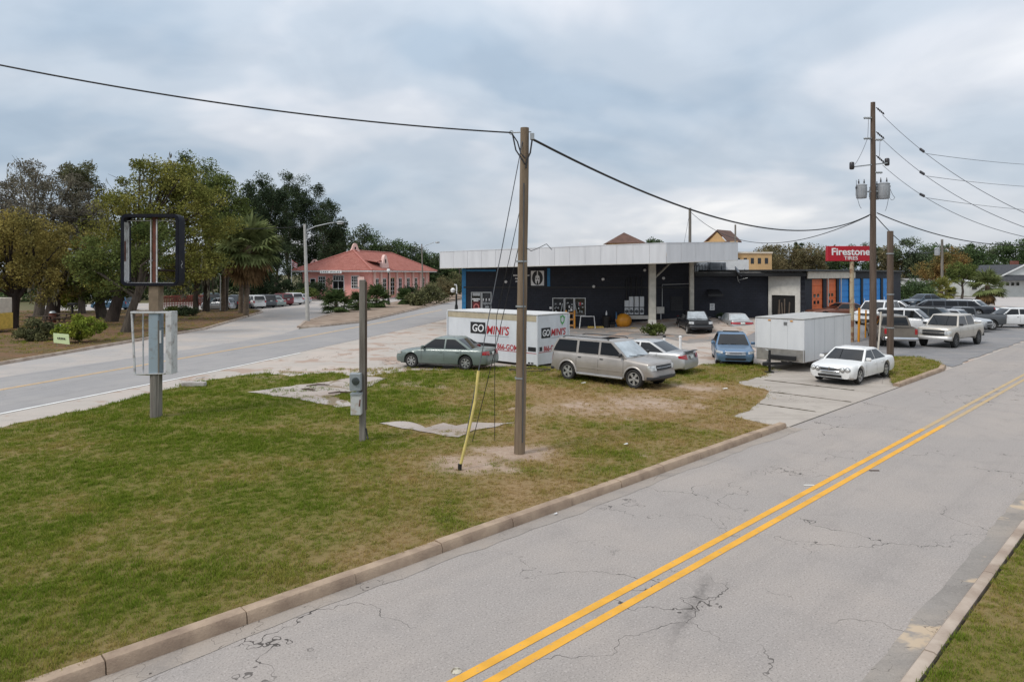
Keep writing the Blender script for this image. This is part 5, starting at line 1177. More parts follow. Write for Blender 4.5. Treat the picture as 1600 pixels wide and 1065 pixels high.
MB().box((x0+.13, -DP/2+.02, z0+.050), (x1-.13, DP/2-.05, z0+.10)).build('bottom_rail', mat_chip, sg)
MB().tube([(x0+.1, 0, z1-.20), (x1-.1, 0, z1-.19)], .013, 6).build('tube_rail', mat_chip, sg)
xm = (sx(240)+sx(246))/2; MB().box((xm-.075, -.06, z0+.10), (xm+.05, .06, z1-.05)).build('centre_bar', mat_rust, sg, bevel=.01)
for s in (-.105, .075): MB().box((xm+s-.014, -.09, z0+.10), (xm+s+.014, -.05, z1-.16)).build('edge_strip', mat_chip, sg)
MB().box((xm-.13-.75, -.02, z0+.1), (xm-.13-.73, .0, z1-.2)).build('edge_strip', mat_chip, sg); MB().box((x1-.16, -.02, z0+.1), (x1-.145, .0, z1-.2)).build('edge_strip', mat_chip, sg)
pr = .17
MB().tube([(0, 0, -.1), (0, 0, sz(584))], .175, 12).build('post', mat_greypost, sg, smooth=60); MB().box((-.165, -.165, sz(584)), (.165, .165, sz(487))).build('post', mat_paleblue, sg, bevel=.03); MB().box((-.17, -.15, sz(487)), (.17, .15, z0+.02)).build('post', mat_brownpost, sg, bevel=.03)
# lower cabinet skeleton
MB().box((sx(209), -.20, sz(489)), (sx(266), -.02, sz(486))).build('cabinet_top', mat_chip, sg, bevel=.006)
MB().slab([(sx(214), -.20, sz(584)), (sx(262), -.20, sz(582.5)), (sx(258), .22, sz(586)), (sx(226), .22, sz(588))], (0, 0, 1), .03).build('cabinet_floor', mat_chip, sg)
MB().box((sx(264), -.22, sz(583)), (sx(273.5), .16, sz(486))).build('side_panel', mat_chip, sg, bevel=.008)
MB().bar((sx(210), -.15, sz(488)), (sx(215), -.15, sz(583)), .05).build('upright', mat_chip, sg); MB().bar((sx(222), .05, sz(488)), (sx(222.5), .05, sz(583)), .035).build('upright', mat_chip, sg)
MB().box((sx(254), -.19, sz(535)), (sx(256.5), -.165, sz(515))).build('patch_plate', mat_chip, sg); MB().tube([(sx(250), -.13, sz(650)), (sx(252), -.16, sz(584)), (sx(252), -.17, sz(500))], .025, 6).build('conduit', mat_greypost, sg)
MB().tube([(sx(250), 0, sz(512)), (sx(266), 0, sz(513))], .008, 5).build('stay', mat_wire, sg)
# scrawl on the frame side
for a, b_ in (((.02, .55), (-.06, .63)), ((-.06, .63), (.05, .70)), ((.05, .70), (-.03, .78))): MB().bar((x1+.004, a[0], z0+a[1]), (x1+.004, b_[0], z0+b_[1]), .006, .014).build('scrawl', mat_chip, fr_)

# meter post
mb_ = GL(567, 688); S2 = mb_.y/FPX; ms = thing('meter_post', 'grey timber post carrying two electric meter boxes', 'post', mb_); mz = lambda py: CAMH-(py-HORIZ)*S2-mb_.z; mx = lambda px: (px-567)*S2
MB().box((-.085, -.075, -.1), (.07, .085, mz(437))).build('post', mat_greypost, ms, bevel=.012); MB().box((.071, -.02, mz(640)), (.105, .05, mz(440))).build('batten', mat_pole2, ms)
u = MB().box((mx(549.5), -.26, mz(608)), (mx(567), -.08, mz(581))).build('meter_box', mat_greymetal, ms, bevel=.015)
MB().lathe([(.001, -.05), (.085, -.045), (.10, -.01), (.105, 0)], (mx(559), -.262, mz(593)), 'y', 20).build('meter_dial', M('dial_dark', (.05, .06, .06), .15), u, smooth=40)
w = MB().box((mx(551.5), -.28, mz(645)), (mx(567.5), -.08, mz(613))).build('switch_box', M('white_box_rusty', (.50, .51, .50), .55, scale=5, c2=(.42, .36, .30), lo=.35, hi=.48), ms, bevel=.012)
MB().box((mx(551), -.30, mz(614)), (mx(568), -.07, mz(611.5))).build('lid', mat_greymetal, w); MB().bar((mx(566.5), -.30, mz(621)), (mx(565.5), -.31, mz(631)), .03).build('switch_handle', mat_rust, w)
MB().tube([(mx(561), -.17, mz(581)), (mx(561), -.17, mz(613))], .03, 8).build('conduit', mat_steel, ms); MB().tube([(.09, -.03, mz(668)), (.13, -.06, mz(680)), (.16, -.1, mz(684))], .02, 6).build('stub_conduit', mat_cable, ms)

# red tyre sign
fb = V((xat(1331, 44), 44, 0)); fs = thing('tyre_sign', 'red sign lettered Firestone TIRES on a rusty cream post', 'sign', fb); S3 = 44/FPX; fz = lambda py: CAMH-(py-HORIZ)*S3; fx = lambda px: (px-1331)*S3
mat_redsign = M('red_sign', (0.42, 0.008, 0.022), .45, var=.12, scale=1.2)
bd = MB().box((fx(1291.5), -.16, fz(408)), (fx(1361), .16, fz(384.5))).build('panel', mat_redsign, fs, bevel=.02)
txt('Firestone', .46, (fx(1327.5), -.165, fz(393.3)), FACE, mat_text_w, bd, w=2.45, bold=.022, ext=.01); txt('TIRES', .23, (fx(1327.5), -.165, fz(403.2)), FACE, mat_text_w, bd, w=.88, bold=.01, ext=.01)
MB().tube([(0, 0, -.05), (0, 0, fz(408.05))], .13, 14).build('post', M('rusty_cream_post', (.42, .34, .22), .75, scale=1.1, c2=(.19, .085, .045), lo=.44, hi=.52, detail=7), fs, smooth=60)
for px, py, yt, m, lb in ((1341.5, 537, 481, mat_orange_pl, 'thick yellow-orange pole beside the red tyre sign post'), (1352, 534, 484, mat_orange_pl, 'thin yellow-orange pole left of the tall utility pole'), (1372, 546, 487, mat_cream, 'slim cream pole leaning by the tall utility pole')):
    p = G(px, py); zt2 = CAMH-(yt-HORIZ)*p.y/FPX; o = MB().tube([V((0, 0, -.05)), V(((.18 if px == 1372 else .05), 0, zt2))], .075 if px < 1345 else .05, 10).build('marker_pole', m, None, smooth=60); o.location = p; tag(o, lb, 'pole')

# street lights
def street_light(px, py, ytop, xarm, yarm, label, r0=.13, m=None):
    p = G(px, py); S4 = p.y/FPX; o = thing('street_light', label, 'street light', p); H_ = CAMH-(ytop-HORIZ)*S4; ha = CAMH-(yarm-HORIZ)*S4; dx = (xarm-px)*S4
    lean = -5*S4 if px < 500 else -2*S4
    MB().tube([V((0, 0, -.05)), V((lean*.5, 0, H_*.5)), V((lean, 0, H_))], [r0, r0*.8, r0*.6], 12).build('pole', m or M('concrete_pole', (.42, .41, .38), .8, var=.15), o, smooth=60)
    a0 = V((lean, 0, H_-.7)); MB().tube([a0, a0.lerp(V((dx, 0, ha)), .3)+V((0, 0, .22)), a0.lerp(V((dx, 0, ha)), .7)+V((0, 0, .18)), V((dx-.5, 0, ha))], .045, 8).build('arm', mat_steel, o, smooth=60)
    hd = MB().lathe([(.001, -.35), (.08, -.3), (.15, -.05), (.15, .2), (.08, .4), (.001, .42)], (dx, 0, ha), 'x', 14).build('lamp_head', mat_steel, o, smooth=50); MB().cbox((dx, 0, ha-.12), (.45, .2, .08)).build('lens', mat_white, hd, bevel=.02)
    return o
street_light(481, 503, 350, 531, 347.5, 'pale concrete street light at the tip of the depot island', .20)
street_light(661, 472, 381, 683, 378.5, 'grey street light near the far end of the pink depot', .15, mat_greypost)
span('low cable from the left trees to the concrete street light', P(-30, 316, 60), P(474, 354, 68.3), 1.0, .03)
# black ornamental lamps
def lamp_post(px, py, yt, label, hook=False):
    p = G(px, py) if py else None; S5 = p.y/FPX; o = thing('lamp_post', label, 'lamp post', p); H_ = CAMH-(yt-HORIZ)*S5
    MB().lathe([(.28, 0), (.28, .15), (.20, .3), (.17, .8), (.10, 1.0), (.075, 1.2), (.065, H_-.7), (.10, H_-.65), (.10, H_-.55)], n=14).build('post', mat_blackprint, o, smooth=40)
    MB().lathe([(.10, H_-.55), (.22, H_-.4), (.26, H_-.22), (.20, H_-.05), (.06, H_), (.001, H_+.02)], n=16).build('globe', mat_white, o, smooth=60); MB().lathe([(.08, H_), (.05, H_+.06), (.001, H_+.16)], n=10).build('finial', mat_blackprint, o)
lamp_post(607, 477, 420, 'black ornamental lamp with white globe before the pink depot')
p = G(713, 496); o = thing('lamp_post', 'black lamp with white crook arm beside the storage container', 'lamp post', p); H_ = CAMH-(445-HORIZ)*p.y/FPX
MB().lathe([(.30, 0), (.30, .2), (.2, .4), (.16, 1.2), (.10, 1.4), (.09, H_-.9)], n=14).build('post', mat_blackprint, o, smooth=40); MB().tube([(.02, 0, H_-1.3), (.06, 0, H_-.3), (0, 0, H_), (-.2, 0, H_+.02)], .07, 8).build('crook', mat_white, o, smooth=60); MB().lathe([(.001, -.30), (.2, -.25), (.26, 0), (.1, .18), (.001, .2)], (-.35, 0, H_-.5), 'z', 14).build('globe', mat_white, o, smooth=50)
# yard sign, park items
p = G(96, 541, .15); ys = thing('yard_sign', 'pale lime yard sign tilted at the park edge', 'sign', p); MB().slab([(-.46, 0, .22), (.50, 0, .12), (.40, .06, .72), (-.52, .06, .80)], (0, -1, 0), .02).build('panel', M('lime_board', (.56, .66, .36), .6, var=.05), ys)
for k in range(5): MB().cbox((-.2+.1*k, -.024+.03, .50-.01*k+.008*(k % 2)), (.06, .012, .10)).build('print_mark', mat_blackprint, ys).location.y = -.03
for s in (-.3, .3): MB().tube([(s, .04, -.1), (s, .05, .5)], .012, 5).build('stake', mat_steel, ys)
p = G(95, 528, .15); o = MB().box((-.05, -.05, -.1), (.05, .05, 1.0)).build('marker_post', mat_white, None, bevel=.01); o.location = p; tag(o, 'short white marker post behind the lime yard sign', 'post')
p = G(113, 495, .15); gs = thing('grill_stand', 'black park grill on a pedestal under the oaks', 'grill', p); MB().tube([(0, 0, -.1), (0, 0, 1.2)], .09, 8).build('pedestal', mat_blackprint, gs); MB().cbox((0, 0, 1.3), (.75, .5, .22)).build('firebox', mat_blackprint, gs, bevel=.02)
def picnic(px, py, label, rz):
    p = G(px, py, .15); t = thing('picnic_table', label, 'picnic table', p, rz)
    for k in range(4): MB().cbox((0, -.3+.2*k, .75), (1.9, .18, .05)).build('plank', mat_pole2, t)
    for s in (-.72, .72): MB().cbox((0, s, .45), (1.9, .25, .05)).build('seat', mat_pole2, t)
    for x in (-.7, .7): MB().bar((x, -.65, 0), (x, -.2, .72), .09).bar((x, .65, 0), (x, .2, .72), .09).bar((x, -.75, .42), (x, .75, .42), .07).build('leg_frame', mat_pole2, t)
picnic(62, 508, 'dark timber picnic table beneath the yellow-leaved tree', .1); picnic(96, 503, 'dark timber picnic table with red bin beside it', -.1)
p = G(93, 502, .15); o = thing('trash_can', 'rust red barrel bin by the picnic tables', 'bin', V((p.x+.3, p.y-1.4, .15))); MB().lathe([(.28, 0), (.29, .3), (.30, .32), (.29, .34), (.28, .85), (.001, .87)], n=14).build('barrel', mat_rust, o, smooth=40); MB().lathe([(.29, .86), (.2, 1.0), (.001, 1.05)], n=14).build('lid', mat_steel, o, smooth=40)
# yellow and red panel at the left edge of the view
p = G(-14, 521, .12); ykz = thing('food_cart', 'yellow and cream cart with red window at the park edge', 'cart', p); MB().box((-3.0, 0, .25), (.32, 1.8, 1.45)).build('body', mat_yel, ykz, bevel=.03); MB().box((-2.9, .05, 1.452), (.28, 1.75, 2.6)).build('upper', mat_cream, ykz, bevel=.03); MB().box((-.35, -.02, 1.55), (.2, .048, 2.15)).build('window', mat_redprint, ykz)
for x in (-2.4, -.4): MB().lathe([(.1, -.08), (.30, -.08), (.32, 0), (.30, .08), (.1, .08)], (x, .1, .32), 'y', 16).build('wheel', mat_blackprint, ykz)
# red fence by the depot cars, dark chain-link fence
fA, fB = G(255, 480), G(318, 478); rf = thing('picket_fence', 'rust red picket fence left of the depot car row', 'fence', fA)
n = 26
for k in range(n+1):
    q = (fB-fA)*(k/n); MB().box((q.x-.065, q.y-.02, 0), (q.x+.065, q.y+.02, 1.6)).build('picket', M('red_fence_paint', (.19, .05, .035), .85, var=.3), rf)
for z in (.4, 1.4): MB().bar(V((0, .05, z)), (fB-fA)+V((0, .05, z)), .05, .1).build('rail', _mats['red_fence_paint'], rf)
fA, fB = G(400, 466.5), G(487, 464); cf = thing('wire_fence', 'dark wire fence behind the depot car row', 'fence', fA)
for k in range(9): q = (fB-fA)*(k/8); MB().tube([V((q.x, q.y, 0)), V((q.x, q.y, 1.9))], .04, 6).build('post', mat_steel, cf)
for z in np.linspace(.15, 1.85, 9): MB().tube([V((0, 0, z)), (fB-fA)+V((0, 0, z))], .014, 4).build('wire', mat_steel, cf)
# broken bits on the slab and litter
p = GL(303, 603); sp = thing('kerb_block', 'broken pale concrete block lying on the lawn edge by the empty sign', 'block', p); MB().slab([(-.45, -.14, 0), (.48, -.12, 0), (.46, .12, 0), (-.44, .14, 0)], (0, 0, 1), .17).build('block', M('old_block', (.45, .42, .39), .9, scale=4, c2=(.28, .25, .22), bump=.5), sp, bevel=.02)
r_ = random.Random(5); mat_bark = M('bark_debris', (.09, .06, .045), .95, var=.3)
for k, (px, py, ln, a, lb) in enumerate(((497, 604, .9, .3, 'dark broken branch lying across the old slab'), (482, 611, .7, -.5, 'forked dark stick on the old slab'), (530, 616, .8, .15, 'dead stick at the edge of the old slab'))):
    p = GL(px, py); o = MB().tube([V((-ln/2*math.cos(a), -ln/2*math.sin(a), .03)), V((0, .04, .06)), V((ln/2*math.cos(a), ln/2*math.sin(a), .03))], [.02, .035, .015], 6).tube([V((0, .04, .05)), V((.2, .25, .04))], .015, 5).build('fallen_branch', mat_bark, None); o.location = p+V((0, 0, .03)); tag(o, lb, 'branch')
for px, py, s, lb in ((978, 697, .16, 'scrap of white paper on the grass near the road'), (1133, 609, .3, 'pale plastic scrap on the dry grass'), (866, 803, .10, 'white litter in the gutter by the kerb'), (912, 600, .3, 'white scrap in the grass under the pewter SUV')):
    p = GL(px, py) if px != 866 else G(868, 804); o = MB().slab([(-s*.36, -s*.1, 0), (-s*.05, -s*.24, .01), (s*.34, -s*.08, .015), (s*.22, s*.16, .02), (-s*.08, s*.2, .005)], (0, 0, 1), .012).build('litter', mat_white, None); o.location = p+V((0, 0, .05 if px != 866 else .01)); tag(o, lb, 'litter')
p = G(713, 1048); o = MB().lathe([(.001, .022), (.045, .018), (.06, .004), (.065, 0)], n=16).build('road_stud', M('stud_pale', (.50, .46, .36), .6, scale=14, c2=(.16, .13, .09), lo=.42, hi=.5), None, smooth=40); o.location = p+V((0, 0, .004)); tag(o, 'round pale road stud beside the yellow centre line', 'road stud')
for px, py, lb in ((1366, 735, 'small dark mark of flattened debris beside the yellow line'), (1264, 758, 'flattened paper scrap beside the yellow line')):
    p = G(px, py); o = MB().slab([(-.12, -.03, 0), (.1, -.04, 0), (.12, .03, 0), (-.1, .035, 0)], (0, 0, 1), .008).build('litter', mat_bark if 'dark' in lb else mat_offwhite, None); o.location = p+V((0, 0, .004)); tag(o, lb, 'litter')
# coil of hose behind the pole
p = GL(828, 579); mb = MB(); rows = []
pts = [V((.95*math.cos(t)*(1+.05*math.sin(3*t)), .42*math.sin(t), .05+.01*math.sin(5*t))) for t in np.linspace(0, 2*math.pi*1.9, 50)]
o = mb.tube(pts, .022, 6).build('hose', mat_cable, None, smooth=60); o.location = p; tag(o, 'coil of black hose on the grass before the container', 'hose')
# ------------------------------------------------------------------ vegetation
def leaf_mat(name, light, dark, scale=.55, tr=.25):
    m, nt, N, L, b = node_mat('leaves_'+name); N.remove(b)
    tc = N.new('ShaderNodeTexCoord'); g = N.new('ShaderNodeNewGeometry')
    c = mixrgb(N, L, dark, light, mrange(N, L, nz(N, L, tc.outputs['Object'], scale, 4, .6), .38, .64))
    c = mixrgb(N, L, c, mrange(N, L, g.outputs['Random Per Island'], 0, 1, .55, 1.45), 1.0, 'MULTIPLY')
    df = N.new('ShaderNodeBsdfDiffuse'); t = N.new('ShaderNodeBsdfTranslucent'); mx = N.new('ShaderNodeMixShader'); mx.inputs[0].default_value = tr
    L.new(c, df.inputs[0]); L.new(c, t.inputs[0]); L.new(df.outputs[0], mx.inputs[1]); L.new(t.outputs[0], mx.inputs[2]); L.new(mx.outputs[0], N['Material Output'].inputs[0])
    return m
LM = {'olive': leaf_mat('olive', (0.297, 0.276, 0.076), (0.117, 0.131, 0.033)), 'yellow': leaf_mat('yellow', (.36, .285, .085), (.165, .145, .05)), 'grey': leaf_mat('grey', (0.255, 0.228, 0.172), (0.131, 0.121, 0.091)),
      'green': leaf_mat('green', (0.172, 0.200, 0.062), (0.062, 0.086, 0.028)), 'dark': leaf_mat('dark', (0.086, 0.113, 0.058), (0.033, 0.050, 0.028)), 'far': leaf_mat('far', (0.138, 0.166, 0.090), (0.062, 0.083, 0.047), .3), 'farbrown': leaf_mat('farbrown', (0.235, 0.193, 0.103), (0.110, 0.103, 0.055), .3),
      'fargreen': leaf_mat('fargreen', (0.117, 0.166, 0.069), (0.048, 0.076, 0.034), .3), 'rust': leaf_mat('rust', (0.304, 0.179, 0.069), (0.124, 0.131, 0.048), .35), 'bright': leaf_mat('bright', (0.304, 0.331, 0.055), (0.124, 0.166, 0.028), 1.2), 'shrub': leaf_mat('shrub', (0.179, 0.179, 0.083), (0.083, 0.090, 0.048), 1.2)}
mat_bark1 = M('bark_grey', (.115, .095, .075), .95, scale=2.5, c2=(.055, .045, .038), bump=.8, bscale=8, stretch=(2, 2, .4), spec=.1)
mat_bark2 = M('bark_dark', (.065, .05, .042), .95, scale=2.5, c2=(.032, .026, .022), bump=.8, bscale=8, stretch=(2, 2, .4), spec=.1)
mat_palmtrunk = M('palm_trunk', (.20, .155, .115), .95, scale=3, c2=(.11, .085, .065), bump=.7, bscale=6, stretch=(1, 1, 3), spec=.1)
mat_moss = leaf_mat('moss', (.27, .255, .19), (.16, .15, .115), 2)
def quads_mesh(name, C, U, W):
    """diamond leaves: centres C, half-length vectors U, half-width vectors W"""
    n = len(C); v = np.empty((n, 4, 3)); v[:, 0] = C-U; v[:, 1] = C+W*1.0+U*.1; v[:, 2] = C+U; v[:, 3] = C-W+U*.1
    me = bpy.data.meshes.new(name); me.vertices.add(n*4); me.vertices.foreach_set('co', v.ravel()); me.loops.add(n*4); me.polygons.add(n)
    me.loops.foreach_set('vertex_index', np.arange(n*4)); me.polygons.foreach_set('loop_start', np.arange(n)*4); me.update(calc_edges=True); return me
def rand_dirs(rng, n):
    d = rng.normal(size=(n, 3)); return d/np.linalg.norm(d, axis=1, keepdims=True)
def leaves(rng, cl, per, size, flat=.75, aspect=.5, droop=0.0):
    """cl: (n,4) clump centres and radii"""
    idx = np.repeat(np.arange(len(cl)), per); d = rand_dirs(rng, len(idx)); r = rng.random(len(idx))**(.42)
    off = d*(r*cl[idx, 3])[:, None]; off[:, 2] *= flat
    C = cl[idx, :3]+off; s = size*rng.uniform(.55, 1.35, len(idx))
    U = rand_dirs(rng, len(idx)); U[:, 2] -= droop; U /= np.linalg.norm(U, axis=1, keepdims=True); Q = rand_dirs(rng, len(idx)); W = np.cross(U, Q); W /= np.linalg.norm(W, axis=1, keepdims=True)+1e-9
    return C, U*(s*.5)[:, None], W*(s*aspect*.5)[:, None]
def tree(label, base, lobes, leafm, trunk_r, seed, nclump=60, cr=1.0, per=350, size=.22, lean=(0, 0), bark=None, group=None, name='tree', moss=0, fork=.35, nbr=16, per_leafsize=1.0, cat='tree', flat=.75, twigs=0):
    """lobes: list of (dx, dy, z, rx, ry, rz) ellipsoids relative to the trunk foot"""
    rng = np.random.default_rng(seed); t = thing(name, label, cat, base, 0, group); bark = bark or mat_bark1
    vol = np.array([l[3]*l[4]*l[5] for l in lobes])**.8; k = rng.choice(len(lobes), nclump, p=vol/vol.sum()); lb = np.array(lobes)[k]
    d = rand_dirs(rng, nclump); r = rng.random(nclump)**.38
    cc = lb[:, :3]+d*lb[:, 3:]*r[:, None]*.95; rad = cr*rng.uniform(.55, 1.35, nclump); cl = np.c_[cc, rad]
    C, U, W = leaves(rng, cl, per, size, flat)
    link('crown', quads_mesh('crown', C, U, W), LM[leafm] if isinstance(leafm, str) else leafm, t)
    # trunk and limbs
    zc = min(l[2]-l[5]*.6 for l in lobes); topz = max(l[2] for l in lobes); fz = max(1.0, zc*(1-fork)+topz*fork*.5)
    lx, ly = lean; P0 = V((0, 0, -.3)); P1 = V((lx*.5+rng.normal()*.1, ly*.5, fz*.5)); P2 = V((lx, ly, fz))
    mb = MB().tube([P0, V((lx*.08, ly*.08, .25)), P1, P2, P2+V((lx*.15, ly*.15, (topz-fz)*.45))], [trunk_r*1.55, trunk_r*1.1, trunk_r*.9, trunk_r*.72, trunk_r*.35], 10)
    mb.build('trunk', bark, t, smooth=60)
    mb = MB(); order = rng.permutation(nclump)[:nbr]
    for i in order:
        q = V(cc[i]); s = V((lx, ly, fz*rng.uniform(.7, 1.05))) if q.z > fz*.8 else V((lx*.6, ly*.6, max(.6, q.z*.7)))
        if (q-s).length < .5: continue
        m = s.lerp(q, .5)+V((rng.normal()*.4, rng.normal()*.4, .1*(q-s).length)); r0 = trunk_r*rng.uniform(.22, .42)
        mb.tube([s, m, q, q+(q-m)*.12], [r0, r0*.65, r0*.3, r0*.1], 6)
    for i in range(twigs):
        q = V(cc[rng.integers(nclump)]); e = q+V(rand_dirs(rng, 1)[0])*cr*1.1; e.z += .25; mb.tube([q, q.lerp(e, .5)+V((rng.normal()*.1, rng.normal()*.1, .05)), e], [.03, .02, .008], 4)
    if mb.v: tag(mb.build('limbs', bark, t, smooth=60), kind='stuff')
    if moss:
        n = moss; i = rng.integers(0, nclump, n); low = cc[i]+rng.normal(size=(n, 3))*cr*.6; ln = rng.uniform(.5, 1.7, n); Cn, Un, Wn = [], [], []
        for j in range(n):
            for s in range(7): Cn.append(low[j]+np.array([rng.normal()*.10, rng.normal()*.10, -ln[j]*rng.random()])); Un.append([rng.normal()*.03, rng.normal()*.03, -.28]); Wn.append([.05*rng.normal(), .05*rng.normal(), 0])
        tag(link('hanging_moss', quads_mesh('hanging_moss', np.array(Cn), np.array(Un), np.array(Wn)), mat_moss, t), kind='stuff')
    return t
def lobe(px, py, rxp, rzp, base, Y=None, dy=0.0, ry=None):
    """ellipsoid from photo pixels at the distance of the trunk"""
    Y = Y or base.y; s = Y/FPX; rx = rxp*s; return ((px-800)*s-base.x, dy, CAMH-(py-HORIZ)*s-base.z, rx, ry or rx*.85, rzp*s)

# ---- park trees on the left
b = G(18, 513, .12); tree('yellow-leaved tree with thick dark trunk by the food cart', b, [lobe(30, 375, 62, 50, b), lobe(60, 430, 42, 42, b), lobe(-30, 400, 60, 60, b), lobe(20, 450, 30, 22, b)], 'yellow', .42, 11, 85, .95, 240, .20, (.35, 0), mat_bark2, twigs=40)
b = G(80, 500, .12); tree('old oak with broad trunk and golden lower leaves near the picnic tables', b, [lobe(80, 440, 42, 34, b), lobe(100, 395, 55, 45, b), lobe(55, 400, 45, 40, b)], 'yellow', .62, 12, 70, .95, 230, .21, (.2, .2), mat_bark2, moss=60, twigs=40)
b = G(60, 494, .12); tree('tall grey half-bare tree towering over the picnic tables', b, [lobe(20, 300, 62, 62, b, dy=3), lobe(90, 330, 58, 60, b, dy=2), lobe(40, 380, 70, 50, b, dy=2), lobe(-40, 330, 60, 70, b, dy=3)], 'grey', .45, 13, 150, 1.15, 300, .22, (0, 1), mat_bark1, moss=160, nbr=34, twigs=140)
b = G(128, 490, .12); tree('grey-green tree with ragged top between the tall grey tree and big oak', b, [lobe(118, 285, 36, 38, b), lobe(135, 330, 42, 55, b), lobe(120, 400, 40, 45, b)], 'shrub', .34, 14, 85, 1.0, 270, .22, (0, 0), mat_bark1, moss=60, nbr=22, twigs=70)
b = G(173, 503, .12); tree('big spreading olive-green oak with flared roots behind the empty sign', b, [lobe(235, 320, 85, 80, b, dy=1), lobe(190, 360, 55, 60, b), lobe(300, 340, 60, 65, b, dy=1.5), lobe(250, 275, 55, 42, b, dy=1.5), lobe(175, 420, 50, 40, b), lobe(280, 410, 60, 40, b, dy=1)], 'olive', .5, 15, 190, 1.12, 250, .22, (1.2, .4), mat_bark2, nbr=40, moss=40, twigs=60)
b = G(196, 520, .12); tree('leaning grey-barked tree in front of the big olive oak', b, [lobe(180, 430, 48, 34, b), lobe(225, 385, 45, 40, b), lobe(150, 400, 34, 38, b)], 'green', .33, 16, 60, .9, 230, .19, (.9, .2), mat_bark1, nbr=20)
b = G(322, 487, .12); tree('dark-crowned tree rising behind the big olive oak', b, [lobe(320, 290, 46, 48, b, dy=2), lobe(345, 330, 38, 60, b, dy=2), lobe(290, 270, 45, 36, b, dy=3), lobe(262, 250, 24, 20, b, dy=3)], 'green', .36, 17, 90, 1.25, 230, .26, (0, .5), mat_bark1, nbr=26)
b = G(306, 488, .12); tree('mossy oak with hanging grey strands beside the red fence', b, [lobe(310, 415, 38, 26, b), lobe(335, 395, 36, 34, b), lobe(282, 420, 32, 24, b)], 'olive', .30, 18, 60, 1.0, 190, .24, (.1, 0), mat_bark1, moss=260, nbr=18)
b = G(352, 486, .12); tree('tree with slender trunk between the sabal palms and mossy oak', b, [lobe(350, 380, 26, 36, b, dy=2), lobe(340, 345, 24, 30, b, dy=2)], 'farbrown', .26, 19, 36, 1.0, 190, .26, (.3, .3), mat_bark1, nbr=12)
b = G(160, 497, .12); tree('thick-trunked oak to the left of the flared-root oak', b, [lobe(150, 445, 40, 26, b), lobe(165, 410, 40, 30, b)], 'green', .5, 20, 46, 1.0, 190, .24, (-.2, 0), mat_bark1, nbr=14)
# far wood behind the park
r_ = random.Random(3)
for k in range(10):
    px = -90+k*52; Y = 125+r_.uniform(-12, 18); top = r_.uniform(395, 425); b = V((xat(px, Y), Y, 0)); zt = CAMH-(top-HORIZ)*Y/FPX; w = r_.uniform(4, 6)
    tree(('dense dark tree in the wood behind the park', 'bushy green tree in the wood behind the park')[k % 2], b, [(0, 0, zt*.55, w, w, zt*.45), (w*.6, 0, zt*.35, w*.8, w, zt*.35)], ('fargreen', 'dark')[k % 2], .3, 30+k, 40, 1.7, 110, .5, group=('dark trees in the wood behind the park', 'green trees in the wood behind the park')[k % 2], nbr=5)
# tall dark stand beyond the cars
for k, (px, top, wd) in enumerate(((388, 285, 17), (408, 266, 20), (430, 272, 22), (452, 266, 21), (473, 272, 20), (494, 288, 19), (513, 305, 17), (526, 338, 15))):
    Y = (116 if px < 436 else 152)+(k % 3)*4; b = V((xat(px, Y), Y, 0)); s = Y/FPX; zt = CAMH-(top-HORIZ)*s
    tree(('dark feathery tree rising right behind the sabal palms', 'tallest dark tree of the stand beyond the depot cars', 'broad dark tree between the tallest one and the street light', 'dark tree of the stand behind the concrete street light', 'tall dark tree over the left corner of the depot roof', 'dark tree stepping down behind the flag pole', 'lower dark tree behind the depot hip roof', 'shortest dark tree of the stand, above the depot ridge')[k], b, [(0, 0, zt*.78, wd*s, wd*s, zt*.22), (r_.uniform(-1, 1), 0, zt*.52, wd*s*1.15, wd*s, zt*.28), (0, 0, zt*.28, wd*s, wd*s, zt*.2)], 'dark', .3, 50+k, 105, 1.15 if px < 436 else 1.4, 170, .34, (r_.uniform(-.5, .5), 0), mat_bark1, group='tall dark trees beyond the depot cars', nbr=12, flat=1.0)
for k in range(6):
    px = 395+k*22; Y = 119; b = V((xat(px, Y), Y, 0)); tree('low dark undergrowth bush under the tall dark stand', b, [(0, 0, 1.8, 2.4, 1.6, 1.9)], 'dark', .08, 70+k, 14, .95, 120, .3, group='bushes under the tall dark stand', name='bush', cat='bush', nbr=3)
# wood behind the depot, falling to the right
for k, (px, top) in enumerate(((540, 352), (562, 350), (586, 362), (606, 370), (628, 376), (648, 386), (668, 395), (684, 399), (704, 404))):
    Y = 175; b = V((xat(px, Y), Y, 0)); s = Y/FPX; zt = CAMH-(top-HORIZ)*s; w = 17*s
    tree('rounded green tree in the wood behind the pink depot', b, [(0, 0, zt*.72, w, w, zt*.28), (2, -1, zt*.4, w*1.2, w, zt*.35)], 'far' if k % 2 else 'fargreen', .35, 80+k, 48, 1.7, 120, .5, group='trees in the wood behind the depot', nbr=4)
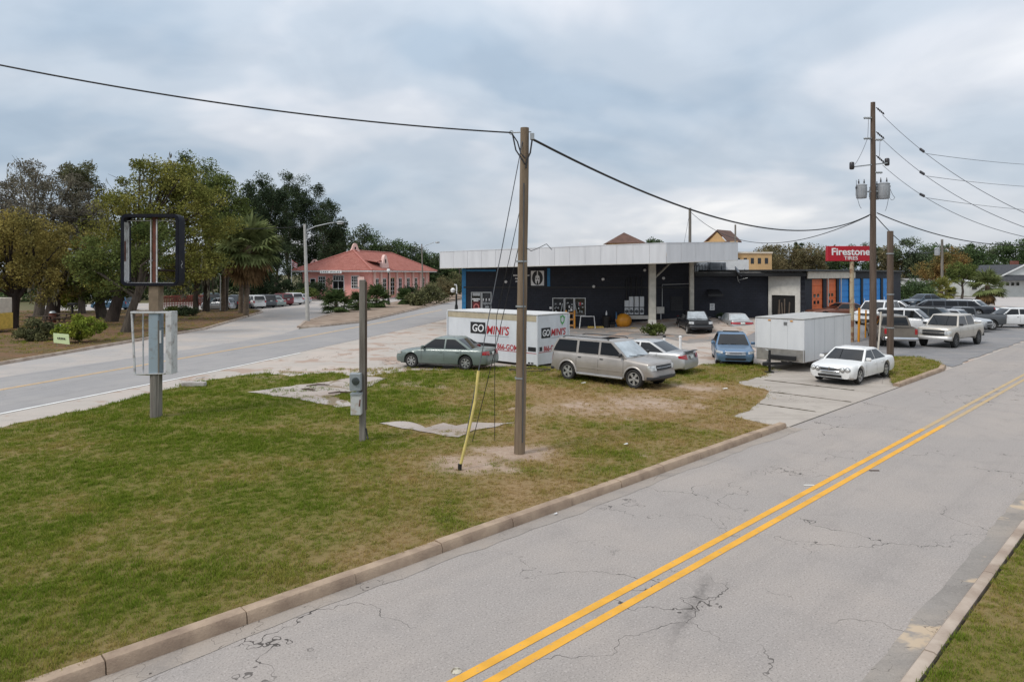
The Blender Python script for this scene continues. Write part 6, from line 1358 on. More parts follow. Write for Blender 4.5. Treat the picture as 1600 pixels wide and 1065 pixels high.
# right-hand background
for k, (px, top, Y, wd, lm) in enumerate(((1150, 398, 165, 24, 'far'), (1185, 392, 170, 26, 'far'), (1215, 384, 165, 24, 'farbrown'), (1290, 386, 168, 26, 'far'), (1325, 381, 165, 27, 'fargreen'), (1358, 376, 172, 27, 'far'), (1392, 384, 166, 22, 'farbrown'), (1424, 371, 160, 26, 'far'), (1448, 378, 168, 24, 'fargreen'), (1530, 378, 165, 28, 'fargreen'), (1556, 374, 172, 30, 'far'), (1588, 369, 165, 28, 'fargreen'), (1622, 372, 170, 30, 'far'), (1665, 370, 175, 34, 'fargreen'), (1505, 384, 170, 24, 'far'), (1476, 381, 175, 24, 'far'))):
    b = V((xat(px, Y), Y, 0)); s = Y/FPX; zt = CAMH-(top-HORIZ)*s; w = wd*s
    tree('full-crowned '+('brownish' if lm == 'farbrown' else 'green' if lm == 'far' else 'deep green')+' tree in the row beyond the car park', b, [(0, 0, zt*.70, w, w, zt*.30), (r_.uniform(-2, 2), -1, zt*.42, w*1.15, w, zt*.36)], lm, .35, 100+k, 56, 1.6, 125, .48, group=('brownish' if lm == 'farbrown' else 'green' if lm == 'far' else 'deep green')+' trees beyond the car park', nbr=6)
Y = 118; b = V((xat(1235, Y), Y, 0)); tree('wide olive-brown tree beyond the black roof with thin crown', b, [lobe(1245, 405, 40, 26, b), lobe(1205, 400, 26, 22, b), lobe(1270, 408, 30, 22, b)], 'farbrown', .3, 130, 80, 1.1, 190, .30, nbr=22, twigs=60)
Y = 150; b = V((xat(1247, Y), Y, 0)); tree('dark pointed conifer behind the olive-brown tree', b, [(0, 0, 9, 1.6, 1.6, 3), (0, 0, 11.6, .8, .8, 2.3), (0, 0, 6.5, 2.2, 2.2, 3)], 'dark', .2, 131, 40, .7, 120, .36, nbr=4)
Y = 128; b = V((xat(1478, Y), Y, 0)); tree('rust-tinted tree beside the far utility pole', b, [lobe(1470, 412, 24, 20, b), lobe(1490, 405, 22, 18, b), lobe(1450, 425, 18, 16, b)], 'rust', .25, 132, 50, 1.1, 170, .34, nbr=12)
Y = 120; b = V((xat(1503, Y), Y, 0)); tree('small green tree with forked trunk before the white cottage', b, [lobe(1500, 424, 20, 16, b), lobe(1516, 428, 14, 14, b), lobe(1488, 432, 12, 12, b)], 'green', .2, 133, 34, .85, 170, .30, nbr=10)
for px, top, Y, lb in ((1022, 367, 92, 'leafy tip of a tree poking over the white canopy'), (718, 391, 150, 'small treetop beyond the left end of the canopy')):
    b = V((xat(px, Y), Y, 0)); zt = CAMH-(top-HORIZ)*Y/FPX; tree(lb, b, [(0, 0, zt-1.2, 1.4, 1.4, 1.3), (-.3, 0, zt-3, 2, 2, 2)], 'fargreen', .18, 140+px, 16, .6, 120, .3, nbr=5)
# shrubs
def shrub(label, px, py, w, h, lm, seed, z=.1, per=230, size=.16, group=None, n=18, cr=.45):
    b = G(px, py, z); return tree(label, b, [(0, 0, h*.55, w, w*.8, h*.5)], lm, .05, seed, n, cr, per, size, name='shrub', cat='shrub', group=group, nbr=8)
shrub('bright green leafy shrub beside the lime yard sign', 124, 536, 1.5, 1.7, 'bright', 150, n=26); shrub('grey-green tangled shrub left of the lime yard sign', 65, 533, 1.5, 1.35, 'shrub', 151, n=26); shrub('light green shrub between the oak trunks', 112, 488, 2.0, 4.2, 'bright', 152, n=34, cr=.8, size=.22)
shrub('small dark shrub on the grass by the depot drive', 292, 494, 1.0, .9, 'dark', 153); shrub('small round green shrub by the parked silver compact', 272, 492, .8, .8, 'green', 154)
for k, (px, py, w, h) in enumerate(((672, 474, 2.2, 2.4), (690, 468, 3.0, 3.6), (706, 464, 3.2, 4.2), (720, 460, 3.0, 4.0), (650, 477, 1.4, 1.5))): shrub(('waist-high scruffy shrub just past the grey street light', 'head-high brownish shrub between two greyer ones on the depot island', 'largest scruffy grey-olive shrub on the depot island', 'brownish shrub on the island closest to the black lamp with crook arm', 'smallest scruffy shrub beside the palm shrub on the depot island')[k], px, py, w, h, 'farbrown' if k % 2 else 'shrub', 160+k, group='scruffy shrubs on the depot island', n=26, cr=.9, size=.3, per=150)
shrub('dark green hedge bush at the left end of the depot', 475, 469, 2.2, 1.9, 'green', 170, n=22, cr=.8, size=.28, per=150); shrub('thin dark shrub at the right-hand window of the depot', 638, 473, 1.8, 2.6, 'dark', 171, n=18, cr=.7, size=.25, per=120)
shrub('leafy weed growing at the foot of the canopy column', 1019, 524, .75, .95, 'green', 172, z=0, n=14, cr=.32, size=.14); shrub('weed tuft growing against the black wall', 1123, 513, .6, 1.3, 'dark', 173, z=0, n=10, cr=.3, size=.14, per=120)
shrub('green shrub at the far corner of the blue bays', 1424, 474, 3.2, 3.2, 'fargreen', 174, z=.5, n=34, cr=.9, size=.28, per=150)
for k, (px, py, w, h) in enumerate(((1440, 460, 3, 2), (1500, 461, 3, 1.5), (1545, 460, 2.5, 1.3), (1590, 460, 3, 1.2))): shrub('low dark hedge bush in front of the far houses', px, py, w, h, 'fargreen', 180+k, z=0, group='low hedge bushes before the far houses', n=20, cr=.8, size=.35, per=110)

# palms
def fan_palm(label, base, H, spread, seed, nf=46, rt=.22, lean=(0, 0), group=None, skirt=True, leafm=None, trunk2=None, name='palm_tree'):
    rng = np.random.default_rng(seed); t = thing(name, label, 'palm', base, 0, group); top = V((lean[0], lean[1], H))
    MB().tube([V((0, 0, -.2)), V((lean[0]*.3, 0, H*.35)), V((lean[0]*.7, 0, H*.7)), top], [rt*1.25, rt, rt*.95, rt*1.05], 12).build('trunk', mat_palmtrunk, t, smooth=60)
    mg, md_ = MB(), MB()
    for i in range(nf):
        f = (i+.5)/nf; el = math.radians(82-150*f+rng.normal()*7); az = i*2.39996+rng.normal()*.2; L1 = spread*rng.uniform(.45, .58)
        d = V((math.cos(az)*math.cos(el), math.sin(az)*math.cos(el), math.sin(el))); q = top+d*L1+V((0, 0, -.15*L1)); mb = md_ if (skirt and f > .80) else mg
        mb.tube([top, top+d*L1*.5+V((0, 0, .05)), q], [.03, .025, .02], 4, caps=False)
        side = d.cross(V((0, 0, 1))); side = side.normalized() if side.length > .05 else V((1, 0, 0)); upv = side.cross(d).normalized(); R_ = spread*rng.uniform(.42, .56)
        nl = 15
        for j in range(nl):
            a = math.radians(-105+210*j/(nl-1)); ld_ = (d*math.cos(a)+side*math.sin(a)*1.0).normalized(); ld_ = (ld_-V((0, 0, .12+.22*abs(math.sin(a))))*(.8 if f < .8 else 2.2)).normalized(); w = upv.cross(ld_).normalized()*.12*spread/3
            p1 = q+ld_*R_*.55; p2 = q+(ld_-V((0, 0, .22))).normalized()*R_*rng.uniform(.9, 1.1)
            mb.add([q, p1+w, p2, p1-w], [(0, 1, 2, 3)])
    mg.build('fronds', leafm or LP['palm'], t, fix=False)
    if md_.v: md_.build('dead_fronds', LP['dead'], t, fix=False)
    return t
LP = {'palm': leaf_mat('palm', (.21, .235, .10), (.10, .125, .045), .8), 'dead': leaf_mat('palm_dead', (.27, .18, .09), (.15, .095, .05), 1.0), 'sago': leaf_mat('sago', (.10, .14, .05), (.05, .075, .028), .8), 'yellowpalm': leaf_mat('yellow_palm', (.26, .24, .07), (.12, .13, .04), .8)}
s7 = 72.5/FPX
for k, (px, py, yc, sp, lb) in enumerate(((384, 493.5, 385, 3.9, 'tallest sabal palm with shaggy crown by the depot drive'), (376, 490, 392, 3.4, 'sabal palm crowding behind the tallest one'), (349, 487.5, 372, 3.0, 'sabal palm half hidden in the trees beside the silver compact'))):
    b = G(px, py, .1); H = CAMH-(yc-HORIZ)*b.y/FPX; fan_palm(lb, b, H, sp, 200+k, 58, .24, ((.35, .2, .1)[k], 0))
p = G(344, 487, .1); o = MB().tube([V((0, 0, -.1)), V((0, 0, 4.3))], .07, 8).build('white_pole', mat_white, None, smooth=60); o.location = p; tag(o, 'thin white pole beside the sabal palm trunk', 'pole')
for k, (px, py, hh, sp, lb) in enumerate(((525, 487, 1.0, 2.2, 'full green palm shrub at the tip of the depot island'), (560, 484, .9, 1.9, 'palm shrub in the middle of the depot island'), (588, 480, 1.3, 2.3, 'dark spreading palm shrub before the depot door'), (633, 475, 1.0, 1.7, 'small palm shrub past the ornamental lamp'))):
    fan_palm(lb, G(px, py, .1), hh, sp, 210+k, 44, .16, skirt=False, leafm=LP['sago'], name='palm_shrub')
b = V((xat(1470, 97), 97, 0)); fan_palm('yellowish small palm beyond the parked cars', b, 2.2, 2.4, 220, 34, .25, leafm=LP['yellowpalm'])
b = V((xat(1543, 93), 93, 0)); fan_palm('small green palm with stout trunk on the far verge', b, 3.0, 2.7, 221, 40, .28)
# fallen leaves and scrub in the park: grass tufts
def park_scatter():
    pts = [(p.x, p.y) for p in ptsG(park_pts)]
    return scatter_grass('ground_cover', pts, lambda x, y: zpark(x, y), [(30, 60, 6, 2.4), (60, 85, 2, 3.2)], 'patchy grass and dead leaves under the park trees', 9, dryfn=lambda x, y: np.clip(.55+.9*(fbm(x*.18, y*.18, 8, 4)-.5)*2, 0, .8), dirtfn=lambda x, y: np.clip(fbm(x*.3, y*.3, 12, 3)*.9, 0, 1))
park_scatter()
# ------------------------------------------------------------------ vehicles
def car_paint(name, c, metal=0.25, rough=0.32, dirt=0.10):
    return M('paint_'+name, c, rough, var=dirt, scale=1.6, metal=metal, coat=0.3, detail=6)
mat_glass = M('car_glass', (0.007, 0.008, 0.009), 0.05, var=0.2, spec=0.5)
mat_glass_tint = M('car_glass_tinted', (0.004, 0.004, 0.005), 0.06, var=0.2, spec=0.35)
mat_pale_glass = M('car_glass_pale', (0.40, 0.44, 0.46), 0.08, var=0.35, scale=1.4, spec=0.9)  # pale mottled grey-blue glass for some windscreens and one saloon's other windows
mat_tyre = M('tyre_rubber', (0.022, 0.021, 0.020), 0.85, var=0.3, scale=8)
mat_under = M('underbody_black', (0.010, 0.010, 0.010), 0.9, var=0.2)
mat_rim = M('wheel_alloy', (0.52, 0.52, 0.52), 0.35, var=0.15, metal=0.7)
mat_rim_dark = M('wheel_steel_dark', (0.10, 0.10, 0.10), 0.45, var=0.2, metal=0.5)
mat_head = M('headlamp_lens', (0.60, 0.60, 0.58), 0.08, var=0.35, scale=9, metal=0.35, coat=0.8)
mat_tail = M('tail_lamp_lens', (0.38, 0.012, 0.016), 0.12, var=0.25, scale=7, coat=0.7)
mat_chrome = M('chrome', (0.62, 0.62, 0.62), 0.15, var=0.1, metal=1.0)
mat_blackplastic = M('black_plastic', (0.022, 0.022, 0.023), 0.5, var=0.2)
mat_plate = M('number_plate', (0.66, 0.67, 0.64), 0.5, scale=14, c2=(0.28, 0.36, 0.30), lo=0.40, hi=0.48)
mat_amber = M('amber_lens', (0.60, 0.20, 0.02), 0.15, var=0.2, coat=0.6)

def interp(tab, x):
    xs = [p[0] for p in tab]; ys = [p[1] for p in tab]
    return float(np.interp(x, xs, ys))
WHEELS = {}
def wheel_meshes(r, w, style):
    k = (round(r, 3), round(w, 3), style)
    if k in WHEELS: return WHEELS[k]
    ri = r*(0.66 if style != 'truck' else 0.60)
    t = MB().lathe([(ri, -w*.42), (r*.88, -w*.5), (r*.97, -w*.42), (r, -w*.25), (r, w*.25), (r*.97, w*.42), (r*.88, w*.5), (ri, w*.42)], axis='y', n=28)
    t.lathe([(ri, w*.12), (0.001, w*.12)], axis='y', n=28); t.lathe([(ri, -w*.4), (0.001, -w*.4)], axis='y', n=14); t.lathe([(ri, w*.42), (ri, w*.12)], axis='y', n=28)
    tyre = t.mesh('wheel', smooth=40); tyre.materials.append(mat_tyre)
    m = MB().lathe([(ri*.99, w*.30), (ri*1.01, w*.45), (ri*.93, w*.45), (ri*.90, w*.25)], axis='y', n=28)
    ns = {'five': 5, 'truck': 6, 'seven': 7, 'steel': 10}[style]
    for i in range(ns):
        a = 2*math.pi*i/ns+.3; ca, sa = math.cos(a), math.sin(a); ww = ri*(.19 if ns <= 6 else .13)
        def q(rr, s, y): return (rr*ca-s*sa, y, rr*sa+s*ca)
        m.add([q(ri*.15, -ww*.8, w*.40), q(ri*.15, ww*.8, w*.40), q(ri*.95, ww*1.15, w*.41), q(ri*.95, -ww*1.15, w*.41), q(ri*.15, -ww*.8, w*.2), q(ri*.15, ww*.8, w*.2), q(ri*.95, ww*1.15, w*.2), q(ri*.95, -ww*1.15, w*.2)],
              [(0, 1, 2, 3), (0, 4, 5, 1), (1, 5, 6, 2), (2, 6, 7, 3), (3, 7, 4, 0)])
    m.lathe([(0.001, w*.44), (ri*.16, w*.44), (ri*.22, w*.38), (ri*.22, w*.2)], axis='y', n=14)
    rim = m.mesh('rim', smooth=35)
    WHEELS[k] = (tyre, rim); return WHEELS[k]

def make_car(label, loc, rz, paint, L=4.8, W=1.8, wb=2.75, fo=0.95, H=1.45, r=0.32, sill=0.20, top=None, cab=None, zbelt=0.92,
             wr=0.60, style='sedan', rim='five', rimmat=None, glass=None, front_glass=None, name='car', cat='car', group=None, bed=None, grille=None,
             head=None, tail=None, plate_rear=True, windows=None, extras=(), bumper=None, lower=None, spoiler=False, vis='all'):
    """x forward, y left, origin on the ground under the middle of the wheelbase"""
    root = thing(name, label, cat, loc, rz, group)
    xf = wb/2+fo; xr = xf-L; hw = W/2; glass = glass or mat_glass; rimmat = rimmat or mat_rim
    aw = r*1.17; axles = (wb/2, -wb/2)
    top = top or [(xr, .86), (xr+.08, .93), (xr+.5, .95), (-wb/2+.2, .95), (.4, .93), (wb/2-.35, .90), (xf-.35, .78), (xf-.06, .70), (xf, .64)]
    xs = set(round(x, 4) for x in np.linspace(xr+.7, xf-.7, 15)) | {xf, xf-.05, xf-.14, xf-.30, xf-.5, xr, xr+.05, xr+.14, xr+.30, xr+.5} | set(p[0] for p in top if xr <= p[0] <= xf)
    for a in axles:
        for k in range(0, 13): xs.add(round(a+aw*math.cos(math.pi*k/12), 4))
        xs |= {round(a+aw+.004, 4), round(a-aw-.004, 4)}
    if bed: xs |= {bed[0], bed[0]-.004, bed[1], bed[1]+.004}
    xs = sorted(xs)
    def wfac(x):
        d = min(xf-x, x-xr); return interp([(0, .84), (.05, .90), (.14, .94), (.30, .97), (.6, .99), (1.1, 1.0)], d)
    def endshift(x, y, z):
        """bow of nose and tail"""
        s = 0.0
        d = xf-x; e = x-xr
        if d < .30: s -= (1-d/.30)*(0.13*(y/hw)**2 + 0.10*max(0, (z-.52))/.35*(.6 if bed else 1))
        if e < .30: s += (1-e/.30)*(0.09*(y/hw)**2 + (0.10*max(0, (z-.55))/.35 if not bed else 0))
        if d < .2: s -= 0.05*max(0, .40-z)/.2*(1-d/.2)
        if e < .2: s += 0.05*max(0, .40-z)/.2*(1-e/.2)
        return s
    def archz(x):
        for a in axles:
            if abs(x-a) <= aw+1e-4: return r+math.sqrt(max(0, aw*aw-(x-a)**2))*1.0
        return None
    def ring(x):
        w = hw*wfac(x); zs = interp(top, x); az = archz(x); zb = sill+(.05 if (xf-x < .3 or x-xr < .3) else 0)
        lo = az if az else zb; crown = .035
        P_ = [(0, zb if not az else max(az, zb)), (w*.86, lo), (w*.965, lo+.02 if az else zb+.05), (w, max(lo+.03, zb+.16)), (w*1.005, max(lo+.05, zb+.55*(zs-zb))), (w*.985, max(lo+.06, zs-.11)), (w*.945, max(lo+.07, zs-.03))]
        if bed and bed[1] <= x <= bed[0]: P_ += [(w*.90, zs), (w*.86, zs), (w*.855, bed[2]), (w*.4, bed[2]), (0, bed[2])]
        else: P_ += [(w*.90, zs), (w*.80, zs+crown*.35), (w*.62, zs+crown*.65), (w*.35, zs+crown*.9), (0, zs+crown)]
        return P_
    rings = []
    for x in xs:
        h = ring(x); full = [(-y, z) for y, z in reversed(h[1:-1])]; loop = [(y, z) for y, z in h] + full
        rings.append([(x+endshift(x, y, z), y, z) for y, z in loop])
    mb = MB(); n = len(rings[0])
    for rr in rings: mb.v += rr
    for i in range(len(rings)-1):
        for k in range(n):
            mb.f.append((i*n+k, i*n+(k+1) % n, (i+1)*n+(k+1) % n, (i+1)*n+k))
    # caps: strips across
    half = len(ring(xs[0]))
    for base in (0, (len(rings)-1)*n):
        idx = lambda k: base+k % n
        for k in range(0, half-1):
            a, b = idx(k), idx(k+1); c, d = idx(-(k+1)), idx(-k)
            f = [a, b, c, d]; f = list(dict.fromkeys(f))
            if len(f) >= 3: mb.f.append(tuple(f))
    body = mb.build('body', paint, root, smooth=32)
    # underbody
    MB().box((xr+.25, -hw*.70, sill-.02), (xf-.25, hw*.70, min(.62, zbelt-.2))).build('underbody', mat_under, root)
    # ---- points on the skin
    def outline(e, z, y):
        x0 = xf if e > 0 else xr
        return x0
    def end_path(e, z):
        """horizontal path round one end from the centre line to the flank (left side), as (x,y)"""
        pts = []
        xe = xf if e > 0 else xr; w0 = hw*.84
        for f in (0, .25, .5, .75, 1.0):
            y = w0*f; pts.append((xe+endshift(xe, y, z), y))
        for d in (.05, .14, .30, .5, .8, 1.2):
            x = xe-e*d; y = hw*wfac(x); pts.append((x+endshift(x, y, z), y))
        return pts
    def path_at(pts, s):
        acc = 0
        for i in range(len(pts)-1):
            l = math.hypot(pts[i+1][0]-pts[i][0], pts[i+1][1]-pts[i][1])
            if acc+l >= s or i == len(pts)-2:
                t = (s-acc)/l; x = pts[i][0]+(pts[i+1][0]-pts[i][0])*t; y = pts[i][1]+(pts[i+1][1]-pts[i][1])*t
                dx, dy = (pts[i+1][0]-pts[i][0])/l, (pts[i+1][1]-pts[i][1])/l
                return x, y, dx, dy
            acc += l
    def end_patch(nm, e, s0, s1, z0, z1, m, sgn=1, off=.012, taper=0.0, ns=7, parent=None, both=False, ztop1=None, zbot1=None):
        """panel on nose (e=1) or tail (e=-1), s measured from the centre line"""
        rows = []
        for j in range(4):
            tz = j/3; row = []
            for i in range(ns+1):
                t = i/ns; s = s0+(s1-s0)*t
                za = z0+((zbot1 if zbot1 is not None else z0)-z0)*t; zb_ = z1+((ztop1 if ztop1 is not None else z1)-z1)*t
                z = za+(zb_-za)*tz
                if s >= 0: x, y, dx, dy = path_at(end_path(e, z), s)
                else:
                    x, y, dx, dy = path_at(end_path(e, z), -s); y = -y; dy = -dy; dx, dy = -dx, -dy
                nx, ny = (dy, -dx) if e > 0 else (-dy, dx)
                if s < 0: nx, ny = (dy, -dx) if e > 0 else (-dy, dx)
                o_ = off if (0 < j < 3 and 0 < i < ns) else off*.4
                row.append((x+nx*o_, (y+ny*o_)*sgn, z))
            rows.append(row)
        back = [[(p[0]-e*.03, p[1]*.985, p[2]) for p in rw] for rw in rows]
        m_ = MB().grid(rows)
        return m_.build(nm, m, parent or root, smooth=40)
    zn = interp(top, xf-.12)
    head = head if head is not None else dict(s0=hw*.50, s1=hw*.84+.30, z0=zn-.16, z1=zn-.02)
    if head:
        for sg in (1, -1):
            hp = end_patch('headlight', 1, head['s0'], head['s1'], head['z0'], head['z1'], head.get('mat', mat_head), sg, zbot1=head.get('zb1'), ztop1=head.get('zt1'))
            if head.get('amber'): end_patch('turn_signal', 1, head['s1']-.16, head['s1']+.06, head['z0']-.02, head['z1']-.02, mat_amber, sg, off=.016, parent=hp)
    zt = interp(top, xr+.10)
    tail = tail if tail is not None else dict(s0=hw*.48, s1=hw*.84+.18, z0=zt-.24, z1=zt-.07)
    if tail:
        for sg in (1, -1):
            end_patch('tail_light', -1, tail['s0'], tail['s1'], tail['z0'], tail['z1'], mat_tail, sg, zbot1=tail.get('zb1'), ztop1=tail.get('zt1'))
    g = grille or dict(s=hw*.40, z0=zn-.18, z1=zn-.05, mat=mat_blackplastic)
    gp = end_patch('grille', 1, -g['s'], g['s'], g['z0'], g['z1'], g['mat'], off=.014, ns=10)
    if g.get('bars'):
        for k in range(g['bars']):
            z = g['z0']+(g['z1']-g['z0'])*(k+.5)/g['bars']; end_patch('grille_bar', 1, -g['s'], g['s'], z-.012, z+.012, g.get('barmat', mat_chrome), off=.024, ns=8, parent=gp)
    if g.get('surround'): 
        for z in (g['z0'], g['z1']): end_patch('grille_surround', 1, -g['s']-.02, g['s']+.02, z-.018, z+.018, mat_chrome, off=.022, ns=8, parent=gp)
    end_patch('lower_intake', 1, -hw*.52, hw*.52, sill+.10, sill+.20, mat_blackplastic, off=.012, ns=8)
    if bumper:
        for e in (1, -1):
            end_patch('bumper', e, -hw*.84-.22, hw*.84+.22, bumper[0], bumper[1], bumper[2], off=.07, ns=18)
    if lower:
        for e in (1, -1): end_patch('bumper_lower', e, -hw*.84-.3, hw*.84+.3, sill+.05, sill+.17, lower, off=.02, ns=16)
    if plate_rear: end_patch('number_plate', -1, -.17, .17, zt-.24 if not bed else .46, zt-.10 if not bed else .60, mat_plate, off=.03, ns=4)
    # ---- cabin
    c = cab or dict(a0=.95, a1=.25, c1=-.95, c0=-1.65)
    zb0 = zbelt-.03; zr = H; wb0 = hw*.925; wt = hw*wr*1.18
    def cabpt(face, u, t, off=0.0):
        """face F/B: u across -1..1; face S: u = x. t from belt 0 to roof 1"""
        tt = t; y = wb0+(wt-wb0)*tt**1.15
        z = zb0+(zr-.035-zb0)*tt
        bow = 0.10*(1-tt*.4)
        if face == 'F':
            x = c['a0']+(c['a1']-c['a0'])*tt+.02*math.sin(math.pi*tt); return V((x+bow*(1-u*u)*.9-.02, y*u, z))
        if face == 'B':
            x = c['c0']+(c['c1']-c['c0'])*tt-.02*math.sin(math.pi*tt); return V((x-bow*.7*(1-u*u)+.02, y*u, z))
    mb = MB(); rows = []
    ts = [0, .25, .5, .75, .92, 1.0]; us = [-1, -.6, 0, .6, 1]
    def cring(t, inset=0, dz=0):
        rr = []
        for u in us: p = cabpt('F', u, t); rr.append(V((p.x-inset, p.y*(1-inset*1.3), p.z+dz)))
        f, b = cabpt('F', 1, t), cabpt('B', 1, t)
        for k in range(1, 6): q = f.lerp(b, k/6); rr.append(V((q.x, q.y*(1-inset*1.3), q.z+dz)))
        for u in reversed(us): p = cabpt('B', u, t); rr.append(V((p.x+inset, p.y*(1-inset*1.3), p.z+dz)))
        f, b = cabpt('F', -1, t), cabpt('B', -1, t)
        for k in range(1, 6): q = b.lerp(f, k/6); rr.append(V((q.x, q.y*(1-inset*1.3), q.z+dz)))
        return rr
    for t in ts: rows.append(cring(t))
    rows.append(cring(1.0, .06, .022)); rows.append(cring(1.0, .25, .040))
    m_ = len(rows[0]); mb.v = [tuple(p) for rw in rows for p in rw]
    for i in range(len(rows)-1):
        for k in range(m_): mb.f.append((i*m_+k, i*m_+(k+1) % m_, (i+1)*m_+(k+1) % m_, (i+1)*m_+k))
    mb.f.append(tuple((len(rows)-1)*m_+k for k in range(m_)))
    mb.build('roof', paint, root, smooth=38)
    def glass_patch(nm, face, u0, u1, t0, t1, m, off=.008):
        rows = []
        for j in range(5):
            t = t0+(t1-t0)*j/4; rows.append([])
            for i in range(9):
                u = u0+(u1-u0)*i/8; p = cabpt(face, u, t); d = 1 if face == 'F' else -1
                nrm = V((d*.75, 0, .66)) if nm != 'hatch' else V((d, 0, 0)); rows[-1].append(p+nrm*off)
        return MB().grid(rows).build(nm, m, root, smooth=60)
    ws = glass_patch('windscreen', 'F', -.90, .90, .06, .93, front_glass or glass)
    glass_patch('rear_window', 'B', -.86, .86, .12 if style != 'suv' else .08, .90, glass)
    # wipers
    for yy in (-.15, .42):
        p0 = cabpt('F', yy, .05)+V((.02, 0, .015)); p1 = cabpt('F', yy-.55, .13)+V((.02, 0, .018)); MB().bar(p0, p1, .018, .012).build('wiper', mat_blackplastic, ws)
    wins = windows or [(0, .47), (.51, .93)]
    def sidept(f, t, sg, off):
        a, b = cabpt('F', 1, t), cabpt('B', 1, t); q = a.lerp(b, f); return V((q.x, (q.y+off)*sg, q.z))
    for sg in (1, -1):
        if vis == 'left' and sg < 0 or vis == 'right' and sg > 0: pass
        for k, (f0, f1) in enumerate(wins):
            rows = []
            for j in range(5):
                t = .10+(.90-.10)*j/4; L0 = abs(cabpt('F', 1, t).x-cabpt('B', 1, t).x); Lb = abs(cabpt('F', 1, 0).x-cabpt('B', 1, 0).x)
                # pillars inside the cabin keep their place in x, end pillars follow the slope
                def fx(f):
                    if f <= 0.001: return .055/L0
                    if f >= .929: return 1-.12/L0 if style != 'suv' else 1-.10/L0
                    xg = cabpt('F', 1, .45).x+(cabpt('B', 1, .45).x-cabpt('F', 1, .45).x)*f
                    return (xg-cabpt('F', 1, t).x)/(cabpt('B', 1, t).x-cabpt('F', 1, t).x)
                a, b = fx(f0), fx(f1)
                a, b = min(max(a, .03), .97), min(max(b, .03), .97)
                rows.append([sidept(a+(b-a)*i/4, t, sg, .008) for i in range(5)])
            MB().grid(rows).build('side_window', glass, root, smooth=60)
        # mirror
        p = cabpt('F', 1, .10); q = V((p.x-.12, (p.y+.13)*sg, p.z+.06))
        MB().cbox(q, (.10, .20, .14)).build('mirror', paint if style != 'suv' and not bed else mat_blackplastic, root, smooth=40, bevel=.03)
        # door seams and handles on the flank
        def flank(x, z, off):
            h = ring(x); hs = sorted(h[2:7], key=lambda q: q[1]); y = float(np.interp(z, [q[1] for q in hs], [q[0] for q in hs])); return V((x, (y+off)*sg, z))
        xw = [cabpt('F', 1, .45).x+(cabpt('B', 1, .45).x-cabpt('F', 1, .45).x)*f for f in [0.0]+[w[1]+.02 for w in wins[:-1]][:1 if style == 'single' else 2]]
        xw[0] = c['a0']-.12
        if style != 'single': xw = xw + [c['c0']+.55 if style != 'suv' else -wb/2+aw+.12]
        zmid = zbelt-.14
        for x in xw[:3]:
            z0_ = sill+.09 if archz(x) is None else archz(x)+.08
            rows = [[flank(x-.006, z, .004), flank(x+.006, z, .004)] for z in np.linspace(z0_, zbelt-.03, 6)]
            MB().grid(rows).build('door_seam', mat_blackplastic, body)
        for x in xw[1:3]:
            MB().cbox(flank(x+.17, zmid, .012), (.16, .03, .035)).build('door_handle', paint if style == 'sedan' else mat_blackplastic, root, bevel=.008)
        if 'moulding' in extras:
            rows = [[flank(x, z, .014) for x in np.linspace(-wb/2+aw+.04, wb/2-aw-.04, 8)] for z in (sill+.26, sill+.33)]
            MB().grid(rows).build('side_moulding', paint if 'paintmould' in extras else mat_blackplastic, root)
        if 'sillstep' in extras:
            MB().box((-wb/2+aw+.06, sg*(hw*.93), sill-.02), (wb/2-aw-.06, sg*(hw+.05), sill+.05)).build('side_step', mat_chrome if 'chromestep' in extras else rimmat, root, bevel=.012)
        if 'rack' in extras:
            a, b = cabpt('F', 1, 1), cabpt('B', 1, 1); pts = [V((x, (a.y*.90)*sg, zr+dz)) for x, dz in ((a.x-.15, 0), (a.x-.30, .055), (b.x+.35, .055), (b.x+.18, 0))]
            MB().tube(pts, .022, 6).build('roof_rail', mat_blackplastic, root, smooth=60)
        if 'flare' in extras:
            for ax in axles:
                rows = []
                for rr_, o_ in ((aw*1.0, .03), (aw*1.13, .02), (aw*1.15, 0)):
                    rows.append([V((ax+rr_*math.cos(t), (hw*1.0+o_)*sg, r+rr_*math.sin(t))) for t in np.linspace(.0, math.pi, 13)])
                MB().grid(rows).build('wheel_arch', paint, root, smooth=60)
    if spoiler:
        MB().box((xr+.04, -hw*.66, zt+.06), (xr+.22, hw*.66, zt+.085)).build('spoiler', mat_blackplastic if spoiler == 'black' else paint, root, bevel=.008)
    if 'sunroof' in extras:
        MB().box((c['a1']-.85, -.4, zr-.005), (c['a1']-.35, .4, zr+.032)).build('sunroof', mat_glass, root, bevel=.01)
    # ---- wheels
    ty, rm = wheel_meshes(r, .21 if r < .36 else .25, rim)
    if not rm.materials: rm.materials.append(rimmat)
    for ax in axles:
        for sg in (1, -1):
            wo = link('wheel', ty, None, root); wo.location = (ax, sg*(hw-.125), r); wo.rotation_euler = (0, random.uniform(0, 6), 0) if sg > 0 else (0, random.uniform(0, 6), math.pi)
            ro = link('rim', rm, None, wo)
            if rm.materials[0] != rimmat: 
                ro.material_slots[0].link = 'OBJECT'; ro.material_slots[0].material = rimmat
    return root
def place(front, rear, W, side, wb):
    """ground points of the two wheels seen on one side -> car origin and heading"""
    h = V((front.x-rear.x, front.y-rear.y)); rz = math.atan2(h.y, h.x); mid = (front+rear)/2
    n = V((-math.sin(rz), math.cos(rz), 0)); return mid - n*side*(W/2-.12), rz
def at_center(px, py, hx, hy, zf=None):
    p = GZ(px, py); return V((p.x, p.y, p.z)), math.atan2(hy, hx)

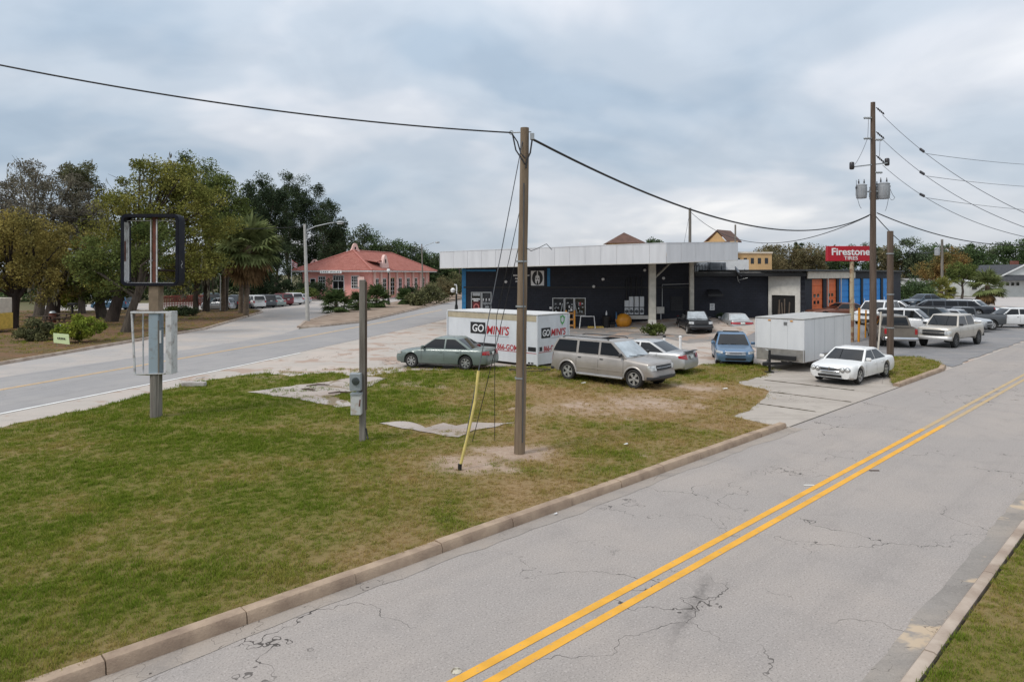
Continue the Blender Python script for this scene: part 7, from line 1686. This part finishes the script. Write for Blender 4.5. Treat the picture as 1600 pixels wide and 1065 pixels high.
SED = dict(L=4.82, W=1.80, wb=2.78, fo=.95, H=1.45)
def sedan(label, loc, rz, paint, **k):
    d = dict(L=4.80, W=1.80, wb=2.76, fo=.94, H=1.44, r=.32); d.update(k); 
    return make_car(label, loc, rz, paint, **d)
def suv(label, loc, rz, paint, **k):
    d = dict(L=4.65, W=1.84, wb=2.70, fo=.88, H=1.74, r=.36, sill=.26, zbelt=1.10, style='suv', name='suv', wr=.66)
    d.update(k); xf = d['wb']/2+d['fo']; xr = xf-d['L']
    d.setdefault('top', [(xr, 1.02), (xr+.06, 1.10), (xr+.5, 1.12), (0, 1.10), (d['wb']/2-.25, 1.06), (xf-.35, .98), (xf-.10, .92), (xf, .80)])
    d.setdefault('cab', dict(a0=d['wb']/2-.30, a1=d['wb']/2-1.0, c1=xr+.42, c0=xr+.10))
    d.setdefault('windows', [(0, .33), (.36, .66), (.69, .93)]); d.setdefault('tail', dict(s0=d['W']*.36, s1=d['W']*.42+.10, z0=.78, z1=1.10))
    return make_car(label, loc, rz, paint, **d)
def pickup(label, loc, rz, paint, crew=True, **k):
    d = dict(L=5.75, W=1.98, wb=3.65, fo=.95, H=1.86, r=.39, sill=.40, zbelt=1.20, name='pickup_truck', cat='pickup', wr=.62, rim='truck')
    d.update(k); xf = d['wb']/2+d['fo']; xr = xf-d['L']; zb = d['zbelt']; cl = 2.35 if crew else 1.25
    a0 = d['wb']/2-.42; cb = a0-.45-cl
    d.setdefault('top', [(xr, zb+.02), (xr+.3, zb+.02), (cb-.1, zb+.02), (a0, zb-.02), (xf-.30, zb-.08), (xf-.07, zb-.13), (xf, zb-.22)])
    d.setdefault('cab', dict(a0=a0, a1=a0-.62, c1=cb+.08, c0=cb)); d.setdefault('bed', (cb-.06, xr+.09, .78))
    d.setdefault('windows', [(0, .47), (.53, .93)] if crew else [(0, .93)]); d.setdefault('style', 'sedan' if crew else 'single')
    d.setdefault('tail', dict(s0=d['W']*.36, s1=d['W']*.42+.03, z0=.82, z1=1.14))
    return make_car(label, loc, rz, paint, **d)

# ---- green-grey saloon beside the container
loc, rz = place(GL(645, 573.5), GL(727, 577.5), 1.79, 1, 2.80)
pg = car_paint('sage_green', (0.15, 0.185, 0.17), .15, .34)
sedan('sage green saloon with chrome hubcaps parked before the storage container', loc, rz, pg, L=4.87, wb=2.80, H=1.47, r=.325, rim='seven',
      cab=dict(a0=.98, a1=.22, c1=-.85, c0=-1.72), head=dict(s0=.48, s1=1.08, z0=.62, z1=.72, zb1=.66, zt1=.80),
      tail=dict(s0=.44, s1=.98, z0=.70, z1=.88, zb1=.72), zbelt=.94, windows=[(0, .47), (.51, .93)])
# ---- long silver-beige SUV
loc, rz = place(GL(989, 606.0), GL(892, 593.0), 1.90, -1, 3.28)
pt = car_paint('pewter', (0.345, 0.315, 0.285), .35, .36, .14)
suv('long pewter SUV with scraped doors parked on the grass', loc, rz, pt, L=5.28, W=1.90, wb=3.28, fo=.92, H=1.78, r=.375, sill=.33, zbelt=1.16, wr=.68,
    top=[(-2.72, 1.06), (-2.66, 1.16), (-2.2, 1.17), (.2, 1.15), (1.25, 1.12), (2.25, 1.02), (2.47, .97), (2.56, .90)], cab=dict(a0=1.28, a1=.48, c1=-2.28, c0=-2.62),
    windows=[(0, .27), (.30, .60), (.635, .93)], extras=('rack', 'sillstep', 'flare', 'moulding', 'paintmould', 'sunroof'), front_glass=mat_pale_glass, group=None,
    head=dict(s0=.56, s1=1.02, z0=.74, z1=.93), grille=dict(s=.52, z0=.74, z1=.93, mat=mat_blackplastic, bars=1, barmat=mat_chrome), lower=mat_blackplastic, rimmat=mat_rim, glass=mat_glass_tint)
# ---- silver saloon behind it
hd = V((-.80, .60)); rear = GL(1079, 583); rz = math.atan2(hd.y, hd.x); loc = rear+V((hd.x*2.45, hd.y*2.45, 0))
ps = car_paint('silver', (0.48, 0.48, 0.475), .35, .33)
sedan('silver saloon with black boot spoiler parked behind the pewter SUV', loc, rz, ps, L=4.95, wb=2.75, W=1.85, H=1.42, spoiler='black', fo=1.0,
      cab=dict(a0=1.02, a1=.20, c1=-.80, c0=-1.75), tail=dict(s0=.48, s1=1.02, z0=.66, z1=.90, zb1=.74, zt1=.84))
# ---- blue saloon beside the trailer
fl, fr = G(1173, 569.5), G(1121, 568); ax = (fl-fr).normalized(); h = V((ax.y, -ax.x)); rz = math.atan2(h.y, h.x)
mid = (fl+fr)/2; loc = mid-V((h.x, h.y, 0))*1.38
pb = car_paint('steel_blue', (0.115, 0.20, 0.31), .45, .30)
sedan('steel blue saloon with its nose to the grass beside the white trailer', loc, rz, pb, L=4.87, wb=2.76, W=1.84, H=1.48, r=.33, front_glass=mat_glass,
      grille=dict(s=.46, z0=.58, z1=.70, mat=mat_blackplastic, bars=3, surround=True), head=dict(s0=.60, s1=1.16, z0=.60, z1=.72, zb1=.68, zt1=.82), extras=('sunroof',))
# ---- white British saloon on the driveway
loc, rz = place(G(1341, 602.0), G(1382, 589.0), 1.80, 1, 2.87); loc.z = .05
pw = car_paint('white', (0.74, 0.735, 0.71), .0, .34, .06)
jag = sedan('low white saloon with four round headlamps parked on the concrete driveway', loc, math.atan2(-RD.y, -RD.x)-.03, pw, L=5.02, wb=2.87, fo=.93, W=1.80, H=1.33, r=.325, zbelt=.86,
      top=[(-2.66, .74), (-2.58, .84), (-2.1, .87), (-1.2, .88), (.4, .87), (1.1, .85), (1.95, .76), (2.27, .70), (2.365, .64)], cab=dict(a0=1.0, a1=.25, c1=-.85, c0=-1.60),
      head=False, grille=dict(s=.36, z0=.53, z1=.66, mat=mat_blackplastic, bars=0, surround=True), tail=dict(s0=.5, s1=.95, z0=.62, z1=.76), windows=[(0, .46), (.49, .93)], rim='five')
for sg in (1, -1):
    for yy, rr in ((.49, .085), (.68, .095)):
        c0 = 2.365-.13*(yy/.9)**2-.035
        hl = MB().lathe([(0.001, .05), (rr*.6, .045), (rr*.92, .02), (rr, 0), (rr, -.05)], (c0, sg*yy, .605), 'x', 18).build('headlight', mat_head, jag, smooth=50)
        MB().lathe([(rr*1.0, .03), (rr*1.12, .02), (rr*1.14, -.04)], (c0, sg*yy, .605), 'x', 18).build('lamp_ring', mat_chrome, hl, smooth=50)
MB().box((2.33, -.012, .53), (2.375, .012, .70)).build('grille_bar', mat_chrome, jag)
# ---- beige crew-cab pickup, nose out
pbe = car_paint('champagne', (0.50, 0.46, 0.40), .25, .36, .10)
h = V((-.79, -.61)).normalized(); n = V((-h.y, h.x)); fl = GZ(1492, 543.5); loc = fl-V((h.x, h.y, 0))*1.82-V((n.x, n.y, 0))*.88
pickup('champagne crew-cab pickup on big tyres, facing out of the car park', loc, math.atan2(h.y, h.x), pbe, r=.43, sill=.52, zbelt=1.30, H=1.98, lower=None, bumper=(.50, .72, M('bumper_silver', (.55, .54, .52), .4, metal=.3)),
      grille=dict(s=.62, z0=.80, z1=1.06, mat=mat_blackplastic, bars=1, barmat=pbe), head=dict(s0=.62, s1=1.0, z0=.84, z1=1.06), rimmat=mat_rim_dark, front_glass=mat_glass)
# ---- taupe pickup, tailgate to the camera
pta = car_paint('taupe', (0.20, 0.175, 0.145), .3, .38, .15)
h = V((.285, .95)).normalized(); ra = GZ(1401, 541); loc = ra+V((h.x, h.y, 0))*1.82
pickup('taupe pickup with its tailgate towards the stub pole', loc, math.atan2(h.y, h.x), pta, r=.40, sill=.45, zbelt=1.22, H=1.88, bumper=(.46, .66, mat_chrome), tail=dict(s0=.74, s1=.92, z0=.84, z1=1.16))
# ---- dark pickup facing the camera by the black wall
pk = car_paint('black', (0.016, 0.016, 0.018), .2, .25)
p = G(1098, 523.5); pickup('black compact pickup nosed out from the black wall, hazy headlamps', V((p.x, p.y+2.3, 0)), math.radians(-92), pk, crew=False, L=4.9, W=1.84, wb=2.95, H=1.72, r=.36, sill=.36, zbelt=1.10, fo=.85,
      grille=dict(s=.50, z0=.78, z1=.98, mat=mat_blackplastic, bars=1, barmat=mat_blackplastic), head=dict(s0=.54, s1=.95, z0=.80, z1=.98), bumper=(.50, .68, mat_blackplastic), front_glass=mat_pale_glass)
# ---- pale saloon seen from behind
ppale = car_paint('pale_grey', (0.44, 0.44, 0.44), .3, .35)
p = G(1161, 520); tl = sedan('pale grey saloon with full-width red tail panel facing the black wall', V((p.x, p.y+2.2, 0)), math.radians(88), ppale, W=1.78, tail=dict(s0=.16, s1=.94, z0=.68, z1=.82), H=1.42, front_glass=mat_glass, glass=mat_pale_glass)
# ---- cars in front of the repair bays
pbr = car_paint('rust_brown', (0.15, 0.055, 0.03), .25, .40)
p = P(1312, 487, 54); loc = V((p.x, 54, float(zlot(p.x, 54))))
sedan('long rust brown coupe with pale roof rails in front of the orange bay doors', loc, math.radians(176), pbr, L=5.3, wb=2.95, W=1.95, H=1.40, fo=1.1, r=.34, windows=[(0, .60), (.64, .93)], cab=dict(a0=.75, a1=.05, c1=-1.0, c0=-2.0), zbelt=.93)
def lotcar(fn, label, px, py, Y, hx, hy, paint, **k):
    x = (px-800)/FPX*Y; return fn(label, V((x, Y, float(zlot(x, Y))+.05)), math.atan2(hy, hx), paint, **k)
pwh = car_paint('white_suv', (0.68, 0.68, 0.67), .05, .36)
lotcar(suv, 'white SUV half hidden behind the tall utility pole', 1370, 0, 51, -.75, -.66, pwh, rimmat=mat_rim_dark)
lotcar(suv, 'white SUV with dark windows between the taupe and champagne pickups', 1424, 0, 48.5, .72, -.69, pwh)
pdg = car_paint('dark_olive', (0.035, 0.036, 0.03), .3, .30)
lotcar(suv, 'dark olive SUV behind the champagne pickup', 1463, 0, 51.5, .62, -.78, pdg, extras=('rack',))
psi = car_paint('silver_lot', (0.46, 0.47, 0.48), .4, .32)
lotcar(sedan, 'silver saloon roof showing between the stub pole and the dark limousine', 1402, 0, 56.5, .8, -.6, psi)
lotcar(sedan, 'silver saloon between the dark olive SUV and the grey single-cab pickup', 1496, 0, 54.5, .55, -.83, psi, H=1.5)
pli = car_paint('limo', (0.03, 0.033, 0.04), .2, .22)
lotcar(sedan, 'dark stretch limousine with a long row of black windows', 1474, 0, 62, -.93, .36, pli, L=7.4, wb=5.0, fo=.98, windows=[(0, .17), (.19, .40), (.42, .63), (.65, .80), (.82, .93)],
       cab=dict(a0=2.05, a1=1.35, c1=-2.1, c0=-2.85), glass=mat_glass_tint)
pnb = car_paint('slate_blue', (0.075, 0.10, 0.125), .4, .28)
lotcar(sedan, 'slate blue saloon parked beyond the last blue bay', 1442, 0, 74, -.97, -.22, pnb)
lotcar(suv, 'white SUV with roof rails behind the limousine', 1521, 0, 63, .6, -.8, pwh, extras=('rack',))
pgr = car_paint('charcoal', (0.085, 0.09, 0.095), .3, .34)
loc, rz = place(GZ(1487, 520), GZ(1552, 515.5), 1.95, 1, 3.3)
p = GZ(1552, 516); h = V((-.985, .17)); loc = V((p.x+h.x*1.6, p.y+h.y*1.6+.8, float(zlot(p.x, p.y))+.04))
pickup('charcoal single-cab pickup with faded red tailgate corner', loc, math.atan2(h.y, h.x), pgr, crew=False, L=5.3, wb=3.2, W=1.95, H=1.80, r=.38, sill=.42, zbelt=1.18)
p = GZ(1591, 512); loc = V((p.x-1.2, p.y+1.0, float(zlot(p.x, p.y))+.04))
lotcar(suv, 'white crossover beside the charcoal single-cab pickup', 1578, 0, 57.5, -1, .12, pwh, H=1.62, zbelt=1.02)
lotcar(sedan, 'white saloon farthest along the row past the white crossover', 1640, 0, 62, -1, .1, pwh)

# ---- row of cars by the depot
prd = car_paint('dark_red', (0.16, 0.02, 0.025), .3, .3); pbl = car_paint('black_suv', (0.018, 0.019, 0.02), .2, .28)
row = [(suv, 'silver compact car parked side-on under the oaks', 333, 486.0, -1, .05, psi, dict(L=3.9, wb=2.45, H=1.58, W=1.72, r=.31, sill=.22, zbelt=.98)),
       (suv, 'black boxy off-roader beside the silver compact', 361, 483.5, -.72, .70, pbl, dict(H=1.85)),
       (suv, 'white SUV with orange tail lamps behind the palm trunks', 386, 482.0, -.72, .70, pwh, {}),
       (suv, 'charcoal SUV just past the palm trunks', 404, 480.5, -.72, .70, pgr, {}),
       (sedan, 'pale green saloon in the depot car row', 419, 479.0, -.72, .70, car_paint('pale_green', (.30, .36, .34), .3, .3), {}),
       (suv, 'dark red SUV in the depot car row', 432, 477.5, -.72, .70, prd, {}),
       (suv, 'white crossover near the depot end of the row', 448, 476.0, -.72, .70, pwh, {}),
       (sedan, 'silver saloon last in the row towards the pink depot', 462, 474.0, -.72, .70, psi, {}),
       (suv, 'dark teal minivan parked deep under the oaks', 318, 476.5, -.72, .70, car_paint('teal', (.05, .085, .09), .3, .3), {})]
for fn, lb, px, py, hx, hy, pt_, kw in row:
    p = G(px, py); fn(lb, V((p.x-hx*0.3, p.y+1.1, .0)), math.atan2(hy, hx), pt_, group='cars parked in a row by the depot', **kw)
p = G(174, 484); suv('blue van parked beyond the park trees', V((p.x, p.y, 0)), math.pi, car_paint('mid_blue', (.07, .15, .24), .2, .35), H=1.95, zbelt=1.15)
